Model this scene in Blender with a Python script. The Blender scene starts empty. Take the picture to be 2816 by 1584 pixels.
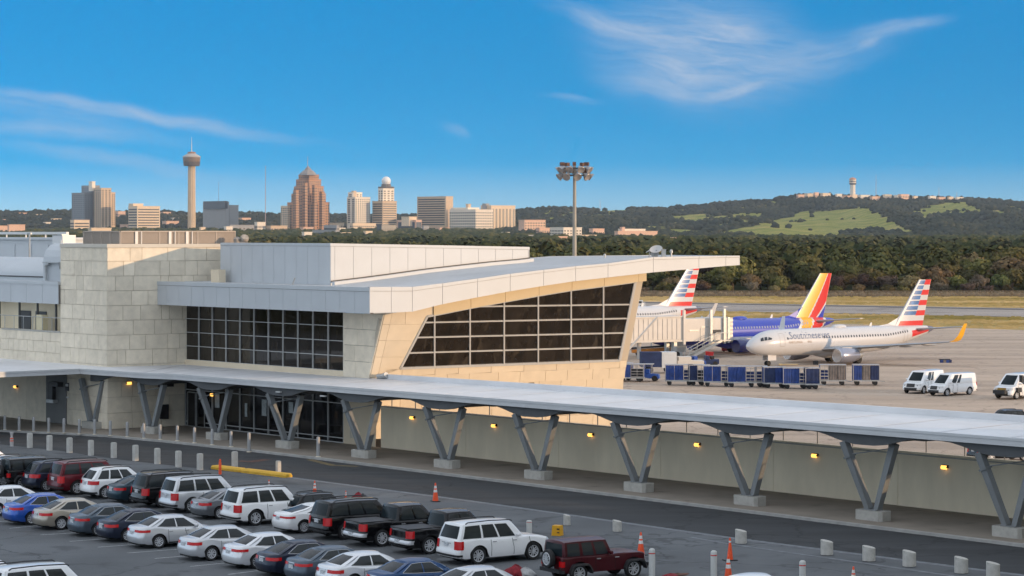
import bpy, bmesh, math, random
import numpy as np
from math import sin, cos, pi, radians, sqrt, atan2, tan
from mathutils import Vector, Matrix

S = bpy.context.scene
COL = S.collection
rnd = random.Random(7)

# ------------------------------------------------------------------ camera
F = 6500.0          # focal length in pixels of the 2816 px wide photograph
CU, HV = 1408.0, 640.0
EYE = 15.0
cam = bpy.data.cameras.new("camera")
cam.sensor_width = 36.0
cam.lens = F / 2816.0 * 36.0
cam.shift_y = (HV - 792.0) / 2816.0
cam.clip_start = 1.0
cam.clip_end = 30000.0
cam_o = bpy.data.objects.new("camera", cam)
COL.objects.link(cam_o)
cam_o.location = (0, 0, EYE)
cam_o.rotation_euler = (pi / 2, 0, 0)
S.camera = cam_o

# ------------------------------------------------------------------ sun and sky
SUN_AZ, SUN_EL = radians(68), radians(7.0)       # measured from -Y towards +X
sun_dir = Vector((sin(SUN_AZ) * cos(SUN_EL), -cos(SUN_AZ) * cos(SUN_EL), sin(SUN_EL)))
sun = bpy.data.lights.new("sun", 'SUN')
sun.energy = 1.75
sun.angle = radians(0.5)
sun.color = (1.0, 0.68, 0.40)
sun_o = bpy.data.objects.new("sun", sun)
COL.objects.link(sun_o)
sun_o.rotation_euler = sun_dir.to_track_quat('Z', 'Y').to_euler()

S.render.engine = 'CYCLES'
S.view_settings.view_transform = 'Standard'
S.view_settings.look = 'None'
S.view_settings.exposure = 0.9
S.view_settings.gamma = 1.0
S.cycles.use_denoising = True
S.cycles.use_adaptive_sampling = True
S.cycles.adaptive_threshold = 0.02
S.cycles.adaptive_min_samples = 16
S.cycles.max_bounces = 6
S.cycles.diffuse_bounces = 3
S.cycles.glossy_bounces = 3
S.cycles.volume_bounces = 0
S.cycles.transparent_max_bounces = 8
S.cycles.sample_clamp_indirect = 6.0

world = bpy.data.worlds.new("World")
S.world = world
world.use_nodes = True
world.cycles.sampling_method = 'MANUAL'
world.cycles.sample_map_resolution = 512


class NT:
    """tiny helper for node trees"""
    def __init__(self, tree):
        self.t = tree
        self.n = tree.nodes
        self.l = tree.links

    def add(self, kind, **kw):
        n = self.n.new(kind)
        for k, v in kw.items():
            setattr(n, k, v)
        return n

    def put(self, sock, v):
        if hasattr(v, 'is_output'):
            self.l.new(v, sock)
        else:
            sock.default_value = v

    def math(self, op, a, b=None, c=None, clamp=False):
        n = self.n.new('ShaderNodeMath')
        n.operation = op
        n.use_clamp = clamp
        self.put(n.inputs[0], a)
        if b is not None:
            self.put(n.inputs[1], b)
        if c is not None:
            self.put(n.inputs[2], c)
        return n.outputs[0]

    def xyz(self, x, y, z):
        n = self.n.new('ShaderNodeCombineXYZ')
        self.put(n.inputs[0], x); self.put(n.inputs[1], y); self.put(n.inputs[2], z)
        return n.outputs[0]

    def noise(self, vec, scale, detail=4.0, rough=0.5, dist=0.0):
        n = self.n.new('ShaderNodeTexNoise')
        self.put(n.inputs['Vector'], vec)
        n.inputs['Scale'].default_value = scale
        n.inputs['Detail'].default_value = detail
        n.inputs['Roughness'].default_value = rough
        n.inputs['Distortion'].default_value = dist
        return n.outputs['Fac']

    def ramp(self, fac, stops):
        n = self.n.new('ShaderNodeValToRGB')
        e = n.color_ramp.elements
        e[0].position, e[0].color = stops[0][0], (*stops[0][1], 1) if len(stops[0][1]) == 3 else stops[0][1]
        e[1].position, e[1].color = stops[-1][0], (*stops[-1][1], 1) if len(stops[-1][1]) == 3 else stops[-1][1]
        for p, c in stops[1:-1]:
            k = e.new(p)
            k.color = (*c, 1) if len(c) == 3 else c
        self.put(n.inputs[0], fac)
        return n.outputs[0]

    def mix(self, fac, a, b, mode='MIX'):
        n = self.n.new('ShaderNodeMix')
        n.data_type = 'RGBA'
        n.blend_type = mode
        self.put(n.inputs[0], fac)
        self.put(n.inputs[6], a if hasattr(a, 'is_output') else (*a, 1))
        self.put(n.inputs[7], b if hasattr(b, 'is_output') else (*b, 1))
        return n.outputs[2]

    def smooth(self, v, a, b):
        n = self.n.new('ShaderNodeMapRange')
        n.interpolation_type = 'SMOOTHSTEP'
        self.put(n.inputs[0], v)
        n.inputs[1].default_value, n.inputs[2].default_value = a, b
        n.inputs[3].default_value, n.inputs[4].default_value = 0, 1
        return n.outputs[0]


def build_world():
    w = NT(world.node_tree)
    w.n.clear()
    out = w.add('ShaderNodeOutputWorld')
    bg = w.add('ShaderNodeBackground')
    bg.inputs['Strength'].default_value = 0.15
    tc = w.add('ShaderNodeTexCoord')
    sep = w.add('ShaderNodeSeparateXYZ')
    w.l.new(tc.outputs['Generated'], sep.inputs[0])
    X, Y, Z = sep.outputs
    # clear dry air: the sky deepens quickly above the horizon
    zz = w.math('MULTIPLY_ADD', w.math('MAXIMUM', Z, 0.0), 5.5, 0.13)
    vec = w.xyz(X, Y, zz)
    nrm = w.add('ShaderNodeVectorMath', operation='NORMALIZE')
    w.l.new(vec, nrm.inputs[0])
    sky = w.add('ShaderNodeTexSky', sky_type='NISHITA')
    sky.sun_disc = False
    sky.sun_elevation = SUN_EL
    sky.sun_rotation = pi - SUN_AZ
    sky.altitude = 0
    sky.air_density = 1.25
    sky.dust_density = 0.0
    sky.ozone_density = 5.0
    w.l.new(nrm.outputs[0], sky.inputs[0])
    hsv = w.add('ShaderNodeHueSaturation')
    hsv.inputs['Hue'].default_value = 0.489
    el = w.math('POWER', w.math('MULTIPLY', Z, 9.5, clamp=True), 1.3)
    w.l.new(w.math('MULTIPLY_ADD', el, 2.7, 0.72), hsv.inputs['Saturation'])
    w.l.new(w.math('MULTIPLY_ADD', el, 0.46, 1.12), hsv.inputs['Value'])
    w.l.new(sky.outputs[0], hsv.inputs['Color'])
    col = hsv.outputs[0]
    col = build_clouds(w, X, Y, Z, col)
    w.l.new(col, bg.inputs['Color'])
    w.l.new(bg.outputs[0], out.inputs[0])


def build_clouds(w, X, Y, Z, col):
    """cirrus: soft fibrous streaks given by direction (tangents of the sky direction)"""
    yy = w.math('MAXIMUM', Y, 0.05)
    a = w.math('DIVIDE', X, yy)
    b = w.math('DIVIDE', Z, yy)
    u0 = w.math('MULTIPLY_ADD', a, 6500.0, 1408.0)
    v0 = w.math('MULTIPLY_ADD', b, -6500.0, 640.0)
    p = w.xyz(w.math('MULTIPLY', u0, 0.001), w.math('MULTIPLY', v0, 0.001), 0.0)
    wn = w.add('ShaderNodeTexNoise')
    wn.inputs['Scale'].default_value = 5.0
    wn.inputs['Detail'].default_value = 4.0
    w.l.new(p, wn.inputs['Vector'])
    ws = w.add('ShaderNodeSeparateColor')
    w.l.new(wn.outputs['Color'], ws.inputs[0])
    u = w.math('ADD', u0, w.math('MULTIPLY_ADD', ws.outputs[0], 130.0, -65.0))
    v = w.math('ADD', v0, w.math('MULTIPLY_ADD', ws.outputs[1], 56.0, -28.0))
    streaks = [(1670, 62, 18, 260, 32, .5, 0), (1930, 140, 8, 460, 165, .68, 0), (1873, 205, 27, 190, 52, .32, 0),
               (2036, 251, -14, 150, 18, .55, 0), (2270, 150, -13, 320, 64, .38, 0), (1998, 74, 20, 160, 40, .38, 0),
               (2470, 74, -10, 200, 22, .5, 0), (1790, 240, 10, 230, 34, .32, 0), (1572, 275, 4, 150, 12, .28, 0),
               (2400, 113, -20, 60, 15, .4, 0), (393, 316, 10, 720, 20, .45, 0), (150, 300, 8, 460, 46, .32, 0),
               (180, 362, 5, 500, 26, .45, 0), (520, 335, 9, 380, 26, .25, 0), (330, 444, 9, 580, 26, .35, 0), (1252, 363, 28, 60, 18, .28, 0)]
    total = None
    for cx, cy, ang, L, W, st, _ in streaks:
        c, s = cos(radians(ang)), sin(radians(ang))
        W = W * 1.45
        xl = w.math('ADD', w.math('MULTIPLY', u, c / L), w.math('MULTIPLY_ADD', v, s / L, -(cx * c + cy * s) / L))
        yl = w.math('ADD', w.math('MULTIPLY', u, -s / W), w.math('MULTIPLY_ADD', v, c / W, -(-cx * s + cy * c) / W))
        r2 = w.math('ADD', w.math('MULTIPLY', xl, xl), w.math('MULTIPLY', yl, yl))
        m = w.math('SUBTRACT', 1.0, r2, clamp=True)
        # fibres run along the streak
        fib = w.noise(w.xyz(w.math('MULTIPLY', xl, L / 150.0), w.math('MULTIPLY', yl, W / 20.0), cx * 0.01), 1.0, 6.0, 0.68, 0.5)
        m = w.math('MULTIPLY', w.math('POWER', m, 2.6), w.math('MULTIPLY', w.math('SUBTRACT', fib, 0.12, clamp=True), 2.1 * st))
        total = m if total is None else w.math('ADD', total, m)
    total = w.math('MULTIPLY', w.math('MINIMUM', total, 0.85), w.smooth(Y, 0.2, 0.5))
    col = w.mix(total, col, (1.55, 1.95, 2.55))
    # added pale veil overhead, out of view, to soften and whiten the ambient light
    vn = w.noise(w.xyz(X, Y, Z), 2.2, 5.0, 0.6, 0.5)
    fill_veil = w.math('MULTIPLY', w.smooth(Z, 0.14, 0.40), w.math('MULTIPLY_ADD', w.smooth(vn, 0.3, 0.7), 0.45, 0.45))
    col = w.mix(w.math('MULTIPLY', w.smooth(Y, 0.95, 0.55), 0.8), col, (3.75, 4.4, 5.05))  # sky outside the view whitened and brightened to fill shaded walls and reflections
    return w.mix(fill_veil, col, FILL_VEIL)


FILL_VEIL = (3.1, 3.2, 3.45)
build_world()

# ------------------------------------------------------------------ geometry helpers
LV = Vector((-0.6545, 0.7560, 0)).normalized()     # along the long walls, away to the left
NV = Vector((-LV.y, LV.x, 0))                      # their outward normal, towards the camera
RV = Vector((0.8387, 0.5446, 0)).normalized()      # along the right-hand facades, away to the right
RN = Vector((RV.y, -RV.x, 0))
UP = Vector((0, 0, 1))


def at(u, v, Y):
    return Vector(((u - CU) / F * Y, Y, EYE - (v - HV) / F * Y))


def onz(u, v, z):
    Y = (EYE - z) * F / (v - HV)
    return Vector(((u - CU) / F * Y, Y, z))


def onplane(u, v, P, d):
    """point of the vertical plane through P along d seen at pixel (u, v); returns s along d and the point"""
    k = (u - CU) / F
    s = (k * P.y - P.x) / (d.x - k * d.y)
    Y = P.y + s * d.y
    return s, Vector((P.x + s * d.x, Y, EYE - (v - HV) / F * Y))


class MB:
    """collects faces and links them as ONE mesh object"""
    def __init__(self):
        self.v, self.f, self.m, self.t = [], [], [], []

    def add(self, verts, faces, mi=0, tone=0.0):
        b = len(self.v)
        self.v.extend([tuple(p) for p in verts])
        for q in faces:
            self.f.append(tuple(b + i for i in q))
            self.m.append(mi)
            self.t.append(tone)

    def quad(self, a, b, c, d, mi=0, tone=0.0):
        self.add([a, b, c, d], [(0, 1, 2, 3)], mi, tone)

    def box8(self, p, mi=0, tone=0.0):
        self.add(p, [(0, 3, 2, 1), (4, 5, 6, 7), (0, 1, 5, 4), (1, 2, 6, 5), (2, 3, 7, 6), (3, 0, 4, 7)], mi, tone)

    def box(self, o, ex, ey, ez, mi=0, tone=0.0):
        """o a corner; ex, ey, ez edge vectors"""
        o, ex, ey, ez = Vector(o), Vector(ex), Vector(ey), Vector(ez)
        if ex.cross(ey).dot(ez) < 0:
            o, ex = o + ex, -ex
        self.box8([o, o + ex, o + ex + ey, o + ey, o + ez, o + ex + ez, o + ex + ey + ez, o + ey + ez], mi, tone)

    def cbox(self, c, sx, sy, sz, mi=0, rot=0.0, tone=0.0):
        c = Vector(c)
        ex = Vector((cos(rot), sin(rot), 0)) * sx
        ey = Vector((-sin(rot), cos(rot), 0)) * sy
        ez = UP * sz
        self.box(c - (ex + ey + ez) / 2, ex, ey, ez, mi, tone)

    def bar(self, a, b, w, h=None, mi=0, side=None):
        """rectangular bar from a to b"""
        a, b = Vector(a), Vector(b)
        h = w if h is None else h
        d = (b - a).normalized()
        if side is None:
            side = d.cross(UP)
            if side.length < 1e-4:
                side = Vector((1, 0, 0))
        side = (side - d * side.dot(d)).normalized()
        n = side.cross(d)
        self.box(a - side * w / 2 - n * h / 2, side * w, n * h, b - a, mi)

    def tube(self, pts, r, n=8, mi=0, caps=True):
        pts = [Vector(p) for p in pts]
        rs = r if isinstance(r, (list, tuple)) else [r] * len(pts)
        rings = []
        for i, p in enumerate(pts):
            d = (pts[min(i + 1, len(pts) - 1)] - pts[max(i - 1, 0)]).normalized()
            s = d.cross(UP)
            if s.length < 1e-3:
                s = d.cross(Vector((0, 1, 0)))
            s.normalize()
            t = s.cross(d)
            rings.append([p + (s * cos(2 * pi * k / n) + t * sin(2 * pi * k / n)) * rs[i] for k in range(n)])
        vs = [q for ring in rings for q in ring]
        fs = []
        for i in range(len(pts) - 1):
            for k in range(n):
                a, b = i * n + k, i * n + (k + 1) % n
                fs.append((a, a + n, b + n, b))
        if caps:
            fs.append(tuple(range(n)))
            fs.append(tuple(reversed(range((len(pts) - 1) * n, len(pts) * n))))
        self.add(vs, fs, mi)

    def lathe(self, prof, o=(0, 0, 0), ax=UP, n=16, mi=0, mis=None, caps=True):
        """prof: (radius, height along ax)"""
        o, ax = Vector(o), Vector(ax).normalized()
        s = ax.cross(Vector((0, 1, 0)) if abs(ax.y) < 0.9 else Vector((1, 0, 0))).normalized()
        t = ax.cross(s)
        vs = []
        for r, h in prof:
            for k in range(n):
                vs.append(o + ax * h + (s * cos(2 * pi * k / n) + t * sin(2 * pi * k / n)) * r)
        for i in range(len(prof) - 1):
            fs = []
            for k in range(n):
                a, b = i * n + k, i * n + (k + 1) % n
                fs.append((a, b, b + n, a + n))
            if i == 0:
                base = len(self.v)
                self.v.extend([tuple(p) for p in vs])
            for q in fs:
                self.f.append(tuple(base + j for j in q))
                self.m.append(mi if mis is None else mis[i])
                self.t.append(0.0)
        if caps and prof[0][0] > 1e-4:
            self.f.append(tuple(base + k for k in reversed(range(n)))); self.m.append(mi if mis is None else mis[0]); self.t.append(0)
        if caps and prof[-1][0] > 1e-4:
            k0 = base + (len(prof) - 1) * n
            self.f.append(tuple(k0 + k for k in range(n))); self.m.append(mi if mis is None else mis[-1]); self.t.append(0)

    def prism(self, poly, z0, z1, mi=0):
        """vertical prism over a counter-clockwise xy polygon; z may be per point lists"""
        n = len(poly)
        za = z0 if isinstance(z0, (list, tuple)) else [z0] * n
        zb = z1 if isinstance(z1, (list, tuple)) else [z1] * n
        vs = [(p[0], p[1], za[i]) for i, p in enumerate(poly)] + [(p[0], p[1], zb[i]) for i, p in enumerate(poly)]
        fs = [tuple(reversed(range(n))), tuple(range(n, 2 * n))]
        for i in range(n):
            j = (i + 1) % n
            fs.append((i, j, n + j, n + i))
        self.add(vs, fs, mi)

    def slab(self, poly, n, d, mi=0):
        """planar 3D polygon thickened by d along n"""
        n = Vector(n).normalized()
        p = [Vector(q) for q in poly]
        k = len(p)
        vs = p + [q + n * d for q in p]
        fs = [tuple(reversed(range(k))), tuple(range(k, 2 * k))]
        for i in range(k):
            j = (i + 1) % k
            fs.append((i, j, k + j, k + i))
        self.add(vs, fs, mi)

    def grid(self, rows, mi=0, close=False, mf=None, flip=False):
        """rows of equally many points"""
        m = len(rows[0])
        base = len(self.v)
        for r in rows:
            self.v.extend([tuple(p) for p in r])
        for i in range(len(rows) - 1):
            for k in range(m if close else m - 1):
                a, b = base + i * m + k, base + i * m + (k + 1) % m
                q = (a, b, b + m, a + m)
                self.f.append(q[::-1] if flip else q)
                self.m.append(mi if mf is None else mf(i, k))
                self.t.append(0.0)

    def mesh(self, name, mats, smooth=None, tones=False):
        me = bpy.data.meshes.new(name)
        me.from_pydata(self.v, [], self.f)
        for m in (mats if isinstance(mats, (list, tuple)) else [mats]):
            me.materials.append(m)
        me.polygons.foreach_set('material_index', self.m)
        if tones:
            a = me.attributes.new('tone', 'FLOAT', 'FACE')
            a.data.foreach_set('value', self.t)
        if smooth is not None:
            me.polygons.foreach_set('use_smooth', [True] * len(self.f))
            me.set_sharp_from_angle(angle=radians(smooth))
        me.update()
        return me

    def build(self, name, mats, parent=None, smooth=None, tones=False, fix=False):
        me = self.mesh(name, mats, smooth, tones)
        if fix:
            bm = bmesh.new()
            bm.from_mesh(me)
            bmesh.ops.recalc_face_normals(bm, faces=bm.faces)
            bm.to_mesh(me)
            bm.free()
        o = bpy.data.objects.new(name, me)
        COL.objects.link(o)
        if parent is not None:
            o.parent = parent
        return o


def tag(o, label=None, cat=None, group=None, kind=None):
    if label: o['label'] = label
    if cat: o['category'] = cat
    if group: o['group'] = group
    if kind: o['kind'] = kind
    return o


def empty(name, loc=(0, 0, 0), rz=0.0, label=None, cat=None, group=None, scale=1.0):
    o = bpy.data.objects.new(name, None)
    o.empty_display_size = 0.5
    COL.objects.link(o)
    o.location = loc
    o.rotation_euler = (0, 0, rz)
    o.scale = (scale,) * 3 if isinstance(scale, (int, float)) else scale
    return tag(o, label, cat, group)


def copy_tree(o, parent=None):
    c = o.copy()
    COL.objects.link(c)
    if parent is not None:
        c.parent = parent
    for ch in list(o.children):
        copy_tree(ch, c)
    return c


# ------------------------------------------------------------------ materials
def mat(name, color, rough=0.6, metal=0.0, vary=0.0, scale=1.0, bump=0.0, bscale=20.0, coat=0.0, spec=0.5,
        stretch=None, emit=None, estr=0.0, tone=0.0, detail=5.0, stain=None):
    """procedural principled material: colour broken up by noise in object space"""
    m = bpy.data.materials.new(name)
    m.use_nodes = True
    w = NT(m.node_tree)
    b = w.n['Principled BSDF']
    b.inputs['Roughness'].default_value = rough
    b.inputs['Metallic'].default_value = metal
    b.inputs['Specular IOR Level'].default_value = spec
    b.inputs['Coat Weight'].default_value = coat
    b.inputs['Coat Roughness'].default_value = 0.06
    tc = w.add('ShaderNodeTexCoord')
    vec = tc.outputs['Object']
    if stretch:
        mp = w.add('ShaderNodeMapping')
        mp.inputs['Scale'].default_value = stretch
        w.l.new(vec, mp.inputs[0])
        vec = mp.outputs[0]
    c = None
    if vary > 0:
        f = w.noise(vec, scale, detail, 0.6)
        lo = tuple(x * (1 - vary) for x in color)
        hi = tuple(min(1, x * (1 + vary)) for x in color)
        c = w.ramp(f, [(0.3, lo), (0.7, hi)])
    if stain:
        f2 = w.noise(vec, stain[1], 3.0, 0.6, 0.4)
        c = w.mix(w.smooth(f2, stain[2], stain[2] + 0.15), c if c is not None else color, stain[0])
    if tone > 0:
        at_ = w.add('ShaderNodeAttribute', attribute_name='tone')
        k = w.math('MULTIPLY_ADD', at_.outputs['Fac'], 2 * tone, 1 - tone)
        g = w.xyz(k, k, k)
        c = w.mix(1.0, c if c is not None else color, g, 'MULTIPLY')
    if c is None:
        b.inputs['Base Color'].default_value = (*color, 1)
    else:
        w.l.new(c, b.inputs['Base Color'])
    if bump > 0:
        bp = w.add('ShaderNodeBump')
        bp.inputs['Strength'].default_value = bump
        bp.inputs['Distance'].default_value = 0.02
        w.l.new(w.noise(vec, bscale, 4.0), bp.inputs['Height'])
        w.l.new(bp.outputs[0], b.inputs['Normal'])
    if emit:
        b.inputs['Emission Color'].default_value = (*emit, 1)
        b.inputs['Emission Strength'].default_value = estr
    return m


M = {}
M['panel'] = mat('white_metal_panel', (0.50, 0.525, 0.545), 0.45, 0.0, 0.03, 0.6)
M['panel_gap'] = mat('panel_joint', (0.16, 0.15, 0.14), 0.8)
M['roofing'] = mat('roof_membrane', (0.44, 0.45, 0.46), 0.7, 0, 0.10, 0.5, 0.1, 3, stretch=(0.4, 0.4, 1))
M['canopy_top'] = mat('canopy_membrane', (0.66, 0.66, 0.67), 0.65, 0, 0.08, 0.35, 0.05, 2)
M['stone'] = mat('limestone', (0.74, 0.655, 0.52), 0.85, 0, 0.10, 1.6, 0.25, 8, tone=0.065, stain=((0.60, 0.51, 0.39), 1.1, 0.66))
M['stone_gap'] = mat('stone_joint', (0.54, 0.47, 0.37), 0.9)
M['stucco'] = mat('stucco', (0.72, 0.61, 0.45), 0.9, 0, 0.04, 0.7, 0.1, 20)
M['concrete'] = mat('concrete', (0.82, 0.72, 0.54), 0.9, 0, 0.10, 0.5, 0.15, 10, stretch=(1, 1, 0.35))
M['concrete_light'] = mat('pale_concrete', (0.40, 0.385, 0.35), 0.9, 0, 0.14, 2.5, 0.3, 14, stain=((0.33, 0.31, 0.28), 3.0, 0.62))
M['walkway'] = mat('walkway_concrete', (0.25, 0.215, 0.175), 0.85, 0, 0.18, 0.35, 0.1, 8, stain=((0.16, 0.135, 0.11), 0.5, 0.6))
M['kerb'] = mat('kerb_concrete', (0.36, 0.35, 0.33), 0.9, 0, 0.18, 1.2, 0.3, 12)
M['steel'] = mat('painted_grey_steel', (0.20, 0.21, 0.215), 0.5, 0.1, 0.06, 1.2)
M['dark_steel'] = mat('dark_soffit_steel', (0.10, 0.105, 0.11), 0.6, 0.2, 0.1, 0.8)
M['glass'] = mat('dark_tinted_glass', (0.016, 0.0125, 0.0095), 0.04, 0, 0.75, 0.55, spec=0.4, stretch=(1.6, 1.6, .5), stain=((0.045, 0.036, 0.026), 0.9, 0.56))  # stain here paints brown patches for the interior and reflections seen in panes
M['glass_in'] = mat('dark_shop_glass', (0.008, 0.008, 0.009), 0.05, 0, 0.6, 0.7, spec=0.4)
M['frame'] = mat('white_window_frame', (0.50, 0.50, 0.49), 0.4)
M['louvre'] = mat('tan_louvre', (0.40, 0.34, 0.29), 0.6, 0.1, 0.05, 1.0)
M['louvre_gap'] = mat('louvre_shadow_gap', (0.12, 0.10, 0.09), 0.8)
M['black'] = mat('black_rubber', (0.012, 0.012, 0.013), 0.75)
M['matte_black'] = mat('black_plastic', (0.02, 0.02, 0.022), 0.5)
M['white'] = mat('white_paint', (0.64, 0.64, 0.63), 0.4, 0, 0.03, 1.0)
M['galv'] = mat('galvanised_steel', (0.42, 0.43, 0.43), 0.45, 0.5, 0.15, 2.0)
M['amber'] = mat('lit_amber_lens', (0.9, 0.5, 0.1), 0.4, emit=(1.0, 0.50, 0.10), estr=1.15)
M['bronze'] = mat('bronze_lamp_housing', (0.07, 0.05, 0.035), 0.5, 0.4)
M['orange'] = mat('orange_cone_plastic', (0.85, 0.09, 0.02), 0.5, 0, 0.1, 5)
M['reflect'] = mat('white_reflective_band', (0.72, 0.70, 0.68), 0.35)
M['yellow'] = mat('yellow_kerb_paint', (0.62, 0.36, 0.03), 0.7, 0, 0.12, 2, stain=((0.30, 0.2, 0.05), 4, 0.66))
M['red'] = mat('red_paint', (0.55, 0.03, 0.03), 0.45)
M['chrome'] = mat('chrome', (0.62, 0.62, 0.63), 0.25, 0.5)
M['alloy'] = mat('alloy_wheel', (0.60, 0.61, 0.63), 0.3, 0.3)
M['tail_red'] = mat('red_tail_lens', (0.50, 0.006, 0.008), 0.2, coat=0.15, spec=0.3)
M['head_clear'] = mat('clear_lamp_lens', (0.6, 0.6, 0.6), 0.08, coat=0.8)
M['car_glass'] = mat('car_window_glass', (0.026, 0.031, 0.033), 0.04, spec=0.32)
M['car_glass_rear'] = mat('sloping_car_glass', (0.012, 0.019, 0.023), 0.04, spec=0.10)
M['under'] = mat('dark_underbody', (0.008, 0.008, 0.008), 0.9)


def plate_mat():
    m = bpy.data.materials.new('licence_plate')
    m.use_nodes = True
    w = NT(m.node_tree)
    tc = w.add('ShaderNodeTexCoord')
    n = w.noise(tc.outputs['Object'], 26.0, 1.0)
    c = w.ramp(n, [(0.53, (0.66, 0.68, 0.70)), (0.62, (0.14, 0.16, 0.22))])
    w.l.new(c, w.n['Principled BSDF'].inputs['Base Color'])
    return m


M['plate'] = plate_mat()
# ------------------------------------------------------------------ ground, lot, road
W0 = Vector((-11.7, 166.6, 0))            # corner where the retaining wall meets the glazed front
C0 = Vector((-21.2, 170.0, 0))            # first column of the straight run
CD = Vector((0.6417, -0.767, 0)).normalized()
APR = -3.0


def ground_mat(name, base, vary, sc, spots=None, fine=40.0, streak=None):
    """tarmac / concrete with large patches, fine grain, streaks and cracks"""
    m = bpy.data.materials.new(name)
    m.use_nodes = True
    w = NT(m.node_tree)
    b = w.n['Principled BSDF']
    b.inputs['Roughness'].default_value = 0.85
    b.inputs['Specular IOR Level'].default_value = 0.25
    tc = w.add('ShaderNodeTexCoord')
    v = tc.outputs['Object']
    if streak:
        mp = w.add('ShaderNodeMapping')
        mp.inputs['Rotation'].default_value = (0, 0, streak[0])
        mp.inputs['Scale'].default_value = streak[1]
        w.l.new(v, mp.inputs[0])
        big = w.noise(mp.outputs[0], sc, 6.0, 0.62)
    else:
        big = w.noise(v, sc, 6.0, 0.6)
    fin = w.noise(v, fine, 2.0, 0.5)
    lo = tuple(x * (1 - vary) for x in base)
    hi = tuple(x * (1 + vary) for x in base)
    c = w.ramp(big, [(0.32, lo), (0.5, base), (0.68, hi)])
    g = w.math('MULTIPLY_ADD', fin, 0.5, 0.75)
    c = w.mix(1.0, c, w.xyz(g, g, g), 'MULTIPLY')
    if spots:
        s = w.noise(v, spots[1], 3.0, 0.55, 0.6)
        c = w.mix(w.math('MULTIPLY', w.smooth(s, spots[2], spots[2] + 0.12), spots[3]), c, spots[0])
    # small oil spots and scuffs
    s3 = w.noise(v, 1.3, 3.0, 0.6, 0.3)
    c = w.mix(w.math('MULTIPLY', w.smooth(s3, 0.66, 0.76), 0.45), c, tuple(x * 0.45 for x in base))
    s4 = w.noise(v, 0.9, 4.0, 0.6, 0.8)
    c = w.mix(w.math('MULTIPLY', w.smooth(s4, 0.64, 0.72), 0.35), c, tuple(min(1, x * 1.45) for x in base))
    # thin tar cracks
    vo = w.add('ShaderNodeTexVoronoi', feature='DISTANCE_TO_EDGE')
    vo.inputs['Scale'].default_value = 0.11
    dv = w.add('ShaderNodeVectorMath', operation='ADD')
    nn = w.n.new('ShaderNodeTexNoise')
    nn.inputs['Scale'].default_value = 0.6
    w.l.new(v, nn.inputs['Vector'])
    sc2 = w.add('ShaderNodeVectorMath', operation='SCALE')
    sc2.inputs['Scale'].default_value = 3.0
    w.l.new(nn.outputs['Color'], sc2.inputs[0])
    w.l.new(v, dv.inputs[0]); w.l.new(sc2.outputs[0], dv.inputs[1])
    w.l.new(dv.outputs[0], vo.inputs['Vector'])
    cr = w.smooth(vo.outputs['Distance'], 0.014, 0.003)
    c = w.mix(w.math('MULTIPLY', cr, 0.6), c, tuple(x * 0.4 for x in base))
    w.l.new(c, b.inputs['Base Color'])
    return m


M['asphalt'] = ground_mat('lot_asphalt', (0.112, 0.119, 0.126), 0.24, 0.10, ((0.060, 0.062, 0.066), 0.35, 0.57, 0.65))
M['road'] = ground_mat('road_asphalt', (0.046, 0.048, 0.051), 0.22, 0.35, ((0.04, 0.041, 0.043), 0.7, 0.58, 0.6), streak=(radians(49), (0.25, 2.2, 1)))
M['apron'] = ground_mat('apron_concrete', (0.455, 0.35, 0.265), 0.22, 0.06, ((0.32, 0.26, 0.22), 0.16, 0.60, 0.55), 12.0, streak=(radians(3), (0.25, 2.0, 1)))
M['runway'] = ground_mat('taxiway_tarmac', (0.36, 0.31, 0.27), 0.14, 0.05, ((0.15, 0.13, 0.12), 0.05, 0.55, 0.5), 6.0, streak=(radians(-2), (0.1, 2.0, 1)))
M['line'] = mat('worn_white_line', (0.15, 0.16, 0.175), 0.8, 0, 0.35, 3.0)
M['stall'] = mat('stall_line_paint', (0.38, 0.39, 0.40), 0.8, 0, 0.25, 4.0)
M['yline'] = mat('worn_yellow_line', (0.15, 0.11, 0.045), 0.8, 0, 0.4, 2.0)
M['rust'] = mat('rust_stain', (0.11, 0.05, 0.035), 0.9, 0, 0.4, 2.0)


def grass_mat():
    m = bpy.data.materials.new('airfield_grass')
    m.use_nodes = True
    w = NT(m.node_tree)
    tc = w.add('ShaderNodeTexCoord')
    mp = w.add('ShaderNodeMapping')
    mp.inputs['Scale'].default_value = (0.25, 1, 1)
    w.l.new(tc.outputs['Object'], mp.inputs[0])
    a = w.noise(mp.outputs[0], 0.035, 6, 0.65)
    c = w.ramp(a, [(0.34, (0.19, 0.165, 0.05)), (0.5, (0.36, 0.275, 0.12)), (0.64, (0.52, 0.385, 0.20))])
    f = w.noise(mp.outputs[0], 0.8, 4, 0.7)
    g = w.math('MULTIPLY_ADD', f, 0.9, 0.55)
    c = w.mix(1.0, c, w.xyz(g, g, g), 'MULTIPLY')
    b = w.n['Principled BSDF']
    b.inputs['Roughness'].default_value = 1.0
    b.inputs['Specular IOR Level'].default_value = 0.0
    w.l.new(c, b.inputs['Base Color'])
    return m


M['grass'] = grass_mat()

# ---- the large land sheet: flat airfield, then rising country, the town and the hills
RIDGE = [(-400, 588), (0, 584), (150, 580), (340, 585), (450, 581), (505, 586), (560, 588), (700, 587), (770, 590), (920, 592),
         (1100, 592), (1300, 588), (1419, 579), (1525, 570), (1620, 575), (1695, 571), (1830, 572), (1955, 561), (2036, 554),
         (2112, 548), (2207, 536), (2290, 536), (2344, 540), (2426, 540), (2576, 544), (2660, 545), (2740, 549), (2816, 558), (3200, 570)]
RID_Y = 7000.0


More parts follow.
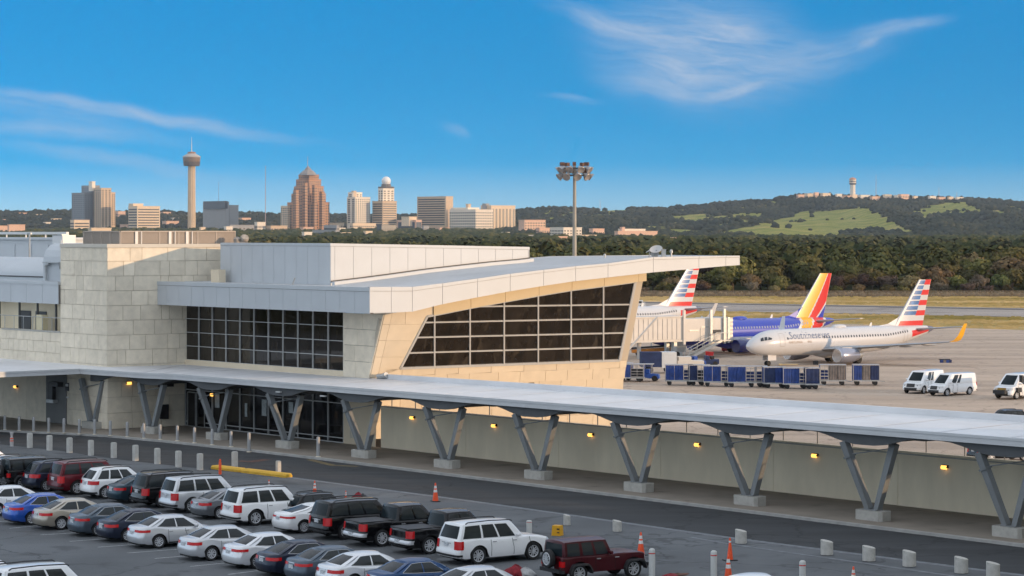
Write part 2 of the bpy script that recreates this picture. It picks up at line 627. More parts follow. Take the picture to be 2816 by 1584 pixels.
def ridge_z(x):
    u = CU + x / RID_Y * F
    us = [p[0] for p in RIDGE]
    v = np.interp(u, us, [p[1] for p in RIDGE])
    return EYE + (HV - v) / F * RID_Y - 7.0


def vnoise(x, y, seed=0):
    """smooth value noise, vectorised"""
    x, y = np.asarray(x, float), np.asarray(y, float)
    xi, yi = np.floor(x).astype(np.int64), np.floor(y).astype(np.int64)
    fx, fy = x - xi, y - yi
    fx, fy = fx * fx * (3 - 2 * fx), fy * fy * (3 - 2 * fy)

    def h(a, b):
        n = (a * 374761393 + b * 668265263 + seed * 974634777) & 0x7fffffff
        n = ((n ^ (n >> 13)) * 1274126177) & 0x7fffffff
        return ((n ^ (n >> 16)) & 0xffff) / 65535.0
    return (h(xi, yi) * (1 - fx) + h(xi + 1, yi) * fx) * (1 - fy) + (h(xi, yi + 1) * (1 - fx) + h(xi + 1, yi + 1) * fx) * fy


# spurs that stand forward of the ridge on the right: (top u, top v, Y, half width u, run towards the camera in m)
SPURS = [(2365, 571, 6000, 190, 1700), (2625, 557, 6300, 150, 1600), (1990, 592, 5900, 240, 1500), (2800, 572, 6400, 110, 1400), (1650, 600, 5900, 200, 1400)]


def land_z(x, y):
    x, y = np.asarray(x, float), np.asarray(y, float)
    base = np.interp(y, [-500, 665, 1000, 2000, 3500, 5000, 5900, 6600], [APR - .4, APR - .4, -2.2, -1.5, 2.0, 11, 20, 27])
    t = np.clip((y - 4300) / (RID_Y - 4300), 0, 1)
    t = t ** 1.25
    back = np.clip((y - RID_Y) / 1500, 0, 1)
    rz = ridge_z(x)
    right = np.clip((CU + x / np.maximum(y, 1) * F - 1380) / 300, 0, 1)
    t2 = np.clip((y - 6000) / (RID_Y - 6000), 0, 1)
    tt = t * right + (1 - right) * t2 * t2 * (3 - 2 * t2)
    base = base * (1 - right) + right * np.minimum(base, 1.5)
    z = base + (rz - base) * tt * (1 - 0.4 * back)
    z += (vnoise(x / 260, y / 260, 3) - .5) * 22 * np.clip((y - 4500) / 700, 0, 1) * np.clip((6800 - y) / 500, 0, 1) * (0.3 + 0.7 * right)
    for su, sv, sy, hw, run in SPURS:
        zt = EYE + (HV - sv) / F * sy
        cx = (su - CU) / F * sy
        w = hw / F * sy
        dx = np.abs(x - cx) / w
        dy = np.where(y < sy, (sy - y) / run, (y - sy) / 900)
        hgt = np.clip(1 - dx ** 1.3, 0, 1) * np.clip(1 - dy ** 1.25, 0, 1)
        z = np.maximum(z, base + (zt - base) * hgt)
    return z


def grass_mask(x, y):
    """open hillside grass (1) or woodland (0)"""
    x, y = np.asarray(x, float), np.asarray(y, float)
    u = CU + x / np.maximum(y, 1) * F
    v = HV + (EYE - land_z(x, y)) / np.maximum(y, 1) * F
    wob = (vnoise(x / 60, y / 60, 11) - .5) * 16
    m = np.zeros(np.broadcast(x, y).shape)
    for poly in GRASS:
        pu, pv = [p[0] for p in poly], [p[1] for p in poly]
        inside = np.zeros_like(m, dtype=bool)
        n = len(poly)
        vv = v + wob * .5
        uu = u + wob
        for i in range(n):
            j = (i - 1) % n
            cond = ((pv[i] > vv) != (pv[j] > vv))
            xin = (pu[j] - pu[i]) * (vv - pv[i]) / (pv[j] - pv[i] + 1e-9) + pu[i]
            inside ^= cond & (uu < xin)
        m = np.maximum(m, inside * 1.0)
    m *= (y > 4350)
    spots = vnoise(x / 120, y / 170, 21) * .6 + vnoise(x / 45, y / 60, 22) * .4
    m = np.maximum(m, (spots > .70) * (y > 4600) * (u > 1380) * 0.8)
    return m


GRASS = [[(2213, 585), (2300, 576), (2385, 571), (2420, 590), (2510, 640), (2400, 632), (2330, 632), (2310, 655), (2230, 660), (2112, 655), (1990, 640), (2110, 614)],
         [(2525, 582), (2575, 560), (2650, 556), (2725, 590), (2640, 578), (2600, 585), (2540, 606)],
         [(1780, 622), (1850, 612), (2010, 590), (2120, 584), (2090, 600), (2010, 605), (1900, 612), (1800, 628)],
         [(1620, 585), (1680, 575), (1740, 576), (1690, 590)], [(2560, 655), (2620, 650), (2700, 660), (2600, 668)],
         [(2770, 565), (2816, 578), (2816, 590), (2790, 580)], [(2060, 625), (2200, 600), (2220, 610), (2120, 640)]]


def make_land():
    ys = np.concatenate([np.linspace(-500, 600, 12), np.linspace(665, 2000, 24), np.linspace(2100, 4200, 20), np.linspace(4250, 7300, 140), np.linspace(7400, 9000, 8)])
    n = 260
    rows = []
    for y in ys:
        half = max(700.0, 0.30 * y + 200)
        xs = np.linspace(-half, half, n)
        rows.append(np.stack([xs, np.full(n, y), land_z(xs, np.full(n, y))], 1))
    P = np.concatenate(rows)
    ny = len(ys)
    me = bpy.data.meshes.new('ground')
    idx = np.arange(ny * n).reshape(ny, n)
    fs = np.stack([idx[:-1, :-1], idx[:-1, 1:], idx[1:, 1:], idx[1:, :-1]], -1).reshape(-1, 4)
    me.from_pydata(P.tolist(), [], fs.tolist())
    a = me.attributes.new('open_grass', 'FLOAT', 'POINT')
    a.data.foreach_set('value', grass_mask(P[:, 0], P[:, 1]).astype(np.float32))
    me.polygons.foreach_set('use_smooth', [True] * len(fs))
    m = bpy.data.materials.new('hill_land')
    m.use_nodes = True
    w = NT(m.node_tree)
    at_ = w.add('ShaderNodeAttribute', attribute_name='open_grass')
    tc = w.add('ShaderNodeTexCoord')
    nz = w.noise(tc.outputs['Object'], 0.02, 6, 0.65)
    gr = w.ramp(nz, [(0.35, (0.17, 0.19, 0.05)), (0.5, (0.25, 0.25, 0.075)), (0.68, (0.38, 0.30, 0.12))])
    fl = w.ramp(nz, [(0.35, (0.035, 0.042, 0.022)), (0.7, (0.075, 0.07, 0.04))])
    c = w.mix(w.smooth(at_.outputs['Fac'], 0.3, 0.7), fl, gr)
    b = w.n['Principled BSDF']
    b.inputs['Roughness'].default_value = 1.0
    b.inputs['Specular IOR Level'].default_value = 0.0
    w.l.new(c, b.inputs['Base Color'])
    me.materials.append(m)
    o = bpy.data.objects.new('ground', me)
    COL.objects.link(o)
    tag(o, kind='structure')


make_land()


def sheet(name, poly, z, m, kind='structure'):
    mb = MB()
    mb.add([(p[0], p[1], z) for p in poly], [tuple(range(len(poly)))])
    o = mb.build(name, m, fix=False)
    if o.data.polygons[0].normal.z < 0:
        o.data.flip_normals()
    return tag(o, kind=kind)


# airfield surfaces, each sheet a little above the one below
e0, e1 = onz(1700, 871, APR), onz(2900, 912, APR)
d = (e1 - e0).normalized()
A0, A1 = e0 - d * 330, e1 + d * 300
sheet('apron', [(A0.x, A0.y), (A1.x, A1.y), (A1.x, 40), (A0.x, 40)], APR + .09, M['apron'])
sheet('airfield_grass', [(-420, 380), (420, 380), (420, 672), (-420, 672)], APR, M['grass'])
t0, t1, t2, t3 = onz(1800, 830.5, APR), onz(2816, 848, APR), onz(2816, 872, APR), onz(1800, 853, APR)
dd = (t1 - t0).normalized() * 300
sheet('taxiway', [t0 - dd, t1 + dd, t2 + dd, t3 - dd], APR + .05, M['runway'])
d1, d2 = onz(1750, 831, APR), onz(2816, 850, APR)
d3, d4 = onz(2816, 853, APR), onz(1750, 833, APR)
M['rubber'] = mat('dark_rubber_edge', (0.10, 0.09, 0.085), 0.9, 0, 0.3, 0.05, stretch=(0.1, 1, 1))
sheet('taxiway_shoulder', [d1, d2, d3, d4], APR + .08, M['rubber'])

# parking lot platform: a raised block in front of the retaining wall line
wl0 = W0 + LV * 90
wl1 = W0 - LV * 240
mb = MB()
mb.prism([(wl0.x, wl0.y), (-190, 234), (-190, -70), (wl1.x, -70), (wl1.x, wl1.y)], APR - .5, 0.0)
o = mb.build('parking_lot', M['asphalt'], fix=True)
tag(o, kind='structure')

# kerb line (front edge of the walkway)
KERB = [onz(-420, 1150, 0), onz(-150, 1172, 0), onz(0, 1188, 0), onz(160, 1195, 0), onz(300, 1203, 0), onz(450, 1217, 0), onz(683, 1242, 0), onz(860, 1263, 0)]
k9 = onz(860, 1263, 0)
kd = (onz(2816, 1506, 0) - k9).normalized()
KERB.append(k9 + kd * 30)
KERB.append(k9 + kd * 200)
KERB[0].z = 0


def offset_line(pts, off):
    out = []
    for i, p in enumerate(pts):
        d = (pts[min(i + 1, len(pts) - 1)] - pts[max(i - 1, 0)]).normalized()
        out.append(p + Vector((-d.y, d.x, 0)) * off)
    return out


K = [Vector((p.x, p.y, 0)) for p in KERB]
inner = offset_line(K, 0.3)           # side towards the building
mb = MB()
for i in range(len(K) - 1):
    a, b, c, d_ = K[i], K[i + 1], inner[i + 1], inner[i]
    mb.add([a, b, c, d_, a + UP * .15, b + UP * .15, c + UP * .15, d_ + UP * .15],
           [(4, 5, 6, 7), (0, 1, 5, 4)])
o = mb.build('kerb', M['kerb'], fix=False)
tag(o, kind='structure')
mb = MB()
far = [W0 + LV * 62, W0 + LV * 20, W0 - LV * 190]
pl = inner + [far[2], far[1], far[0]]
mb.add([(p.x, p.y, .146) for p in pl], [tuple(range(len(pl)))])
o = mb.build('pavement', M['walkway'])
if o.data.polygons[0].normal.z < 0:
    o.data.flip_normals()
tag(o, kind='structure')

# darker road between the kerb and the pale line
road_edge = [onz(-400, 1205, 0), onz(0, 1222, 0), onz(150, 1238, 0), onz(330, 1264, 0), onz(560, 1290, 0), onz(795, 1313, 0), onz(1300, 1379, 0), onz(2000, 1478, 0), onz(2816, 1583, 0)]
dl = (road_edge[-1] - road_edge[-2]).normalized()
road_edge.append(road_edge[-1] + dl * 120)
poly = [(p.x, p.y) for p in K] + [(p.x, p.y) for p in reversed(road_edge)]
sheet('road', poly, 0.004, M['road'])


def stripe(name, pts, w, z, m):
    pts = [Vector((p.x, p.y, 0)) for p in pts]
    L_, R_ = offset_line(pts, w / 2), offset_line(pts, -w / 2)
    mb = MB()
    for i in range(len(pts) - 1):
        mb.add([(q.x, q.y, z) for q in (L_[i], R_[i], R_[i + 1], L_[i + 1])], [(0, 1, 2, 3)])
    o = mb.build(name, m)
    if o.data.polygons[0].normal.z < 0:
        o.data.flip_normals()
    return tag(o, kind='structure')


stripe('edge_line', road_edge[5:], 0.45, 0.008, M['line'])
l2 = [onz(1900, 1478, 0), onz(2022, 1499, 0), onz(2404, 1553, 0), onz(2700, 1596, 0)]
stripe('inner_line', l2, 0.28, 0.012, M['line'])
stripe('kerb_yellow_marking', [onz(850, 1264, 0), onz(915, 1280, 0), onz(985, 1283, 0)], 0.5, 0.010, M['yline'])
stripe('rust_stain', [onz(655, 1268, 0), onz(690, 1270, 0), onz(735, 1264, 0)], 0.8, 0.011, M['rust'])
stall_px = [((-15, 1436), (60, 1430)), ((25, 1453), (104, 1446)), ((112, 1471), (213, 1465)), ((191, 1489), (301, 1481)), ((269, 1505), (366, 1498)),
            ((350, 1521), (470, 1512)), ((426, 1536), (507, 1529.5)), ((523, 1558), (634, 1547)), ((627, 1580), (722, 1568)), ((735, 1606), (830, 1592))]
for a, b in stall_px:
    stripe('stall_line', [onz(*a, 0), onz(*b, 0) + (onz(*b, 0) - onz(*a, 0)) * .9], 0.11, 0.006, M['stall'])
# ------------------------------------------------------------------ the terminal building
term = empty('terminal_building', (W0.x, W0.y, 0), 0, 'stone and white panel terminal with raked glass front and swept roof', 'building')
TB = Vector((W0.x, W0.y, 0))


def tbuild(mb, name, mats, parent=None, **kw):
    """link a mesh given in world coordinates under the terminal"""
    mb.v = [(p[0] - TB.x, p[1] - TB.y, p[2]) for p in mb.v]
    return mb.build(name, mats, parent or term, **kw)


def wl(t, off=0.0, z=0.0):
    """point along the long wall: t away to the left, off towards the camera"""
    return W0 + LV * t + NV * off + UP * z


I_T = 20.6
I = wl(I_T)
T = I - RV * 6.4
sQ = onplane(1016.7, 1038.6, W0, -LV)[0]
Q = W0 - LV * sQ
QZ = 4.9
RAKE = 0.373


def rk(s, z, out=0.0):
    """point of the raked facade: s along RV, height z"""
    return Q + RV * s - LV * (RAKE * (z - QZ)) + UP * z + RN * out


RKN = (RV).cross((-LV * RAKE + UP)).normalized()
if RKN.dot(RN) < 0:
    RKN = -RKN


def onrake(u, v, out=0.0):
    """pixel ray against the raked facade plane"""
    o = Vector((0, 0, EYE))
    d = Vector(((u - CU) / F, 1, -(v - HV) / F))
    p0 = rk(0, QZ) + RKN * out
    k = (p0 - o).dot(RKN) / d.dot(RKN)
    return o + d * k


def stone_wall(mb, o, ex, L, z0, z1, n, seed, rows=None, wmin=1.0, wmax=2.3, skip=None, th=0.08, cut=None):
    """random-width ashlar: blocks proud of a backing; o origin, ex along, n outward"""
    r = random.Random(seed)
    o, ex, n = Vector(o), Vector(ex), Vector(n)
    z = z0
    k = 0
    while z < z1 - 0.05:
        h = rows[k % len(rows)] if rows else 1.1
        k += 1
        h = min(h, z1 - z)
        if z1 - z - h < 0.3:
            h = z1 - z
        x = 0.0
        while x < L - 0.02:
            wd = r.uniform(wmin, wmax) * (0.6 if r.random() < .25 else 1)
            if L - x - wd < 0.5:
                wd = L - x
            g = 0.014
            a, b = x + g, x + wd - g
            tone = r.random()
            if skip is None or not skip(a, b, z, z + h):
                p = o + ex * a + UP * (z + g)
                mb.box(p, ex * (b - a), UP * (h - 2 * g), n * th, 0, tone)
            x += wd
        z += h


TZ = 14.15
# --- stone tower
mb = MB()
Tb = T + LV * 6.9
LEFT_T = 30.0
stone_wall(mb, T, LV, 6.9, 5.0, TZ - .28, NV, 3, [1.12])
stone_wall(mb, T + NV * .08, RV, 9.6, 5.0, TZ - .28, RN, 4, [1.12])
stone_wall(mb, T, LV, 6.9, 0.15, 5.0, NV, 5, [1.2])
stone_wall(mb, T + NV * .08, RV, 6.4, 0.15, 5.0, RN, 6, [1.2])
bk = MB()
t_poly = [T, T + RV * 11, T + RV * 11 + LV * 7.5, Tb + RV * .0]
bk.prism([(p.x, p.y) for p in t_poly], 0.0, TZ - .28, 0)
tbuild(bk, 'tower_core', M['stone_gap'], fix=True)
tw = tbuild(mb, 'stone_tower', M['stone'], tones=True)
mb = MB()
cap = [T + NV * .14 + RN * .14, T + RV * 11 + RN * .14, T + RV * 11 + LV * 7, Tb + NV * .14]
mb.prism([(p.x, p.y) for p in cap], TZ - .28, TZ, 0)
tbuild(mb, 'tower_coping', mat('coping_stone', (0.60, 0.55, 0.47), 0.8, 0, 0.06, 1.0), fix=True)

# --- left wing: stone base, balcony recess, white fascia
mb = MB()
LW = LEFT_T
stone_wall(mb, Tb, LV, LW, 4.6, 7.25, NV, 8, [1.0, .9, .75])
stone_wall(mb, Tb + LV * 0.02 - NV * .05, LV, LW, 0.15, 4.6, NV, 9, [4.5], 4.5, 6.5)
tbuild(mb, 'left_wing_stone', M['stone'], tones=True)
mb = MB()
a = Tb - NV * 1.6
mb.prism([((Tb + LV * .0 - NV * .02).x, (Tb - NV * .02).y), ((Tb + LV * LW - NV * .02).x, (Tb + LV * LW - NV * .02).y), ((Tb + LV * LW - NV * 9).x, (Tb + LV * LW - NV * 9).y), ((Tb - NV * 9).x, (Tb - NV * 9).y)], 0, 7.2)
mb.prism([(a.x, a.y), ((a + LV * LW).x, (a + LV * LW).y), ((a + LV * LW - NV * 7).x, (a + LV * LW - NV * 7).y), ((a - NV * 7).x, (a - NV * 7).y)], 7.2, 10.9)
tbuild(mb, 'left_wing_wall', M['concrete'], fix=True)
mb = MB()
o_ = Tb + NV * .25
for k in range(12):
    x0 = k * 2.5
    mb.box(o_ + LV * (x0 + .02) + UP * 9.45, LV * 2.46, -NV * 1.8, UP * 1.5, 0)
mb.box(o_ - NV * .02 + UP * 9.46, LV * LW, -NV * 1.7, UP * 1.48, 1)
mb.box(o_ + NV * .06 + UP * 10.95, LV * LW, -NV * 9, UP * .22, 0)
tbuild(mb, 'left_wing_fascia', [M['panel'], M['panel_gap']], fix=True)
# balcony rail, posts, dark door and cream cabinet
mb = MB()
mb.box(Tb + NV * .12 + UP * 7.2, LV * 9.2, -NV * .5, UP * .12, 0)
tbuild(mb, 'balcony_sill', M['concrete_light'], fix=True)
mb = MB()
mb.tube([Tb + UP * 8.35 - NV * .1, Tb + LV * LW + UP * 8.35 - NV * .1], .03, 6)
for k in range(13):
    mb.tube([Tb + LV * (k * 1.5 + .1) + UP * 7.2 - NV * .1, Tb + LV * (k * 1.5 + .1) + UP * 8.35 - NV * .1], .025, 6)
tbuild(mb, 'balcony_rail', M['galv'])
for k, (s, m_) in enumerate([(5.0, 'dark_steel'), (7.5, 'dark_steel'), (13, 'dark_steel')]):
    mb = MB()
    mb.box(Tb + LV * s - NV * 1.58 + UP * 7.2, LV * 1.7, NV * .06, UP * 1.5, 0)
    tbuild(mb, 'balcony_door', M[m_], fix=True)
for s in (2.4, 5.3, 8.2, 11.5):
    mb = MB()
    mb.box(Tb + LV * s - NV * .9 + UP * 7.2, LV * .14, -NV * .14, UP * 2.25, 0)
    tbuild(mb, 'balcony_post', M['dark_steel'], fix=True)
cab = empty('balcony_cabinet', Tb + LV * 3.95 - NV * .55 + UP * 7.2, atan2(LV.y, LV.x), 'cream ribbed cabinet standing on the left balcony', 'cabinet')
mb = MB()
mb.cbox((0, 0, .65), .95, .5, 1.3)
for k in range(7):
    mb.cbox((0, .26, .15 + k * .17), .85, .03, .09)
mb.build('cabinet_body', mat('cream_paint', (0.70, 0.62, 0.42), 0.6, 0, .05, 3), cab)
# ground-floor recess of the left wing and its dark doorway
mb = MB()
mb.box(Tb - LV * 1.0 + NV * .085 + UP * .16, LV * 3.1, NV * .06, UP * 4.2, 0)
tbuild(mb, 'service_recess', mat('recess_grey', (0.17, 0.17, 0.165), 0.85, 0, .1, .8), fix=True)
mb = MB()
mb.box(Tb + LV * .6 + NV * .15 + UP * 2.0, LV * .75, NV * .3, UP * 1.3, 0)
mb.box(Tb - LV * .55 + NV * .15 + UP * 3.05, LV * 1.3, NV * .5, UP * .35, 0)
tbuild(mb, 'wall_unit', M['matte_black'], fix=True)
mb = MB()
mb.box(Tb + LV * .25 + NV * .15 + UP * 1.75, LV * 1.1, NV * .42, UP * .25, 0)
tbuild(mb, 'wall_unit_tray', M['galv'], fix=True)
# black boxes on the tower's lower right face, small signs on its left face
mb = MB()
mb.box(T + RV * 4.05 + RN * .1 + UP * 3.2, RV * 1.25, RN * .2, UP * .75, 0)
tbuild(mb, 'display_box', M['matte_black'], fix=True)
mb = MB()
mb.box(T + RV * 4.2 + RN * .1 + UP * .75, RV * .66, RN * .25, UP * 1.1, 0)
tbuild(mb, 'post_box', M['matte_black'], fix=True)
mb = MB()
mb.box(T + RV * 4.2 + RN * .31 + UP * 3.5, RV * .3, RN * .02, UP * .12, 0)
mb.box(T + RV * 4.2 + RN * .31 + UP * 3.3, RV * .3, RN * .02, UP * .1, 0)
tbuild(mb, 'display_light', mat('lit_display', (.8, .8, .7), .5, emit=(1, .9, .7), estr=.5), fix=True)
mb = MB()
mb.box(T + LV * 5.55 + NV * .1 + UP * 2.75, LV * .5, NV * .05, UP * .62, 0)
mb.box(T + LV * 5.58 + NV * .15 + UP * 3.1, LV * .4, NV * .02, UP * .2, 1)
mb.box(T + LV * 5.6 + NV * .1 + UP * 2.2, LV * .3, NV * .05, UP * .12, 1)
tbuild(mb, 'wall_notice', [M['matte_black'], M['white']], fix=True)

# --- louvred plant screen on the tower roof
mb = MB()
P0 = T + RV * .6 + LV * 2.2
sA = onplane(331, 668, T + LV * .4 - RN * 1.0, RV)[1]
SC = Vector((sA.x, sA.y, 0))
scr_l = onplane(232, 668, SC, LV)[0]
scr_r = onplane(645, 668, SC, RV)[0]
scr_r = min(scr_r, 30)
h0, h1 = TZ, 15.05
for o_, ex, n, L in ((SC, LV, NV, scr_l), (SC, RV, RN, scr_r)):
    nb = max(2, int(round(L / 1.5)))
    k = 0
    while k < 14:
        z = h0 + .04 + k * .07
        mb.box(o_ + UP * z + n * .02, ex * L, n * .05, UP * .045, 0)
        k += 1
    mb.box(o_ + UP * h0, ex * L, -n * .1, UP * (h1 - h0), 1)
    mb.box(o_ + UP * (h1), ex * L + ex * .05, n * .12, UP * .07, 0)
    for i in range(nb + 1):
        mb.box(o_ + ex * (L * i / nb - .04) + UP * h0, ex * .08, n * .1, UP * (h1 - h0), 0)
tbuild(mb, 'plant_screen', [M['louvre'], M['louvre_gap']], fix=True)
BW = mat('bleached_white', (.75, .70, .64), .6)
for s in (scr_r * .12, scr_r * .41, scr_r * .56):
    for q, w_ in ((0, .22), (.5, .06)):
        mb = MB()
        mb.box(SC + RV * (s + q) + RN * .11 + UP * h0, RV * w_, RN * .06, UP * .95, 0)
        tbuild(mb, 'screen_post', BW, fix=True)

# --- glazed long wall: upper window band over the canopy
pier_t = -0.02
w_l, w_r = I_T - .05, onplane(945.6, 1000, W0, LV)[0]


def win_on_wall(name, t0, t1, z0, z1, cols, rows, glass, bar=.042, doors=False):
    """window in the long wall: glass child and frame child"""
    mb = MB()
    mb.box(wl(t1, -.10, z0), LV * (t0 - t1), NV * .03, UP * (z1 - z0), 0)
    g = tbuild(mb, name, glass, fix=True)
    mb = MB()
    for i in range(cols + 1):
        t = t1 + (t0 - t1) * i / cols
        mb.box(wl(t - bar / 2, -.06, z0), LV * bar, NV * .12, UP * (z1 - z0), 0)
    rr = rows if isinstance(rows, (list, tuple)) else [z0 + (z1 - z0) * j / rows for j in range(rows + 1)]
    for z in rr:
        mb.box(wl(t1, -.055, z - bar / 2), LV * (t0 - t1), NV * .105, UP * bar, 0)
    mb.v = [(p[0] - TB.x, p[1] - TB.y, p[2]) for p in mb.v]
    f = mb.build('window_frame', M['frame'], g, fix=True)
    return g


win_on_wall('upper_window', w_l, w_r, 5.25, 9.45, 11, 4, M['glass'])
mb = MB()
mb.box(wl(w_l, -.15, 4.7), LV * (w_r - w_l), NV * .22, UP * .55, 0)
tbuild(mb, 'window_plinth', M['stucco'], fix=True)
win_on_wall('entrance_window', w_l, w_r, .18, 4.3, 11, [.18, .5, 2.95, 4.3], M['glass_in'], .06)
# sliding doors next to the tower and notices on the glass
for k in range(2):
    mb = MB()
    t0 = I_T - .5 - k * 1.25
    mb.box(wl(t0, .06, .2), -LV * 1.15, NV * .05, UP * 2.5, 1)
    for q in (0, 1.08):
        mb.box(wl(t0 - q, .10, .2), -LV * .07, NV * .05, UP * 2.6, 0)
    mb.box(wl(t0, .10, 2.72), -LV * 1.15, NV * .05, UP * .08, 0)
    tbuild(mb, 'sliding_door', [M['galv'], M['glass_in']], fix=True)
for k, (t, z, w_, h_) in enumerate([(I_T - 1.9, 1.7, .45, .65), (I_T - 4.0, 1.75, .6, 1.1), (I_T - 10.2, 1.5, .6, 1.2), (7.0, 1.9, .55, .8), (I_T - 8.0, 1.3, .3, 1.0)]):
    mb = MB()
    mb.box(wl(t, -.065, z), -LV * w_, NV * .02, UP * h_, 0)
    tbuild(mb, 'paper_notice', mat('paper', (.42, .45, .45), .8, 0, .25, 6), fix=True)

# --- stone pier between the windows and the raked facade, down to the pavement
mb = MB()
tq = -sQ
zz0, zz1 = 4.85, 9.5
edge = lambda z: tq - RAKE * (z - QZ)
blk = 1.13
z = 4.85
r_ = random.Random(12)
while z < 9.5:
    h = min(blk, 9.5 - z)
    ea, eb = edge(z), edge(z + h)
    tl = w_r
    mid = tl + (ea - tl) * r_.uniform(.35, .65)
    for a_, b_ in (((tl, tl), (mid, mid)), ((mid, mid), (ea, eb))):
        g = .012
        p = [wl(a_[0] - g, 0, z + g), wl(b_[0] + g, 0, z + g), wl(b_[1] + g, 0, z + h - g), wl(a_[1] - g, 0, z + h - g)]
        mb.slab(p, NV, .07, 0)
        mb.t[-6:] = [r_.random()] * 6
    z += h
tbuild(mb, 'stone_pier', M['stone'], tones=True, fix=True)
mb = MB()
mb.slab([wl(w_r, .0, 0), wl(edge(0) - 2.5, .0, 0), wl(edge(4.9) - .9, .0, 4.75), wl(w_r, .0, 4.75)], NV, .05, 0)
tbuild(mb, 'entrance_pier', M['stucco'], fix=True)
mb = MB()
mb.cbox(wl(w_r - 1.15, .09, .95), .5, .1, .7, 0, atan2(LV.y, LV.x))
tbuild(mb, 'access_panel', mat('pale_panel', (.55, .5, .4), .6), fix=True)

# building mass behind the glass
mb = MB()
core = [wl(I_T, -.2), wl(-sQ + 2.2, -.2), Q + RV * 20 + LV * 3, Q + RV * 20 + LV * 25, wl(I_T + 4, -22)]
mb.prism([(p.x, p.y) for p in core], APR, 9.3)
tbuild(mb, 'building_core', M['glass_in'], fix=True)

# --- raked facade: stone surround as blocks around the big window
FR = M['frame']
gl = [onrake(*p) for p in ((1101, 1013), (1175, 869.6), (1192, 864), (1292, 846), (1387, 828.6), (1479.6, 812), (1570, 797), (1659, 786), (1747, 774), (1703.6, 991))]
ub = MB()
ub.slab(gl, -RKN, .05, 0)
bw = tbuild(ub, 'raked_window', M['glass'], fix=True)
mb = MB()


def rbar(a, b, w, pr=.09):
    pa, pb = onrake(*a, out=.03), onrake(*b, out=.03)
    mb.bar(pa, pb, w, pr, 0, side=(pb - pa).cross(RKN))


outline = [(1101, 1013), (1175, 869.6), (1292, 846), (1387, 828.6), (1479.6, 812), (1570, 797), (1659, 786), (1747, 774), (1703.6, 991)]
for i in range(len(outline)):
    rbar(outline[i], outline[(i + 1) % len(outline)], .16 if i != 7 else .22, .14)
tops = {1194.6: 864, 1292: 846, 1386: 828.8, 1479.6: 812, 1570: 797, 1659: 786}
for u, v in tops.items():
    rbar((u, v), (u, 1013 - (u - 1101) * 22 / 602.6), .10, .12)
for a, b in (((1314, 842.8), (1731.8, 837.3)), ((1166.7, 886.8), (1724, 875.6)), ((1147.6, 928), (1714.5, 915.5)), ((1124, 970.7), (1709, 954))):
    rbar(a, b, .09)
mb.v = [(p[0] - TB.x, p[1] - TB.y, p[2]) for p in mb.v]
mb.build('window_frame', FR, bw, fix=True)

# surround: courses of panels clipped by hand into strips
mb = MB()


def rpoly(pts, tone=.5, g=.0, out=.0, mi=0):
    p = [onrake(*q, out=-.02) for q in pts]
    c = sum(p, Vector()) / len(p)
    p = [q + (c - q).normalized() * .015 for q in p]
    n0 = len(mb.f)
    mb.slab(p, RKN, .06 + out, mi)
    for i in range(n0, len(mb.f)):
        mb.t[i] = tone


rt = lambda: rnd.random()
# slanted left part between the corner edge and the window's left edge
eu = lambda v: 1016.7 + (1038.6 - v) * (1057 - 1016.7) / (1038.6 - 864)
wu = lambda v: 1101 + (1013 - v) * (1175 - 1101) / (1013 - 869.6)
vs = [850, 891, 936, 981, 1038]
for i in range(4):
    va, vb = vs[i], vs[i + 1]
    m1a, m1b = eu(va) + 20, eu(vb) + 20
    rpoly([(eu(va), va), (m1a, va), (m1b, vb), (eu(vb), vb)], rt())
    if va > 860:
        rpoly([(m1a, va), (wu(va) - 1, va), (wu(min(vb, 1013)) - 1, min(vb, 1013)), (m1b, min(vb, 1013))] if vb <= 1013 else [(m1a, va), (wu(va), va), (1101, 1013), (m1b, vb)], rt())
    else:
        rpoly([(m1a, va), (1115, va), (wu(vb) - 1 - 50, vb), (m1b, vb)], rt())
        rpoly([(1115, va), (1190, 830), (1190, 866), (1175, 870), (wu(vb) - 1, vb), (wu(vb) - 51, vb)], rt())
# tan band above the window, under the soffit
band = [(1190, 830, 865), (1292, 800, 846), (1387, 785, 828), (1479.6, 768, 811), (1570, 752, 796), (1659, 742, 785), (1753, 735, 773), (1775, 735, 771)]
for i in range(len(band) - 1):
    a, b = band[i], band[i + 1]
    rpoly([(a[0], a[1]), (b[0], b[1]), (b[0], b[2]), (a[0], a[2])], .5, out=.10, mi=1)
# base courses below the window
bot = lambda u: 1014 - (u - 1101) * 22 / 602.6
us = [1060, 1105, 1196, 1260, 1350, 1440, 1530, 1620, 1704, 1722]
for i in range(len(us) - 1):
    a, b = us[i], us[i + 1]
    rpoly([(a, bot(a)), (b, bot(b)), (b - 1, bot(b) + 18), (a - 1, bot(a) + 20)], rt())
us = [1022, 1100, 1160, 1230, 1290, 1370, 1430, 1500, 1560, 1630, 1675, 1719]
for i in range(len(us) - 1):
    a, b = us[i], us[i + 1]
    for k, (v0, v1) in enumerate(((19, 48), (48, 80), (80, 112), (112, 144), (144, 190))):
        sh = (k % 2) * 18
        a2, b2 = (a - sh if i else a), (b - sh if i < len(us) - 2 else b - k * 5)
        if a2 < eu(bot(a) + v1) and i == 0:
            a2 = eu(bot(a) + v1) + 2
        rpoly([(a2, bot(a) + v0), (b2, bot(b) + v0), (b2 - 2, bot(b) + v1), (a2 - 2, bot(a) + v1)], rt())
M['facade_stone'] = mat('warm_facade_stone', (0.71, 0.605, 0.455), 0.85, 0, 0.05, 1.2, 0.15, 10, tone=0.06)
M['soffit_band'] = mat('tan_metal_band', (0.69, 0.56, 0.36), 0.6, 0, .03, 1.0)
tbuild(mb, 'raked_facade', [M['facade_stone'], M['soffit_band']], tones=True, fix=True)
mb = MB()
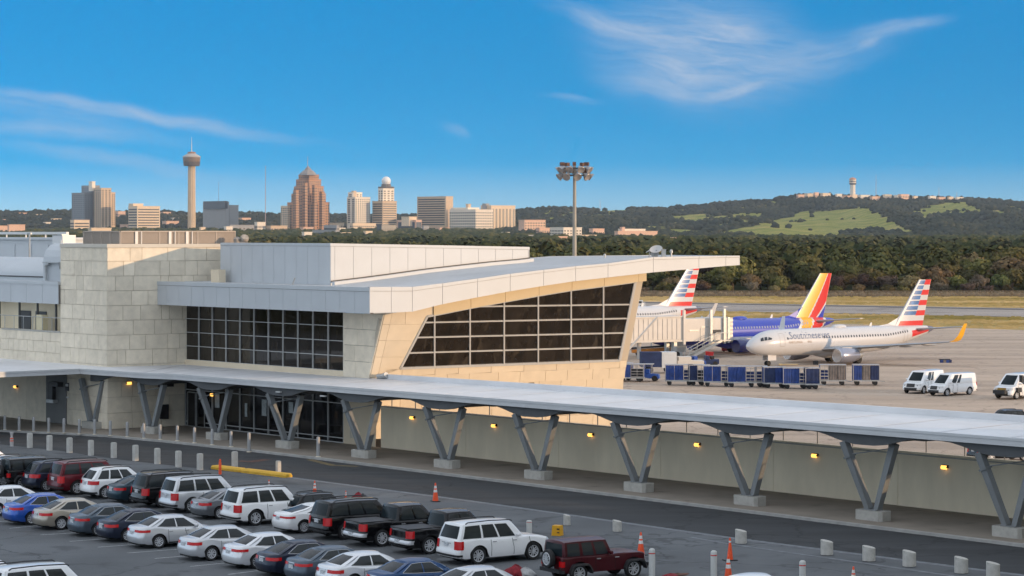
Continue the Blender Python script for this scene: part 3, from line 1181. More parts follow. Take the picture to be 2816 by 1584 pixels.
p = [onrake(*q, out=-.12) for q in ((1000, 1110), (1045, 880), (1180, 826), (1775, 738), (1700, 1120))]
mb.slab(p, -RKN, .3, 0)
tbuild(mb, 'facade_backing', M['stone_gap'], fix=True)
mb = MB()
p = onrake(1452, 1062, out=.06)
mb.box(p, RV * .5, RKN * .08, UP * .55, 0)
tbuild(mb, 'facade_vent', M['matte_black'], fix=True)

# --- fascia along the long wall
OFF = 2.36
FP = W0 + NV * OFF
sF = onplane(1016.7, 820, FP, -LV)[0]
Fc = FP - LV * sF
sL = (I - RV * 2.3 - FP).dot(LV) + .3
Ltot = sL + sF
mb = MB()
zb0, zt0 = 9.5, 11.28
nP = 16
for k in range(nP):
    a_, b_ = Ltot * k / nP, Ltot * (k + 1) / nP
    mb.box(Fc + LV * (a_ + .012) + UP * zb0, LV * (b_ - a_ - .024), -NV * .06, UP * (1.48), 0)
mb.box(Fc - NV * .03 + UP * (zb0 + .01), LV * Ltot, -NV * .3, UP * 1.7, 1)
mb.box(Fc + NV * .03 + UP * (zb0 + 1.505), LV * Ltot, -NV * .3, UP * .28, 0)
mb.box(Fc - NV * .31 + UP * (zb0 + .004), LV * Ltot, -NV * 2.0, UP * .1, 0)
tbuild(mb, 'wall_fascia', [M['panel'], M['panel_gap']], fix=True)

# --- swept fascia of the main roof along RV
top = [(1016.7, 789), (1076, 789), (1134, 789), (1217, 779), (1313, 766), (1403, 753), (1495, 742), (1583, 732), (1672, 724), (1796.5, 707), (1922, 704.5), (1996, 703.5), (2033, 703)]
botp = [(1016.7, 860), (1076, 860), (1134, 857), (1217, 836.5), (1313, 817.6), (1403, 801), (1495, 786), (1583, 773), (1672, 763), (1796.5, 749), (1922, 738), (1996, 731.5), (2033, 729)]
ft = [onplane(u, v, Fc, RV) for u, v in top]
fb = [onplane(u, v, Fc, RV) for u, v in botp]
ss = [s for s, _ in ft]
zt = [p.z for _, p in ft]
zb = [np.interp(s, [q for q, _ in fb], [p.z for _, p in fb]) for s in ss]
mb = MB()
FPt = lambda s, z, o=0.0: Fc + RV * s + RN * o + UP * z
for i in range(len(ss) - 1):
    g = .015 if i not in (0,) else .015
    a_, b_ = ss[i] + (g if i else 0), ss[i + 1] - g
    ha, hb = zt[i], zt[i + 1]
    la, lb = zb[i], zb[i + 1]
    ca, cb_ = ha - (ha - la) * .16, hb - (hb - lb) * .16
    mb.slab([FPt(a_, la), FPt(b_, lb), FPt(b_, cb_ - .02), FPt(a_, ca - .02)], -RN, .06, 0)
    mb.slab([FPt(a_, ca, .03), FPt(b_, cb_, .03), FPt(b_, hb, .03), FPt(a_, ha, .03)], -RN, .09, 0)
    mb.slab([FPt(ss[i], la + .01, -.05), FPt(ss[i + 1], lb + .01, -.05), FPt(ss[i + 1], hb - .01, -.05), FPt(ss[i], ha - .01, -.05)], -RN, .2, 1)
# end return at the far right tip
e_ = FPt(ss[-1], 0, 0)
mb.slab([FPt(ss[-1] + .003, zb[-1], 0), FPt(ss[-1] + .003, zt[-1], 0), FPt(ss[-1] + .003, zt[-1], 0) + LV * 9, FPt(ss[-1] + .003, zb[-1], 0) + LV * 9], RV, .05, 0)
tbuild(mb, 'swept_fascia', [M['panel'], M['panel_gap']], fix=True)
# roof deck and soffit, ruled back along LV
mb = MB()
DEP = [8.5, 8.5, 9, 12, 14, 15, 15.5, 15, 13.5, 11, 9.5, 9, 9]
DEP = [Ltot - .2, Ltot - .2, Ltot - 1, 22, 20.5, 19, 17.5, 16, 14, 11.2, 9.5, 9, 9]
rows = []
for i in range(len(ss)):
    p = FPt(ss[i], zt[i] - .05, -.1)
    rows.append([p + LV * (DEP[i] * k / 6) for k in range(7)])
mb.grid(rows, 0)
tbuild(mb, 'roof_deck', M['roofing'], smooth=40)
mb = MB()
rows = []
for i in range(len(ss)):
    p = FPt(ss[i], zb[i] + .02, -.1)
    rows.append([p + LV * (DEP[i] * k / 4) for k in range(5)])
mb.grid(rows, 0, flip=True)
tbuild(mb, 'roof_soffit', M['panel'], smooth=40)
mb = MB()
for i in range(len(ss) - 1):
    a_, b_ = FPt(ss[i], 0, -.1) + LV * DEP[i], FPt(ss[i + 1], 0, -.1) + LV * DEP[i + 1]
    mb.slab([a_ + UP * zb[i], b_ + UP * zb[i + 1], b_ + UP * (zt[i + 1] - .02), a_ + UP * (zt[i] - .02)], LV, .1, 0)
tbuild(mb, 'roof_back_edge', M['panel'], fix=True)

# --- white roof box behind the fascia
_, Bp = onplane(909, 785, Fc - NV * 3.6 - LV * 0, LV)
Bc = Vector((Bp.x, Bp.y, 0))
bz0, bz1 = 11.0, EYE - (669 - HV) / F * Bp.y
bl = onplane(606, 672, Bc, LV)[0]
brt = onplane(1456, 679, Bc, RV)
br, bz2 = brt[0], brt[1].z
mb = MB()
npn = 10
for k in range(npn):
    a_, b_ = bl * k / npn, bl * (k + 1) / npn
    mb.box(Bc + LV * (a_ + .012) + UP * bz0, LV * (b_ - a_ - .024), -NV * .06, UP * (bz1 - bz0 - .22), 0)
mb.box(Bc - NV * .03 + UP * bz0, LV * bl, -NV * .3, UP * (bz1 - bz0 - .1), 1)
mb.box(Bc + NV * .03 + RN * .03 + UP * (bz1 - .2), LV * bl, -NV * .4, UP * .2, 0)
zr = lambda s: bz1 + (bz2 - bz1) * s / br
nr = 11
xs = [0, .35] + [.35 + (br - .35) * k / nr for k in range(1, nr + 1)]
for i in range(len(xs) - 1):
    a_, b_ = xs[i] + .012, xs[i + 1] - .012
    mb.slab([Bc + RV * a_ + UP * bz0, Bc + RV * b_ + UP * bz0, Bc + RV * b_ + UP * (zr(b_) - .22), Bc + RV * a_ + UP * (zr(a_) - .22)], -RN, .06, 0)
mb.slab([Bc - RN * .03 + UP * bz0, Bc + RV * br - RN * .03 + UP * bz0, Bc + RV * br - RN * .03 + UP * (bz2 - .1), Bc - RN * .03 + UP * (bz1 - .1)], -RN, .3, 1)
mb.slab([Bc + RN * .03 + UP * (bz1 - .2), Bc + RV * br + RN * .03 + UP * (bz2 - .2), Bc + RV * br + RN * .03 + UP * bz2, Bc + RN * .03 + UP * bz1], -RN, .4, 0)
e1_ = Bc + RV * br
mb.slab([e1_ + UP * bz0, e1_ + LV * 12 + UP * bz0, e1_ + LV * 12 + UP * (bz2 - .003), e1_ + UP * (bz2 - .003)], -RV, .1, 0)
mb.slab([Bc - NV * .2 - RN * .2 + UP * (bz1 - .06), Bc + RV * br - RN * .2 + UP * (bz2 - .06), Bc + RV * br + LV * bl * .9 + UP * (bz2 - .06), Bc + LV * bl - NV * .2 + UP * (bz1 - .06)], UP, .03, 0)
tbuild(mb, 'roof_box', [M['panel'], M['panel_gap']], fix=True)
# black flashing and pale kerb where the box meets the sloping roof
mb = MB()


def deck_z(s):
    return np.interp(s, ss, zt) - .05


sB0 = (Bc - Fc).dot(RV)
def on_roof_s(p):
    """position along the swept fascia of a point, measured parallel to the long wall"""
    return (p - Fc).dot(NV) / RV.dot(NV)


for i in range(14):
    a_, b_ = br * i / 14, br * (i + 1) / 14
    pa, pb = Bc + RV * a_, Bc + RV * b_
    za, zb_ = deck_z(on_roof_s(pa)), deck_z(on_roof_s(pb))
    mb.slab([pa + RN * .05 + UP * (za - .6), pb + RN * .05 + UP * (zb_ - .6), pb + RN * .05 + UP * (zb_ + .30), pa + RN * .05 + UP * (za + .30)], RN, .06, 1)
    mb.slab([pa + RN * .12 + UP * (za - .6), pb + RN * .12 + UP * (zb_ - .6), pb + RN * .12 + UP * (zb_ + .22), pa + RN * .12 + UP * (za + .22)], RN, .5, 0)
tbuild(mb, 'roof_flashing', [M['panel'], M['matte_black']], fix=True)
# small stone upstand beside the box, leaning vent pipe
mb = MB()
p = onplane(580, 780, Fc - NV * 2.5, LV)[1]
p.z = 11.2
mb.box(p, -LV * 1.1, -NV * .6, UP * 1.0, 0)
tbuild(mb, 'roof_upstand', M['stucco'], fix=True)
mb = MB()
p = onplane(803, 785, Fc - NV * 1.6, LV)[1]
mb.tube([Vector((p.x, p.y, 11.2)), Vector((p.x, p.y, 11.2)) - LV * .35 + UP * .55], .05, 6)
tbuild(mb, 'vent_pipe', M['galv'])

# --- plant on the roof of the left wing
def roof_obj(name, label, cat, u, v, off, fn, mats, smooth=None):
    p = onplane(u, v, Tb - NV * off, LV)[1]
    o = empty(name, p, atan2(LV.y, LV.x), label, cat)
    for nm, mb_, m_ in fn():
        mb_.build(nm, m_, o, smooth=smooth, fix=True)
    return o


def f_hangar():
    # local x runs away to the left along the wall, y towards the back (-NV) is -y here
    a = MB()
    a.box((-4, -6, 0), (26, 0, 0), (0, 6, 0), (0, 0, 2.6))
    for k in range(9):
        a.box((-3.9 + k * 2.9, 0, 0), (2.7, 0, 0), (0, .06, 0), (0, 0, 2.2))
    b = MB()
    b.box((-4.2, -6.2, 2.6), (26.4, 0, 0), (0, 6.4, 0), (0, 0, .18))
    c = MB()
    c.box((-4.2, -.1, 3.05), (26.4, 0, 0), (0, .25, 0), (0, 0, .22))
    for k in range(8):
        c.box((-4 + k * 3.4, 0, 2.78), (.1, 0, 0), (0, .1, 0), (0, 0, .3))
    return [('wall', a, M['panel']), ('roof', b, M['panel']), ('roof_rail', c, M['white'])]


roof_obj('rooftop_annex', 'low white panelled annex at the far left behind the fascia', 'building', 118, 742, 9, f_hangar, None)


def f_barrel():
    a = MB()
    rows = []
    for i in range(9):
        q = radians(8 + 72 * i / 8)
        rows.append([(x, .4 - 3.0 * (1 - cos(q)) * 1.2, .15 + 1.5 * sin(q)) for x in (-1, 5, 14)])
    rows.insert(0, [(x, .4, -.4) for x in (-1, 5, 14)])
    a.grid(rows, 0)
    b = MB()
    b.tube([(-1, .46, .12), (5, .46, .12), (14, .46, .12)], .05, 6)
    return [('vault', a, M['panel']), ('gutter', b, M['matte_black'])]


roof_obj('barrel_roof', 'curved white barrel roof behind the left fascia', 'roof', 118, 765, 1.6, f_barrel, None, 40)


def f_unit():
    a = MB()
    rows = []
    prof = [(0, -.2), (0, 1.5), (-.05, 1.9), (-.25, 2.4), (-.6, 2.75), (-1.1, 2.95), (-3, 2.95)]
    for x in (-2.6, 1.9):
        rows.append([(x, y, z) for y, z in prof])
    a.grid(rows, 0)
    a.add([(1.9, y, z) for y, z in prof] + [(1.9, -3, -.2)], [tuple(range(8))])
    b = MB()
    b.box((-2.5, .02, .15), (1.5, 0, 0), (0, .05, 0), (0, 0, 1.05))
    c = MB()
    for k in range(3):
        c.box((-2.55 + k * .72, .08, .12), (.09, 0, 0), (0, .05, 0), (0, 0, 1.12))
    for k in range(4):
        c.box((-2.55, .08, .12 + k * .34), (1.55, 0, 0), (0, .045, 0), (0, 0, .08))
    d = MB()
    d.tube([(1.1, .2, .0), (1.1, .2, 1.2), (.6, .2, 1.35)], .12, 8)
    d.box((-1.2, .02, 1.4), (2.7, 0, 0), (0, .3, 0), (0, 0, .06))
    d.box((-1.2, .02, .95), (.06, 0, 0), (0, .3, 0), (0, 0, .5))
    e = MB()
    for k in range(2):
        e.box((-.6 + k * .35, -.4, 2.6), (.03, 0, 0), (0, .04, 0), (0, 0, .6))
    for k in range(6):
        e.box((-.6, -.38, 2.25 + k * .16), (.38, 0, 0), (0, .03, 0), (0, 0, .03))
    return [('housing', a, M['panel']), ('window', b, M['glass']), ('window_frame', c, M['frame']), ('duct', d, M['galv']), ('ladder', e, M['galv'])]


roof_obj('plant_housing', 'white plant housing with curved top and small black window beside the stone tower', 'plant room', 152, 772, .9, f_unit, None)


def f_box(w_, d_, h_):
    def g():
        a = MB()
        a.box((-w_, -d_, 0), (w_, 0, 0), (0, d_, 0), (0, 0, h_))
        b = MB()
        b.box((-w_ - .03, -d_ - .03, h_), (w_ + .06, 0, 0), (0, d_ + .06, 0), (0, 0, .06))
        return [('cabinet', a, M['white']), ('lid', b, M['galv'])]
    return g


roof_obj('vent_cabinet', 'small white upright vent cabinet behind the plant housing', 'vent', 158, 690, 3.5, f_box(.7, .6, 1.3), None)
roof_obj('air_unit', 'white low air handling unit at the left of the louvred screen', 'air unit', 172, 671, 2.5, f_box(-1.6, 1.2, .65), None)


def f_mast():
    a = MB()
    a.tube([(0, 0, 0), (0, 0, 2.9)], .08, 8)
    b = MB()
    b.box((-.3, -.05, 2.85), (.6, 0, 0), (0, .1, 0), (0, 0, .12))
    return [('pole', a, M['galv']), ('head', b, M['galv'])]


roof_obj('roof_mast', 'thin grey mast in front of the white annex', 'mast', 81, 738, 5, f_mast, None)

# --- things on the main roof: dish, vents, vent caps
def on_deck(u, v, sR):
    """point on the deck at pixel u: distance back along LV chosen from the pixel row v"""
    best = None
    for k in range(0, 200):
        b = k * .1
        P = Fc + LV * b
        s, p = onplane(u, v, P, RV)
        zd = np.interp(s, ss, zt) - .05
        e = abs(p.z - zd)
        if best is None or e < best[0]:
            best = (e, Vector((p.x, p.y, zd)))
    return best[1]


def dish_at(u, v):
    p = on_deck(u, v, 0)
    o = empty('satellite_dish', p, radians(-50), 'pair of pale satellite dishes on a frame near the roof tip', 'satellite dish', None, .8)
    a = MB()
    for x in (-.5, .2):
        a.tube([(x, 0, 0), (x + .1, 0, .55)], .04, 6)
    a.tube([(-.7, .1, 0), (.1, 0, .6)], .035, 6)
    a.tube([(-.5, 0, .5), (.6, 0, .6)], .035, 6)
    a.build('mount', M['galv'], o)
    for (x, z, ax, r) in ((.45, .72, (.3, -.5, .85), .62), (.3, .25, (.5, -.8, .35), .38), (-.45, .62, (-.4, -.5, .9), .42)):
        b = MB()
        prof = [(.001, -.14 * r / .5), (r * .5, -.09 * r / .5), (r, 0), (r * .99, .02), (r * .5, -.06 * r / .5), (.001, -.11 * r / .5)]
        b.lathe(prof, (x, 0, z), ax, 18)
        b.build('dish', mat('dish_grey', (.5, .48, .46), .5, .2), o, smooth=40)


dish_at(1795, 706)


def roof_vent(u, v, h, r, label, kind=0):
    p = on_deck(u, v, 0)
    o = empty('roof_vent', p, 0, label, 'vent')
    a = MB()
    if kind == 0:
        a.box((-r, -r, 0), (2 * r, 0, 0), (0, 2 * r, 0), (0, 0, h))
        a.box((-r * 1.2, -r * 1.2, h), (2.4 * r, 0, 0), (0, 2.4 * r, 0), (0, 0, .06))
    else:
        a.lathe([(r * .5, 0), (r * .5, h * .5), (r, h * .55), (r, h * .8), (r * .6, h), (.001, h)], n=10)
    a.build('vent_body', M['galv'], o)


roof_vent(1825, 706, .5, .16, 'square grey vent stub just right of the satellite dishes', 0)
roof_vent(1846, 706, .55, .12, 'slim capped vent pipe right of the square vent stub', 1)
roof_vent(1663, 709, .3, .10, 'tiny vent cap on the roof left of the satellite dishes', 1)
roof_vent(910, 786, .2, .1, 'tiny vent cap at the foot of the white roof box corner', 1)

# rooftop clutter right of the plant screen
def f_clut():
    a = MB()
    a.lathe([(.25, 0), (.3, .3), (.15, .45), (.001, .5)], (0, 0, 0), UP, 10)
    a.lathe([(.2, 0), (.35, .15), (.3, .3), (.001, .36)], (.55, 0, .25), (.3, -.6, .7), 10)
    a.box((.2, -.1, 0), (.6, 0, 0), (0, .3, 0), (0, 0, .25))
    return [('fan_housing', a, mat('weathered_grey', (.35, .31, .27), .8, 0, .3, 3))]


p = onplane(652, 668, T + RN * 0, RV)[1]
o = empty('roof_fan', p, 0, 'weathered roof fan at the right end of the louvred screen', 'fan')
for nm, mb_, m_ in f_clut():
    mb_.build(nm, m_, o, smooth=50)

# ------------------------------------------------------------------ retaining wall, rail, wall lamps
rw = empty('retaining_wall', W0 - LV * 4.0, atan2(-LV.y, -LV.x), 'long beige concrete wall behind the covered walkway', 'wall')
mb = MB()
wz = lambda s: 2.95 + s * .004
Lw = 120.0
x = 0.0
w_pan = 9.2
first = True
while x < Lw:
    mb.box((x + .012, 0, 0.1), (w_pan - .024, 0, 0), (0, .35, 0), (0, 0, wz(x) - .1), 0)
    x += w_pan
mb.box((0, .03, -3), (Lw, 0, 0), (0, .28, 0), (0, 0, 3 + 2.9), 0)
mb.build('wall_panels', M['concrete'], rw, fix=True)
mb = MB()
mb.box((0, -.04, 2.95), (Lw, 0, 0), (0, .43, 0), (0, 0, .07), 0)
mb.build('wall_coping', M['concrete_light'], rw, fix=True)
gr = empty('guard_rail', W0 - LV * 4.0 + UP * 3.02, atan2(-LV.y, -LV.x), 'grey tube guard rail along the top of the beige wall', 'railing')
mb = MB()
mb.tube([(1, .2, .95), (Lw, .2, .95)], .03, 6)
mb.build('rail', M['steel'], gr)
for k in range(40):
    mb = MB()
    mb.tube([(1 + k * 2.6, .2, 0), (1 + k * 2.6, .2, .95)], .035, 6)
    mb.build('post', M['steel'], gr)

lamp_px = [(46, 1063, 'left'), (353, 1053, 'tower'), (587, 1085, 'door'), (1137, 1148, 'wall'), (1362, 1170, 'wall'), (1628, 1195, 'wall'), (1921, 1222, 'wall'), (2244, 1252, 'wall'), (2601, 1284, 'wall')]
lamp_lab = ['lit amber wall lamp on the plain wall at the far left end of the walkway',
            'lit amber wall lamp on the stone tower under the canopy edge',
            'lit amber wall lamp in front of the entrance doors under the canopy',
            'lit amber wall lamp on the beige wall nearest the entrance',
            'lit amber wall lamp on the beige wall, second from the entrance',
            'lit amber wall lamp on the beige wall, third from the entrance',
            'lit amber wall lamp on the beige wall, third from its right end',
            'lit amber wall lamp on the beige wall, second from its right end',
            'lit amber wall lamp on the beige wall at its far right end']
proto = None
for (u, v, k), lb in zip(lamp_px, lamp_lab):
    if k == 'tower':
        _, p = onplane(u, v, T + RN * .09, RV); rz = atan2(RN.y, RN.x)
    elif k == 'left':
        _, p = onplane(u, v, Tb + NV * .06, LV); rz = atan2(NV.y, NV.x)
    elif k == 'door':
        _, p = onplane(u, v, W0 + NV * .06, LV); rz = atan2(NV.y, NV.x)
    else:
        _, p = onplane(u, v, W0, LV); rz = atan2(NV.y, NV.x)
    if proto is None:
        proto = empty('wall_lamp', p, rz, lb, 'wall lamp', 'wall lamps along the walkway', .66)
        mb = MB()
        rows = [[(0, y, z), (.16, y, z * .9), (.30, y, .12), (.34, y, .02)] for y, z in ((-.3, .26), (.3, .26))]
        mb.box8([(0, -.3, -.1), (.34, -.3, -.04), (.34, .3, -.04), (0, .3, -.1), (0, -.3, .16), (.2, -.3, .16), (.2, .3, .16), (0, .3, .16)])
        mb.build('housing', M['bronze'], proto, fix=True)
        mb = MB()
        mb.box8([(.215, -.29, -.19), (.30, -.27, -.155), (.30, .27, -.155), (.215, .29, -.19), (.235, -.29, .13), (.345, -.27, -.02), (.345, .27, -.02), (.235, .29, .13)])
        mb.build('lens', M['amber'], proto, fix=True)
    else:
        c = copy_tree(proto)
        c.location = p
        c.rotation_euler = (0, 0, rz)
        c['label'] = lb

# ------------------------------------------------------------------ the covered walkway
can = empty('walkway_canopy', C0, 0, 'long flat grey walkway canopy on slanted V shaped steel columns', 'canopy')


def cbuild(mb, name, mats, parent=None, **kw):
    mb.v = [(p[0] - C0.x, p[1] - C0.y, p[2]) for p in mb.v]
    return mb.build(name, mats, parent or can, **kw)


CN = Vector((CD.y, -CD.x, 0))          # towards the camera
if CN.y > 0:
    CN = -CN
col_px = [(596, 1208), (787, 1231), (1003.5, 1257), (1233, 1286), (1482, 1316), (1763, 1350), (2074, 1387), (2419, 1428), (2782, 1475)]
cols = [onz(254, 1177, .15), onz(417, 1191, .15)]
for k in range(13):
    cols.append(C0 + CD * (8.88 * k) + UP * .15)
fz = lambda p: 4.66 + ((p - C0).dot(CD)) * .0053       # top of the front edge
bend = onz(254, 1013, 4.66)
left_end = onz(0, 1026, 4.62)
ld = (left_end - bend).normalized()
front = [bend + ld * 22, left_end, bend]
fs_ = bend
nf = [bend]
r0 = C0 + CN * 1.0
for k in range(0, 14):
    nf.append(Vector((r0.x, r0.y, 0)) + CD * (-4 + 8.88 * k))
bend = cols[0] + CN * 1.05
bend.z = 4.66
ld = (left_end - bend).normalized()
c1 = cols[1] + CN * 1.0
front = [bend + ld * 22, bend, Vector((c1.x, c1.y, 0))] + nf[1:]
front = [Vector((p.x, p.y, fz(p) if i > 1 else 4.66)) for i, p in enumerate(front)]
back = []
for i, p in enumerate(front):
    # opposite point on the building or the free back edge
    s = (Vector((p.x, p.y, 0)) - W0).dot(NV)
    q = Vector((p.x, p.y, 0)) - NV * s
    t = (q - W0).dot(LV)
    if i == 2:
        q = I + NV * .05
        z = 4.85
    elif t > I_T + 2:
        q = T + RN * .05 + NV * .05 if i == 1 else Tb + LV * 22 + NV * .1
        z = 4.85
    elif t > -sQ:
        q = W0 + LV * t + NV * .06
        z = 4.85
    else:
        q = q - NV * .7
        z = 4.85 + max(0, -t) * .0052
    back.append(Vector((q.x, q.y, z)))
mb = MB()
mb.grid([front, back], 0)
th = .12
mb.grid([[p - UP * th for p in back], [p - UP * th for p in front]], 1)
rf = cbuild(mb, 'roof', [M['canopy_top'], M['dark_steel']])
if rf.data.polygons[0].normal.z < 0:
    rf.data.flip_normals()
mb = MB()
for i in range(len(front) - 1):
    a, b = front[i], front[i + 1]
    n = (b - a).cross(UP).normalized()
    if n.y > 0:
        n = -n
    g = .008
    mb.box8([a - UP * .36, b - UP * .36, b - UP * .36 - n * .08, a - UP * .36 - n * .08, a - UP * .1, b - UP * .1, b - UP * .1 - n * .08, a - UP * .1 - n * .08], 0)
    mb.box8([a - UP * .09 + n * .03, b - UP * .09 + n * .03, b - UP * .09 - n * .1, a - UP * .09 - n * .1, a + UP * .05 + n * .03, b + UP * .05 + n * .03, b + UP * .05 - n * .1, a + UP * .05 - n * .1], 0)
cbuild(mb, 'edge_fascia', mat('canopy_fascia', (.55, .56, .57), .5, 0, .05, .8), fix=True)
mb = MB()
bb = [(p, (p - W0).dot(-LV)) for p in back]
bs = W0 - LV * (sQ + .6) - NV * .7
st = [Vector((bs.x, bs.y, 4.87))] + [p for p, t in bb if t > sQ + 1]
for i in range(len(st) - 1):
    a, b = st[i], st[i + 1]
    mb.box8([a - UP * .1 + NV * .3, b - UP * .1 + NV * .3, b - UP * .1, a - UP * .1, a + UP * .32 + NV * .3, b + UP * .32 + NV * .3, b + UP * .32, a + UP * .32])
cbuild(mb, 'back_parapet', M['canopy_top'], fix=True)
mb = MB()
p = st[0] + NV * .4
mb.tube([p + UP * .15, p + UP * .18 - LV * .5, p + UP * .3 - LV * .9], .2, 10)
cbuild(mb, 'roof_drain', M['galv'])
mb = MB()
for i in range(2, len(front) - 1):
    for q in (0, .5):
        a, b = front[i].lerp(front[i + 1], q), back[i].lerp(back[i + 1], q)
        d_ = (front[i + 1] - front[i]).normalized()
        a = a + UP * .047
        mb.box8([a - d_ * .05, b - d_ * .05, b + d_ * .05, a + d_ * .05, a - d_ * .04 + UP * .008, b - d_ * .04 + UP * .008, b + d_ * .04 + UP * .008, a + d_ * .04 + UP * .008])
cbuild(mb, 'roof_seams', M['canopy_top'], fix=True)
# haunched edge beams between columns
colpts = [Vector((c.x, c.y, 0)) for c in cols]
LEG_Z = 3.85


def lz(p):
    return 3.72 + max(0, (p - C0).dot(CD)) * .0053


for offn, nm in ((.55, 'front_beam'), (-3.4, 'rear_beam')):
    mb = MB()
    for i in range(len(colpts) - 1):
        o1, o2 = [(min(offn, .05) if k < 2 else offn) for k in (i, i + 1)]
        a, b = colpts[i] + CN * o1, colpts[i + 1] + CN * o2
        if offn < 0 and i < 2:
            continue
        za, zb_ = lz(a), lz(b)
        n = 14
        up, lo = [], []
        for k in range(n + 1):
            t = k / n
            q = a.lerp(b, t)
            zt_ = fz(q) - .14
            e = max(0.0, min(1.0, (min(t, 1 - t) - .06) / .36))
            e = e * e * (3 - 2 * e)
            zl = za + (zb_ - za) * t
            lo.append(q + UP * (zl + (zt_ - .28 - zl) * e))
            up.append(q + UP * zt_)
        w_ = CN * .12
        for k in range(n):
            mb.box8([lo[k] + w_, lo[k + 1] + w_, lo[k + 1] - w_, lo[k] - w_, up[k] + w_, up[k + 1] + w_, up[k + 1] - w_, up[k] - w_])
    cbuild(mb, nm, M['dark_steel'] if offn > 0 else M['steel'], fix=True)
for i, c in enumerate(colpts):
    mb = MB()
    a, b = c + CN * (.43 if i > 1 else .0), c - CN * 3.28
    if i == 0:
        a, b = c, c - CN * 2.4
    mb.box8([a + CD * .1 + UP * (lz(a) + .02), b + CD * .1 + UP * (lz(b) + .02), b - CD * .1 + UP * (lz(b) + .02), a - CD * .1 + UP * (lz(a) + .02),
             a + CD * .1 + UP * (fz(a) - .15), b + CD * .1 + UP * (fz(b) - .15), b - CD * .1 + UP * (fz(b) - .15), a - CD * .1 + UP * (fz(a) - .15)])
    cbuild(mb, 'cross_beam', M['dark_steel'], fix=True)
# V columns
for i, c in enumerate(colpts):
    foot = MB()
    fx, fy = CD, CN
    o_ = c + UP * .15
    # octagonal concrete plinth, long side along the walkway
    hw, hd, hh, ch = .92, .48, .5, .16
    poly = [o_ + fx * a + fy * b for a, b in ((-hw, -hd + ch), (-hw + ch, -hd), (hw - ch, -hd), (hw, -hd + ch), (hw, hd - ch), (hw - ch, hd), (-hw + ch, hd), (-hw, hd - ch))]
    foot.prism([(p.x, p.y) for p in poly], .146, .146 + hh)
    ft_o = cbuild(foot, 'v_column', M['concrete_light'], fix=True)
    bp = MB()
    bp.cbox(o_ + UP * (hh + .03), .9, .5, .05, 0, atan2(CD.y, CD.x))
    bp.v = [(p[0] - C0.x, p[1] - C0.y, p[2]) for p in bp.v]
    bp.build('base_plate', M['steel'], ft_o)
    for sgn, dx in ((1, -1.55), (-1, 1.15)):
        leg = MB()
        top_ = c + CD * dx + CN * ((.5 if i > 1 else .05) if sgn > 0 else -.35) + UP * (lz(c) + .1)
        low = o_ + CD * (-.22 if sgn > 0 else .22) + CN * (.05 if sgn > 0 else -.1) + UP * (hh + .04)
        d = (top_ - low).normalized()
        sd = CD - d * CD.dot(d)
        sd.normalize()
        nn = d.cross(sd)
        w0, w1, dd_ = .145, .195, .18
        leg.box8([low - sd * w0 - nn * dd_, low + sd * w0 - nn * dd_, low + sd * w0 + nn * dd_, low - sd * w0 + nn * dd_,
                  top_ - sd * w1 - nn * dd_, top_ + sd * w1 - nn * dd_, top_ + sd * w1 + nn * dd_, top_ - sd * w1 + nn * dd_])
        if sgn > 0:
            m_ = low.lerp(top_, .76)
            leg.box8([m_ - sd * .235 - nn * .25, m_ + sd * .235 - nn * .25, m_ + sd * .235 + nn * .25, m_ - sd * .235 + nn * .25,
                      m_ + d * .1 - sd * .235 - nn * .25, m_ + d * .1 + sd * .235 - nn * .25, m_ + d * .1 + sd * .235 + nn * .25, m_ + d * .1 - sd * .235 + nn * .25])
            tie_a = low.lerp(top_, .8)
        else:
            tie_b = low.lerp(top_, .93)
        leg.v = [(p[0] - C0.x, p[1] - C0.y, p[2]) for p in leg.v]
        leg.build('leg', M['steel'], ft_o, fix=True)
    tie = MB()
    tie.tube([tie_a, tie_b], .035, 6)
    tie.v = [(p[0] - C0.x, p[1] - C0.y, p[2]) for p in tie.v]
    tie.build('tie_rod', M['steel'], ft_o)
# small lights under the edge beam
for t in (14.5, 23.0):
    mb = MB()
    p = C0 + CD * t * .62 + CN * .8
    mb.cbox(Vector((p.x, p.y, 4.05)), .5, .2, .08, 0, atan2(CD.y, CD.x))
    cbuild(mb, 'soffit_lamp', M['white'])
# ------------------------------------------------------------------ garage-like block added out of the frame to shade the lot
g = empty('lot_shade_block', (52, 109, 0), 0, 'unseen garage-like concrete block added right of the lot to shade it', 'building')
gp = [Vector(p) for p in ((0, 0, 0), (48, -50, 0), (18, -125, 0), (-24, -64, 0))]
gc_ = sum(gp, Vector()) / 4
gi = [p + (gc_ - p).normalized() * .9 for p in gp]
mb = MB()
for k in range(8):
    z = k * 3.4
    mb.prism([(p.x, p.y) for p in reversed(gp)], z, z + .5)
    for i in range(4):
        a, b, c, d_ = gp[i], gp[(i + 1) % 4], gi[(i + 1) % 4], gi[i]
        c, d_ = b.lerp(c, .3), a.lerp(d_, .3)
        mb.box8([p + UP * (z + .49) for p in (a, b, c, d_)] + [p + UP * (z + 1.6) for p in (a, b, c, d_)])
mb.prism([(p.x, p.y) for p in reversed(gi)], 0, 7 * 3.4)
mb.build('deck_structure', M['concrete'], g, fix=True)
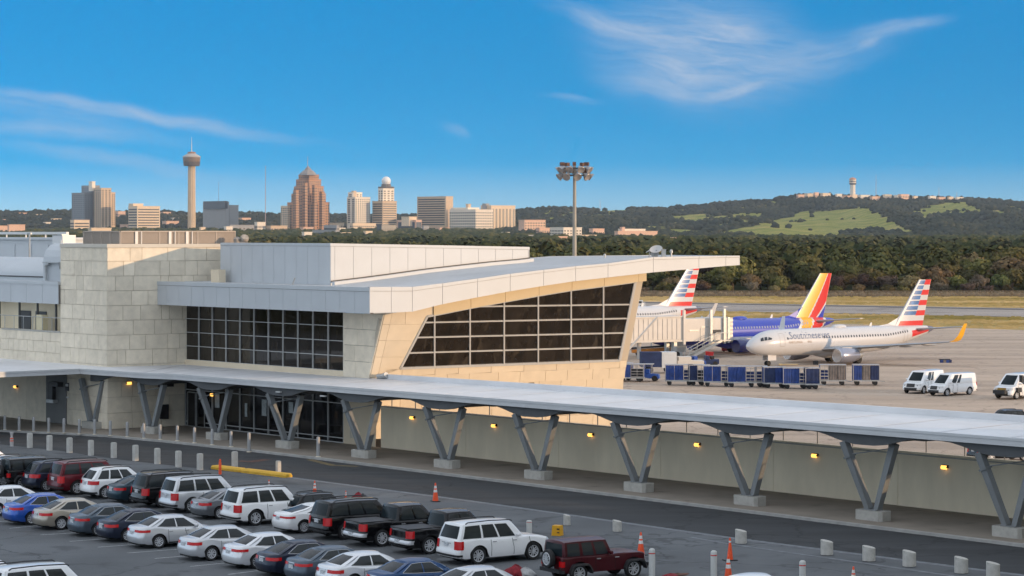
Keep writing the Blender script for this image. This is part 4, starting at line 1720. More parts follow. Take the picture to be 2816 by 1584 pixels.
# ------------------------------------------------------------------ trees, woods, fence
def leaf_mat(name, a, b, c, sc=0.25):
    m = bpy.data.materials.new(name)
    m.use_nodes = True
    w = NT(m.node_tree)
    bs = w.n['Principled BSDF']
    bs.inputs['Roughness'].default_value = 0.9
    bs.inputs['Specular IOR Level'].default_value = 0.1
    at_ = w.add('ShaderNodeAttribute', attribute_name='tone')
    col = w.ramp(at_.outputs['Fac'], [(0.0, a), (0.5, b), (1.0, c)])
    oi = w.add('ShaderNodeObjectInfo')
    hs = w.add('ShaderNodeHueSaturation')
    w.l.new(w.math('MULTIPLY_ADD', oi.outputs['Random'], 0.07, 0.455), hs.inputs['Hue'])
    w.l.new(w.math('MULTIPLY_ADD', oi.outputs['Random'], 1.0, 0.55), hs.inputs['Value'])
    hs.inputs['Saturation'].default_value = 0.9
    w.l.new(col, hs.inputs['Color'])
    w.l.new(hs.outputs[0], bs.inputs['Base Color'])
    return m


M['leaf'] = [leaf_mat('dark_oak_leaves', (0.038, 0.046, 0.015), (0.072, 0.078, 0.024), (0.15, 0.13, 0.036)),
             leaf_mat('olive_leaves', (0.055, 0.058, 0.017), (0.11, 0.10, 0.027), (0.21, 0.16, 0.042)),
             leaf_mat('rusty_leaves', (0.072, 0.054, 0.024), (0.14, 0.098, 0.042), (0.21, 0.14, 0.055)),
             leaf_mat('bare_twigs', (0.085, 0.062, 0.042), (0.14, 0.105, 0.072), (0.2, 0.15, 0.1))]
M['bark'] = mat('grey_bark', (0.11, 0.085, 0.065), 0.9, 0, .3, 2)


def crown_mesh(name, mi, seed, R=4.0, H=5.0, n_cl=28, per=105, leaf=.34, airy=0.0):
    """leaf clumps spread through an uneven crown volume; each clump many leaf-sized quads"""
    r = np.random.default_rng(seed)
    V, T = [], []
    for k in range(n_cl):
        # clump centres on an uneven dome
        th, ph = r.uniform(0, 2 * pi), math.acos(r.uniform(-.35, 1))
        rad = r.uniform(.45, .92)
        c = np.array([cos(th) * sin(ph) * R * rad, sin(th) * sin(ph) * R * rad, H * .5 + cos(ph) * H * .5 * rad])
        cr = r.uniform(.7, 1.35) * R * .33
        ct = r.uniform(-.18, .18)
        n = int(per * (.6 + .8 * r.random()))
        d = r.normal(size=(n, 3))
        d /= np.linalg.norm(d, axis=1)[:, None]
        rr = cr * (r.uniform(.35 if airy else .75, 1.05, size=(n, 1)))
        P = c + d * rr * np.array([1, 1, .8])
        oc = P - np.array([0, 0, H * .42])
        oc /= np.linalg.norm(oc, axis=1)[:, None] + 1e-6
        nrm = d * .55 + oc * .75 + r.normal(size=(n, 3)) * .38
        nrm /= np.linalg.norm(nrm, axis=1)[:, None]
        a = np.cross(nrm, r.normal(size=(n, 3)))
        a /= np.linalg.norm(a, axis=1)[:, None]
        b = np.cross(nrm, a)
        s = leaf * r.uniform(.6, 1.3, size=(n, 1))
        quad = np.stack([P - a * s - b * s * .6, P + a * s * .9 - b * s * .5, P + a * s + b * s * .6, P - a * s * .8 + b * s * .7], 1)
        V.append(quad.reshape(-1, 3))
        T.append(np.clip(.42 + ct + r.normal(size=n) * .16, 0, 1))
    V, T = np.concatenate(V), np.concatenate(T)
    me = bpy.data.meshes.new(name)
    me.from_pydata(V.tolist(), [], np.arange(len(V)).reshape(-1, 4).tolist())
    a = me.attributes.new('tone', 'FLOAT', 'FACE')
    a.data.foreach_set('value', T.astype(np.float32))
    me.materials.append(M['leaf'][mi])
    return me


def trunk_mesh(seed, H=7.0, bare=False):
    r = random.Random(seed)
    mb = MB()
    mb.tube([(0, 0, -.5), (.1, 0, 1.2), (r.uniform(-.3, .3), r.uniform(-.3, .3), 2.6), (r.uniform(-.5, .5), r.uniform(-.4, .4), H * .8)], [.3, .24, .18, .05], 6)
    for k in range(8 if bare else 5):
        z0 = r.uniform(1.3, 3.4)
        a = r.uniform(0, 2 * pi)
        L = r.uniform(1.5, 3.4)
        mb.tube([(0, 0, z0), (cos(a) * L * .5, sin(a) * L * .5, z0 + L * .55), (cos(a) * L, sin(a) * L, z0 + L * (1.0 + .3 * r.random()))], [.12, .08, .025], 5)
    return mb.mesh('trunk', M['bark'])


KINDS = [('oak_tree', 0, dict(R=4.2, H=5.4)), ('oak_tree', 1, dict(R=3.8, H=5.6)), ('cedar_tree', 0, dict(R=3.0, H=5.6, n_cl=24)),
         ('rusty_oak_tree', 2, dict(R=3.8, H=5.2)), ('bare_tree', 3, dict(R=3.7, H=5.6, n_cl=22, per=80, leaf=.22, airy=1)), ('olive_tree', 1, dict(R=3.2, H=4.8))]
KLAB = ['broad dark green oak', 'olive green round oak', 'narrow very dark cedar', 'rusty brown oak', 'bare greyish twiggy tree', 'small yellowish olive tree']
VARS = []
for k, (nm, mi, kw) in enumerate(KINDS):
    for q in range(2):
        VARS.append((nm, k, crown_mesh('crown', mi, 100 + k * 10 + q, **kw), trunk_mesh(200 + k * 10 + q, bare=nm == 'bare_tree')))


def plant(nm, k, cm, tm, x, y, z, s, rz, label, group, sq=1.0):
    o = empty(nm, (x, y, z), rz, label, 'tree', group, (s * sq, s * sq, s))
    t = bpy.data.objects.new('trunk', tm)
    COL.objects.link(t); t.parent = o
    c = bpy.data.objects.new('crown', cm)
    COL.objects.link(c); c.parent = o
    c.location = (0, 0, 1.6 if nm != 'bare_tree' else 1.9)
    return o


# wood behind the airfield fence, row by row
TR = random.Random(31)
rows = [(676, 5.0, .50, 0), (690, 6.0, .80, 1), (706, 7.0, 1.0, 2), (728, 7.5, 1.22, 3), (756, 8.0, 1.45, 4)]
rlab = ['in the foremost row of the wood beyond the runway fence', 'in the second row of the wood beyond the runway fence', 'in the middle of the wood beyond the runway',
        'in the upper part of the wood beyond the runway', 'on the skyline of the wood beyond the runway']
for y, sp, sc, ri in rows:
    x = -.225 * y if ri > 1 else -.005 * y
    x1 = .225 * y
    while x < x1:
        u = CU + x / y * F
        yy = y + TR.uniform(-6, 6)
        wts = [3, 3, 2, 3, 1.5, 2] if ri < 2 else [5, 4, 3, 2, .4, 2]
        k = TR.choices(range(6), wts)[0]
        if ri == 0:
            k = TR.choice([3, 4, 5, 1, 4])
        v = VARS[2 * k + TR.randint(0, 1)]
        s = sc * TR.uniform(.8, 1.22)
        if ri >= 3 and u > 2000:
            s *= 1.08
        plant(*v[:2], v[2], v[3], x, yy, float(land_z(x, yy)) - .1, s, TR.uniform(0, 6.28), KLAB[k] + ' ' + rlab[ri], 'trees of the wood beyond the runway', TR.uniform(.95, 1.25))
        x += sp * TR.uniform(.75, 1.3) * (1.55 if ri > 1 else 1.25)


def blob_field(name, pts, rads, mats, tones, seed, squash=.8, sub=2):
    """one mass of rough crowns: every crown a displaced dome of facets"""
    bm = bmesh.new()
    bmesh.ops.create_icosphere(bm, subdivisions=sub, radius=1)
    base = np.array([v.co[:] for v in bm.verts])
    faces = np.array([[v.index for v in f.verts] for f in bm.faces])
    bm.free()
    r = np.random.default_rng(seed)
    n, m = len(pts), len(base)
    nv = np.empty((n, m, 3))
    disp = 1 + r.uniform(-.28, .28, size=(n, m, 1))
    nv[:] = base[None] * disp * rads[:, None, None] * np.array([1, 1, squash])
    nv += pts[:, None, :]
    fs = (faces[None] + (np.arange(n) * m)[:, None, None]).reshape(-1, 3)
    me = bpy.data.meshes.new(name)
    V = nv.reshape(-1, 3)
    me.vertices.add(len(V))
    me.vertices.foreach_set('co', V.ravel().astype(np.float32))
    nf = len(fs)
    me.loops.add(nf * 3)
    me.loops.foreach_set('vertex_index', fs.ravel().astype(np.int32))
    me.polygons.add(nf)
    me.polygons.foreach_set('loop_start', np.arange(0, nf * 3, 3, dtype=np.int32))
    me.update(calc_edges=True)
    a = me.attributes.new('tone', 'FLOAT', 'FACE')
    ft = np.repeat(tones, len(faces)) + r.normal(size=nf) * .16
    a.data.foreach_set('value', np.clip(ft, 0, 1).astype(np.float32))
    me.materials.append(mats)
    o = bpy.data.objects.new(name, me)
    COL.objects.link(o)
    return tag(o, kind='stuff')


def far_leaf(name, a, b, c):
    m = bpy.data.materials.new(name)
    m.use_nodes = True
    w = NT(m.node_tree)
    bs = w.n['Principled BSDF']
    bs.inputs['Roughness'].default_value = 1.0
    bs.inputs['Specular IOR Level'].default_value = 0.0
    at_ = w.add('ShaderNodeAttribute', attribute_name='tone')
    w.l.new(w.ramp(at_.outputs['Fac'], [(0.0, a), (0.5, b), (1.0, c)]), bs.inputs['Base Color'])
    return m


M['far_leaf'] = far_leaf('distant_woodland', (0.030, 0.040, 0.019), (0.062, 0.068, 0.028), (0.14, 0.115, 0.04))
M['hill_leaf'] = far_leaf('hillside_woodland', (0.024, 0.033, 0.026), (0.040, 0.047, 0.032), (0.075, 0.072, 0.042))

# wooded plain between the airfield wood and the town (each crown too far to count)
r = np.random.default_rng(5)
P, Rr = [], []
def crown_field(name, pts, rads, tones, seed, quads, leaf):
    """one mass of leafy crowns: leaf clumps merged into a single mesh"""
    r = np.random.default_rng(seed)
    protos = []
    for q in range(6):
        d = r.normal(size=(quads, 3)); d /= np.linalg.norm(d, axis=1)[:, None]
        d[:, 2] = np.abs(d[:, 2]) - .25
        cl = r.normal(size=(9, 3)) * .42
        P_ = cl[r.integers(0, 9, quads)] * [1, 1, .7] + d * r.uniform(.35, .62, (quads, 1))
        nr = d * .5 + P_ * 1.0 + r.normal(size=(quads, 3)) * .3
        nr /= np.linalg.norm(nr, axis=1)[:, None]
        a = np.cross(nr, r.normal(size=(quads, 3))); a /= np.linalg.norm(a, axis=1)[:, None]
        b = np.cross(nr, a)
        s = leaf * r.uniform(.6, 1.3, (quads, 1))
        protos.append((np.stack([P_ - a * s - b * s * .6, P_ + a * s * .9 - b * s * .5, P_ + a * s + b * s * .6, P_ - a * s * .8 + b * s * .7], 1).reshape(-1, 3), r.normal(size=quads) * .16))
    V = np.concatenate([protos[i % 6][0] * rads[i] + pts[i] for i in range(len(pts))])
    T = np.concatenate([np.clip(protos[i % 6][1] + tones[i], 0, 1) for i in range(len(pts))])
    nf = len(V) // 4
    me = bpy.data.meshes.new(name)
    me.vertices.add(len(V)); me.vertices.foreach_set('co', V.ravel().astype(np.float32))
    me.loops.add(nf * 4); me.loops.foreach_set('vertex_index', np.arange(nf * 4, dtype=np.int32))
    me.polygons.add(nf); me.polygons.foreach_set('loop_start', np.arange(0, nf * 4, 4, dtype=np.int32))
    me.update(calc_edges=True)
    a = me.attributes.new('tone', 'FLOAT', 'FACE')
    a.data.foreach_set('value', T.astype(np.float32))
    me.materials.append(M['far_leaf'])
    o = bpy.data.objects.new(name, me)
    COL.objects.link(o)
    return tag(o, kind='stuff')


for y0, y1, n, rad, qd, lf in ((772, 1000, 1000, 4.6, 330, .16), (1000, 1650, 1600, 5.2, 190, .2), (1650, 2800, 2200, 6.5, 110, .27)):
    y = np.sqrt(r.uniform(y0 ** 2, y1 ** 2, n))
    x = r.uniform(-.24, .24, n) * y
    rr = rad * r.uniform(.7, 1.35, n) * (.75 + .6 * vnoise(x / 38, y / 50, 41))
    crown_field('upper_woods', np.stack([x, y, land_z(x, y) + rr * (.72 if y0 < 900 else .35 if y0 < 1200 else .12) + (1.8 if y0 < 900 else .3)], 1), rr, np.clip(.42 + (vnoise(x / 30, y / 60, 2) - .5) * .6 + r.normal(size=n) * .12, 0, 1), int(y0), qd, lf)
for y0, y1, n, rad in ((2800, 4300, 3000, 6.5), (4300, 5600, 2000, 7.0)):
    y = np.sqrt(r.uniform(y0 ** 2, y1 ** 2, n))
    x = r.uniform(-.24, .24 if y0 < 4200 else -.004, n) * y
    rr = rad * r.uniform(.6, 1.4, n)
    z = land_z(x, y) + rr * .35
    P.append(np.stack([x, y, z], 1)); Rr.append(rr)
P, Rr = np.concatenate(P), np.concatenate(Rr)
tone = np.clip(.4 + (vnoise(P[:, 0] / 30, P[:, 1] / 60, 2) - .5) * .7 + r.normal(size=len(P)) * .13, 0, 1)
blob_field('distant_woods', P, Rr, M['far_leaf'], tone, 6)
# woodland over the hills
n = 34000
y = r.uniform(4300, 7150, n)
x = r.uniform(-.235, .235, n) * y
u = CU + x / y * F
gm = grass_mask(x, y)
keep = (gm < .5) | (r.random(n) < .012)
keep &= ((u > 1380) | (y > 6200)) & (r.random(n) < .55 + .45 * (y > 5600))
x, y = x[keep], y[keep]
rr = 6.0 * r.uniform(.5, 1.5, len(x)) * (1 + .35 * (y > 6900))
P = np.stack([x, y, land_z(x, y) + rr * .35], 1)
tone = np.clip(.42 + (vnoise(x / 90, y / 90, 8) - .5) * .7 + r.normal(size=len(x)) * .12, 0, 1)
blob_field('hillside_woods', P, rr, M['hill_leaf'], tone, 9, .85, 1)
# dry brush at the foot of the wood
n = 900
y = r.uniform(664, 674, n)
x = r.uniform(-.02, .24, n) * y
rr = r.uniform(.4, 1.25, n)
P = np.stack([x, y, land_z(x, y) + rr * .4], 1)
M['brush'] = far_leaf('dry_brush', (0.10, 0.075, 0.045), (0.17, 0.13, 0.08), (0.25, 0.19, 0.12))
blob_field('dry_brush', P, rr, M['brush'], np.clip(r.normal(size=n) * .2 + .45, 0, 1), 12, 1.0, 1)

# chain link fence along the far grass edge
fe = empty('airfield_fence', (0, 662, APR), 0, 'long brownish chain link fence at the foot of the wood', 'fence')
m = bpy.data.materials.new('chain_link')
m.use_nodes = True
w = NT(m.node_tree)
w.n['Principled BSDF'].inputs['Base Color'].default_value = (.22, .17, .12, 1)
w.n['Principled BSDF'].inputs['Alpha'].default_value = 0.5
mb = MB()
mb.quad((-20, 0, 0), (165, 0, 0), (165, 0, 1.75), (-20, 0, 1.75))
mb.build('mesh_panel', m, fe)
mb = MB()
for k in range(75):
    mb.tube([(-20 + k * 2.5, 0, -.3), (-20 + k * 2.5, 0, 1.9)], .035, 5)
mb.tube([(-20, 0, 1.78), (165, 0, 1.78)], .03, 5)
tag(mb.build('fence_frame', mat('rusty_fence_post',(.16,.12,.09),.8), fe), kind='stuff')

# dry grass tussocks on the airfield (many thin blades, one object)
n = 9000
r = np.random.default_rng(15)
xx = r.uniform(-.03, .235, n)
yy = np.sqrt(r.uniform(440 ** 2, 662 ** 2, n))
xx = xx * yy
uu = CU + xx / yy * F
vt0 = 830.5 + (uu - 1800) * 17.5 / 1016
vt1 = 853 + (uu - 1800) * 19 / 1016
vv = HV + 18 / yy * F
va = 871 + (uu - 1700) * 41 / 1200
ok = ((vv < vt0 - 1) | (vv > vt1 + 1)) & (vv < va - 1)
xx, yy = xx[ok], yy[ok]
n = len(xx)
h = r.uniform(.08, .34, n)
wd = r.uniform(.3, 1.3, n)
V = np.stack([np.stack([xx - wd, yy, np.full(n, APR)], 1), np.stack([xx + wd, yy, np.full(n, APR)], 1), np.stack([xx + wd * .6, yy + .1, APR + h], 1), np.stack([xx - wd * .6, yy + .1, APR + h], 1)], 1)
me = bpy.data.meshes.new('grass_tussocks')
me.from_pydata(V.reshape(-1, 3).tolist(), [], np.arange(n * 4).reshape(-1, 4).tolist())
me.materials.append(M['grass'])
o = bpy.data.objects.new('grass_tussocks', me)
COL.objects.link(o)
tag(o, kind='stuff')

# ------------------------------------------------------------------ the town
def bmat(name, c, rough=.8, vary=.06, sc=.05):
    return mat(name, c, rough, 0, vary, sc)


BM = {'tan': bmat('tan_stone_wall', (.62, .45, .30)), 'cream': bmat('cream_wall', (.76, .58, .40)), 'white': bmat('white_wall', (.80, .69, .56)), 'grey': bmat('grey_wall', (.34, .33, .32)),
      'brown': bmat('brown_brick_wall', (.47, .245, .135), .85, .12, .06), 'pink': bmat('pink_stucco_wall', (.70, .44, .31)), 'slate': bmat('slate_glass_wall', (.20, .20, .20), .5), 'dark': bmat('dark_glass_wall', (.05, .06, .07), .3),
      'glass': mat('blue_facade_glass', (.05, .075, .10), .15), 'win': mat('distant_window', (.03, .032, .035), .35), 'roof': bmat('flat_roof', (.30, .27, .24)), 'darkroof': bmat('dark_roof', (.10, .09, .085)),
      'mast': mat('red_white_mast', (.42, .30, .28), .6)}


def tower_block(root, nm, cx, cy, z0, z1, wl_, wr_, wall, nl, nr, fl, style='grid', winm='win', roofm='roof', ang=0.0):
    """block whose near vertical edge stands at (cx, cy): wl_ m along LV (left face), wr_ m along RV (right face);
    windows are pieces of the facade pattern set in the same mesh"""
    mb = MB()
    o = Vector((cx, cy, 0)) - Vector(root.location).xy.to_3d()
    l, r_ = LV, RV
    if ang:
        R_ = Matrix.Rotation(ang, 3, 'Z')
        l, r_ = R_ @ LV, R_ @ RV
    ln, rn = Vector((-l.y, l.x, 0)), Vector((r_.y, -r_.x, 0))
    z0 -= root.location.z
    z1 -= root.location.z
    p = [o, o + r_ * wr_, o + r_ * wr_ + l * wl_, o + l * wl_]
    mb.prism([(q.x, q.y) for q in p], z0 - 12, z1, 0)
    e = .35
    for ex, n, L, nc in ((l, ln, wl_, nl), (r_, rn, wr_, nr)):
        if nc <= 0:
            continue
        H = z1 - z0
        fh = H / (fl + .8)
        for j in range(fl):
            zb_ = z0 + fh * (j + .45)
            if style == 'band':
                mb.box(o + ex * (L * .04) + n * e + UP * zb_, ex * (L * .92), -n * e, UP * (fh * .5), 1)
            elif style == 'grid':
                for i in range(nc):
                    mb.box(o + ex * (L * (i + .24) / nc) + n * e + UP * zb_, ex * (L * .52 / nc), -n * e, UP * (fh * .55), 1)
        if style == 'fin':
            for i in range(nc):
                mb.box(o + ex * (L * (i + .3) / nc) + n * e + UP * (z0 + fh * .6), ex * (L * .5 / nc), -n * e, UP * (H - fh * 1.8), 1)
        if style == 'curtain':
            mb.box(o + ex * (L * .06) + n * e + UP * (z0 + 2), ex * (L * .88), -n * e, UP * (H - 6), 1)
            for j in range(1, fl):
                mb.box(o + ex * (L * .05) + n * (e + .25) + UP * (z0 + 2 + (H - 6) * j / fl), ex * (L * .9), -n * .3, UP * .6, 0)
    mb.box(o - (l + r_) * .5 + UP * z1, r_ * (wr_ + 1), l * (wl_ + 1), UP * 1.3, 0)
    ob = mb.build(nm, [BM[wall], BM[winm]], root, fix=True)
    return ob


def place_px(u0, u1, vt, vb, Y, split):
    """near edge position and face widths of a block seen between u0 and u1, its near edge at fraction split"""
    ue = u0 + (u1 - u0) * split
    p = at(ue, vb, Y)
    E = Vector((p.x, p.y, 0))
    wl_ = onplane(u0, vb, E, LV)[0] if split > .02 else 14.0
    wr_ = onplane(u1, vb, E, RV)[0] if split < .98 else 14.0
    return E, p.z, EYE - (vt - HV) / F * Y, max(6, wl_), max(6, wr_)


def land_Y(u, v):
    """distance at which the land is seen at pixel row v"""
    ys = np.arange(2600, 6990, 15.0)
    xs = (u - CU) / F * ys
    vv = HV + (EYE - land_z(xs, ys)) / ys * F
    k = np.nonzero(vv <= v)[0]
    return float(ys[k[0]]) if len(k) else 6980.0


def building(name, label, u0, u1, vt, vb, Y, split, wall, nl, nr, fl, style='grid', winm='win', part='wall', cat='building', group=None):
    if u0 > 1400 and name != 'hilltop_house':
        Y = min(Y, land_Y(u0, vb + 2))
    E, z0, z1, wl_, wr_ = place_px(u0, u1, vt, vb, Y, split)
    root = empty(name, (E.x, E.y, z0), 0, label, cat, group)
    tower_block(root, part, E.x, E.y, z0, z1, wl_, wr_, wall, nl, nr, fl, style, winm)
    return root


def extra(root, nm, u0, u1, vt, vb, Y, split, wall, nl=0, nr=0, fl=1, style='grid', winm='win'):
    E, z0, z1, wl_, wr_ = place_px(u0, u1, vt, vb, Y, split)
    return tower_block(root, nm, E.x, E.y, z0, z1, wl_, wr_, wall, nl, nr, fl, style, winm)


def mast_on(root, nm, u, vt, vb, Y, r_=.9):
    mb = MB()
    a, b = at(u, vb, Y), at(u, vt, Y)
    mb.tube([a - Vector(root.location), b - Vector(root.location)], [r_, r_ * .55], 6)
    return mb.build(nm, BM['mast'], root)


D0 = 5900.0
b = building('glass_tower', 'tall dark glass tower with stepped roof and tan wing at the left of the skyline', 197, 254, 531, 625, D0, .62, 'slate', 6, 3, 16, 'grid', 'glass')
extra(b, 'tower_core', 224, 275, 511, 625, D0 + 15, .6, 'slate', 6, 3, 19, 'grid', 'glass')
extra(b, 'tan_wing', 258, 306, 518, 626, D0 - 25, .42, 'tan', 4, 3, 18, 'grid')
extra(b, 'right_wing', 296, 317, 530, 622, D0 + 5, .3, 'tan', 2, 3, 16, 'grid')
extra(b, 'penthouse', 244, 262, 500, 512, D0, .5, 'white')
mast_on(b, 'mast', 253, 495, 503, D0, .5)
b = building('office_block', 'beige banded office block between the glass tower and the observation tower', 353, 440, 568, 640, D0 - 100, .28, 'cream', 1, 1, 9, 'band')
extra(b, 'penthouse', 354, 394, 561, 570, D0 - 60, .3, 'cream')
b = building('fin_office', 'grey office block with vertical fins just right of the observation tower', 558, 630, 556, 620, D0 + 120, .88, 'grey', 16, 2, 1, 'fin')
extra(b, 'low_wing', 628, 656, 565, 618, D0 + 160, .1, 'grey', 2, 5, 1, 'fin')
extra(b, 'roof_band', 560, 626, 554, 561, D0 + 118, .88, 'darkk' if 0 else 'dark')
mast_on(b, 'mast', 601, 500, 556, D0 + 140, .45)
# observation tower
p = at(527, 625, D0)
ob = empty('observation_tower', p, 0, 'slender concrete observation tower with a round saucer top and antenna', 'tower')
sc = D0 / F
mb = MB()
mb.lathe([(9.6 * sc, -10 * sc), (9.3 * sc, 20 * sc), (8.6 * sc, 110 * sc), (8.6 * sc, 172 * sc)], n=12)
for k in range(12):
    a = k * pi / 6 + .1
    mb.tube([(cos(a) * 9.4 * sc, sin(a) * 9.4 * sc, -8 * sc), (cos(a) * 8.7 * sc, sin(a) * 8.7 * sc, 170 * sc)], 1.7 * sc, 6)
mb.build('shaft', bmat('pale_concrete_shaft', (.66, .50, .33)), ob, smooth=30)
mb = MB()
mb.lathe([(8 * sc, 168 * sc), (21 * sc, 168.5 * sc), (22.5 * sc, 180 * sc)], n=32, mi=0)
mb.lathe([(23 * sc, 180 * sc), (23.8 * sc, 186 * sc), (24 * sc, 192 * sc)], n=32, mi=1)
mb.lathe([(24.8 * sc, 192 * sc), (25 * sc, 194.5 * sc), (14 * sc, 201 * sc), (11 * sc, 203 * sc)], n=32, mi=2)
mb.lathe([(11 * sc, 203 * sc), (11.6 * sc, 205 * sc), (11 * sc, 207 * sc), (3 * sc, 208 * sc)], n=24, mi=3)
for k in range(36):
    a = k * pi / 18
    mb.tube([(cos(a) * 21.4 * sc, sin(a) * 21.4 * sc, 169 * sc), (cos(a) * 22.9 * sc, sin(a) * 22.9 * sc, 180 * sc)], .45 * sc, 5, 1)
mb.build('saucer', [BM['darkroof'], bmat('saucer_rim', (.20, .14, .10)), bmat('saucer_roof', (.42, .38, .34)), bmat('saucer_crown', (.30, .16, .10))], ob, smooth=30)
mb = MB()
mb.tube([(0, 0, 207 * sc), (0, 0, 230 * sc), (0, 0, 248 * sc)], [1.3 * sc, .9 * sc, .45 * sc], 6)
mb.build('antenna', mat('white_antenna', (.6, .55, .52), .5), ob)
mst = empty('radio_mast', at(730, 636, 5600), 0, 'very thin tall radio mast between the fin office and the brown stepped tower', 'mast')
mast_on(mst, 'lattice', 730, 455, 640, 5600, 1.0)
# brown stepped tower
b = building('stepped_tower', 'brown brick stepped skyscraper with pointed crown and spire', 790, 906, 557, 632, D0, .54, 'brown', 9, 9, 9, 'grid')
tiers = [(801, 896, 533, 560, .53, 8, 8, 3), (808, 890, 513, 536, .53, 7, 7, 3), (814, 883, 494, 516, .52, 6, 6, 3), (821, 877, 481, 497, .52, 5, 5, 2)]
for i, (u0, u1, vt, vb, sp, nl_, nr_, f_) in enumerate(tiers):
    extra(b, 'tier', u0, u1, vt, vb, D0 + 14 * (i + 1), sp, 'brown', nl_, nr_, f_)
for u0, u1, vt in ((806, 822, 524), (832, 846, 504), (858, 872, 510), (878, 893, 528)):
    extra(b, 'buttress', u0, u1, vt, 625, D0 - 6, .5, 'brown', 2, 2, 14)
mb = MB()
q = at(847, 482, D0 + 60) - Vector(b.location)
mb.lathe([(25 * sc, 0), (22.5 * sc, 5 * sc), (15 * sc, 12 * sc), (9 * sc, 16 * sc), (7.5 * sc, 19 * sc), (4 * sc, 23 * sc), (1.2 * sc, 26 * sc)], q, UP, 8)
mb.build('crown_roof', bmat('grey_green_crown', (.27, .24, .22)), b)
mast_on(b, 'spire', 846, 430, 460, D0 + 60, .8)
building('side_block', 'small cream block at the left foot of the brown stepped tower', 772, 800, 567, 626, D0 + 60, .72, 'cream', 4, 2, 10)
b = building('apartment_tower', 'cream apartment tower with rows of small windows right of the brown tower', 954, 1018, 543, 615, D0, .36, 'white', 2, 7, 13)
extra(b, 'upper_slab', 957, 996, 530, 545, D0 + 20, .35, 'white', 1, 3, 2)
extra(b, 'penthouse', 966, 980, 526, 531, D0 + 20, .5, 'tan')
b = building('dome_tower', 'tan tower topped by a white radar dome', 1024, 1091, 554, 622, D0, .42, 'tan', 5, 1, 10, 'band')
extra(b, 'upper_block', 1040, 1084, 519, 556, D0 + 20, .3, 'white', 2, 3, 5)
mb = MB()
q = at(1062, 519, D0 + 45) - Vector(b.location)
mb.lathe([(19 * sc, 0), (22.5 * sc, 3 * sc), (23 * sc, 5.5 * sc), (14 * sc, 6 * sc), (13 * sc, 13 * sc)], q, UP, 12)
mb.build('gallery', bmat('gallery_dark', (.16, .14, .12)), b)
mb = MB()
mb.lathe([(10 * sc, 11 * sc)] + [(12.8 * sc * sin(radians(a)), (21 - 12.8 * cos(radians(a))) * sc) for a in range(130 - 75, 181, 12)] , q, UP, 24)
mb.build('dome', mat('white_dome', (.78, .74, .70), .5), b, smooth=50)
building('podium_office', 'cream office with window grid in front of the apartment tower', 962, 1034, 615, 650, D0 - 300, .12, 'cream', 2, 12, 4)
building('glass_office', 'low blue glass office with pink side wall below the dome tower', 1092, 1160, 606, 650, D0 - 250, .76, 'pink', 6, 1, 1, 'curtain', 'glass')
extra(COL.objects[-2] if 0 else [o for o in bpy.data.objects if o.name.startswith('glass_office')][0], 'upper_floor', 1104, 1146, 597, 608, D0 - 245, .5, 'cream')
b = building('hotel_slab', 'wide tan hotel slab with dark horizontal window bands', 1147, 1246, 541, 622, D0 + 40, .80, 'tan', 1, 0, 12, 'band')
b = building('white_hotel', 'long white hotel block with vertical rows of dark windows', 1236, 1356, 577, 644, D0 - 80, .60, 'white', 12, 10, 8)
extra(b, 'upper_block', 1240, 1318, 572, 580, D0 - 40, .6, 'white')
extra(b, 'lift_house', 1281, 1295, 562, 574, D0 - 20, .5, 'tan')
b = building('cream_slab', 'tall cream slab block behind the white hotel at the right end of the skyline', 1322, 1417, 566, 640, D0 + 60, .3, 'cream', 6, 7, 10, 'fin')
extra(b, 'penthouse', 1326, 1346, 561, 568, D0 + 70, .5, 'grey')
building('blue_block', 'small blue glass block with pink corner in front of the hotel slab', 1177, 1236, 627, 657, D0 - 500, .55, 'pink', 5, 0, 1, 'curtain', 'glass')
b = building('civic_building', 'grey glass civic building with cream terraces just above the white roof box', 859, 930, 634, 672, 4300, .9, 'grey', 7, 1, 1, 'curtain', 'glass')
extra(b, 'terrace', 928, 970, 641, 668, 4280, .3, 'cream', 2, 4, 2, 'band')
extra(b, 'upper_hall', 890, 932, 621, 636, 4320, .85, 'grey', 5, 1, 1, 'curtain')
building('small_hospital', 'cream hospital like block with dark centre left of the light mast', 1426, 1500, 606, 640, D0 - 100, .22, 'pink', 0, 8, 4)
building('terrace_offices', 'grey and cream office terrace behind the light mast', 1513, 1600, 627, 655, 5200, .42, 'white', 9, 6, 3)
b = building('long_warehouse', 'long pale low complex right of the light mast at the foot of the hills', 1690, 1808, 637, 657, 5000, .08, 'pink', 0, 10, 1)
extra(b, 'upper_block', 1700, 1775, 631, 640, b.location.y + 20, .1, 'white', 0, 6, 1)
extra(b, 'stack', 1708, 1714, 626, 640, b.location.y + 10, .5, 'pink')
building('windowless_store', 'peach windowless box at the far left edge of the town', 22, 69, 619, 650, 4600, .06, 'pink', 0, 0, 1)
building('low_store', 'low peach store left of the windowless box', -20, 24, 622, 645, 4700, .1, 'pink', 0, 3, 1)
building('terraced_store', 'low peach terraced block in front of the glass tower', 193, 246, 606, 628, 5300, .2, 'cream', 2, 5, 2, 'band')
building('white_barn', 'cream low hall just above the louvred screen', 242, 306, 629, 645, 3300, .15, 'cream', 0, 2, 1)
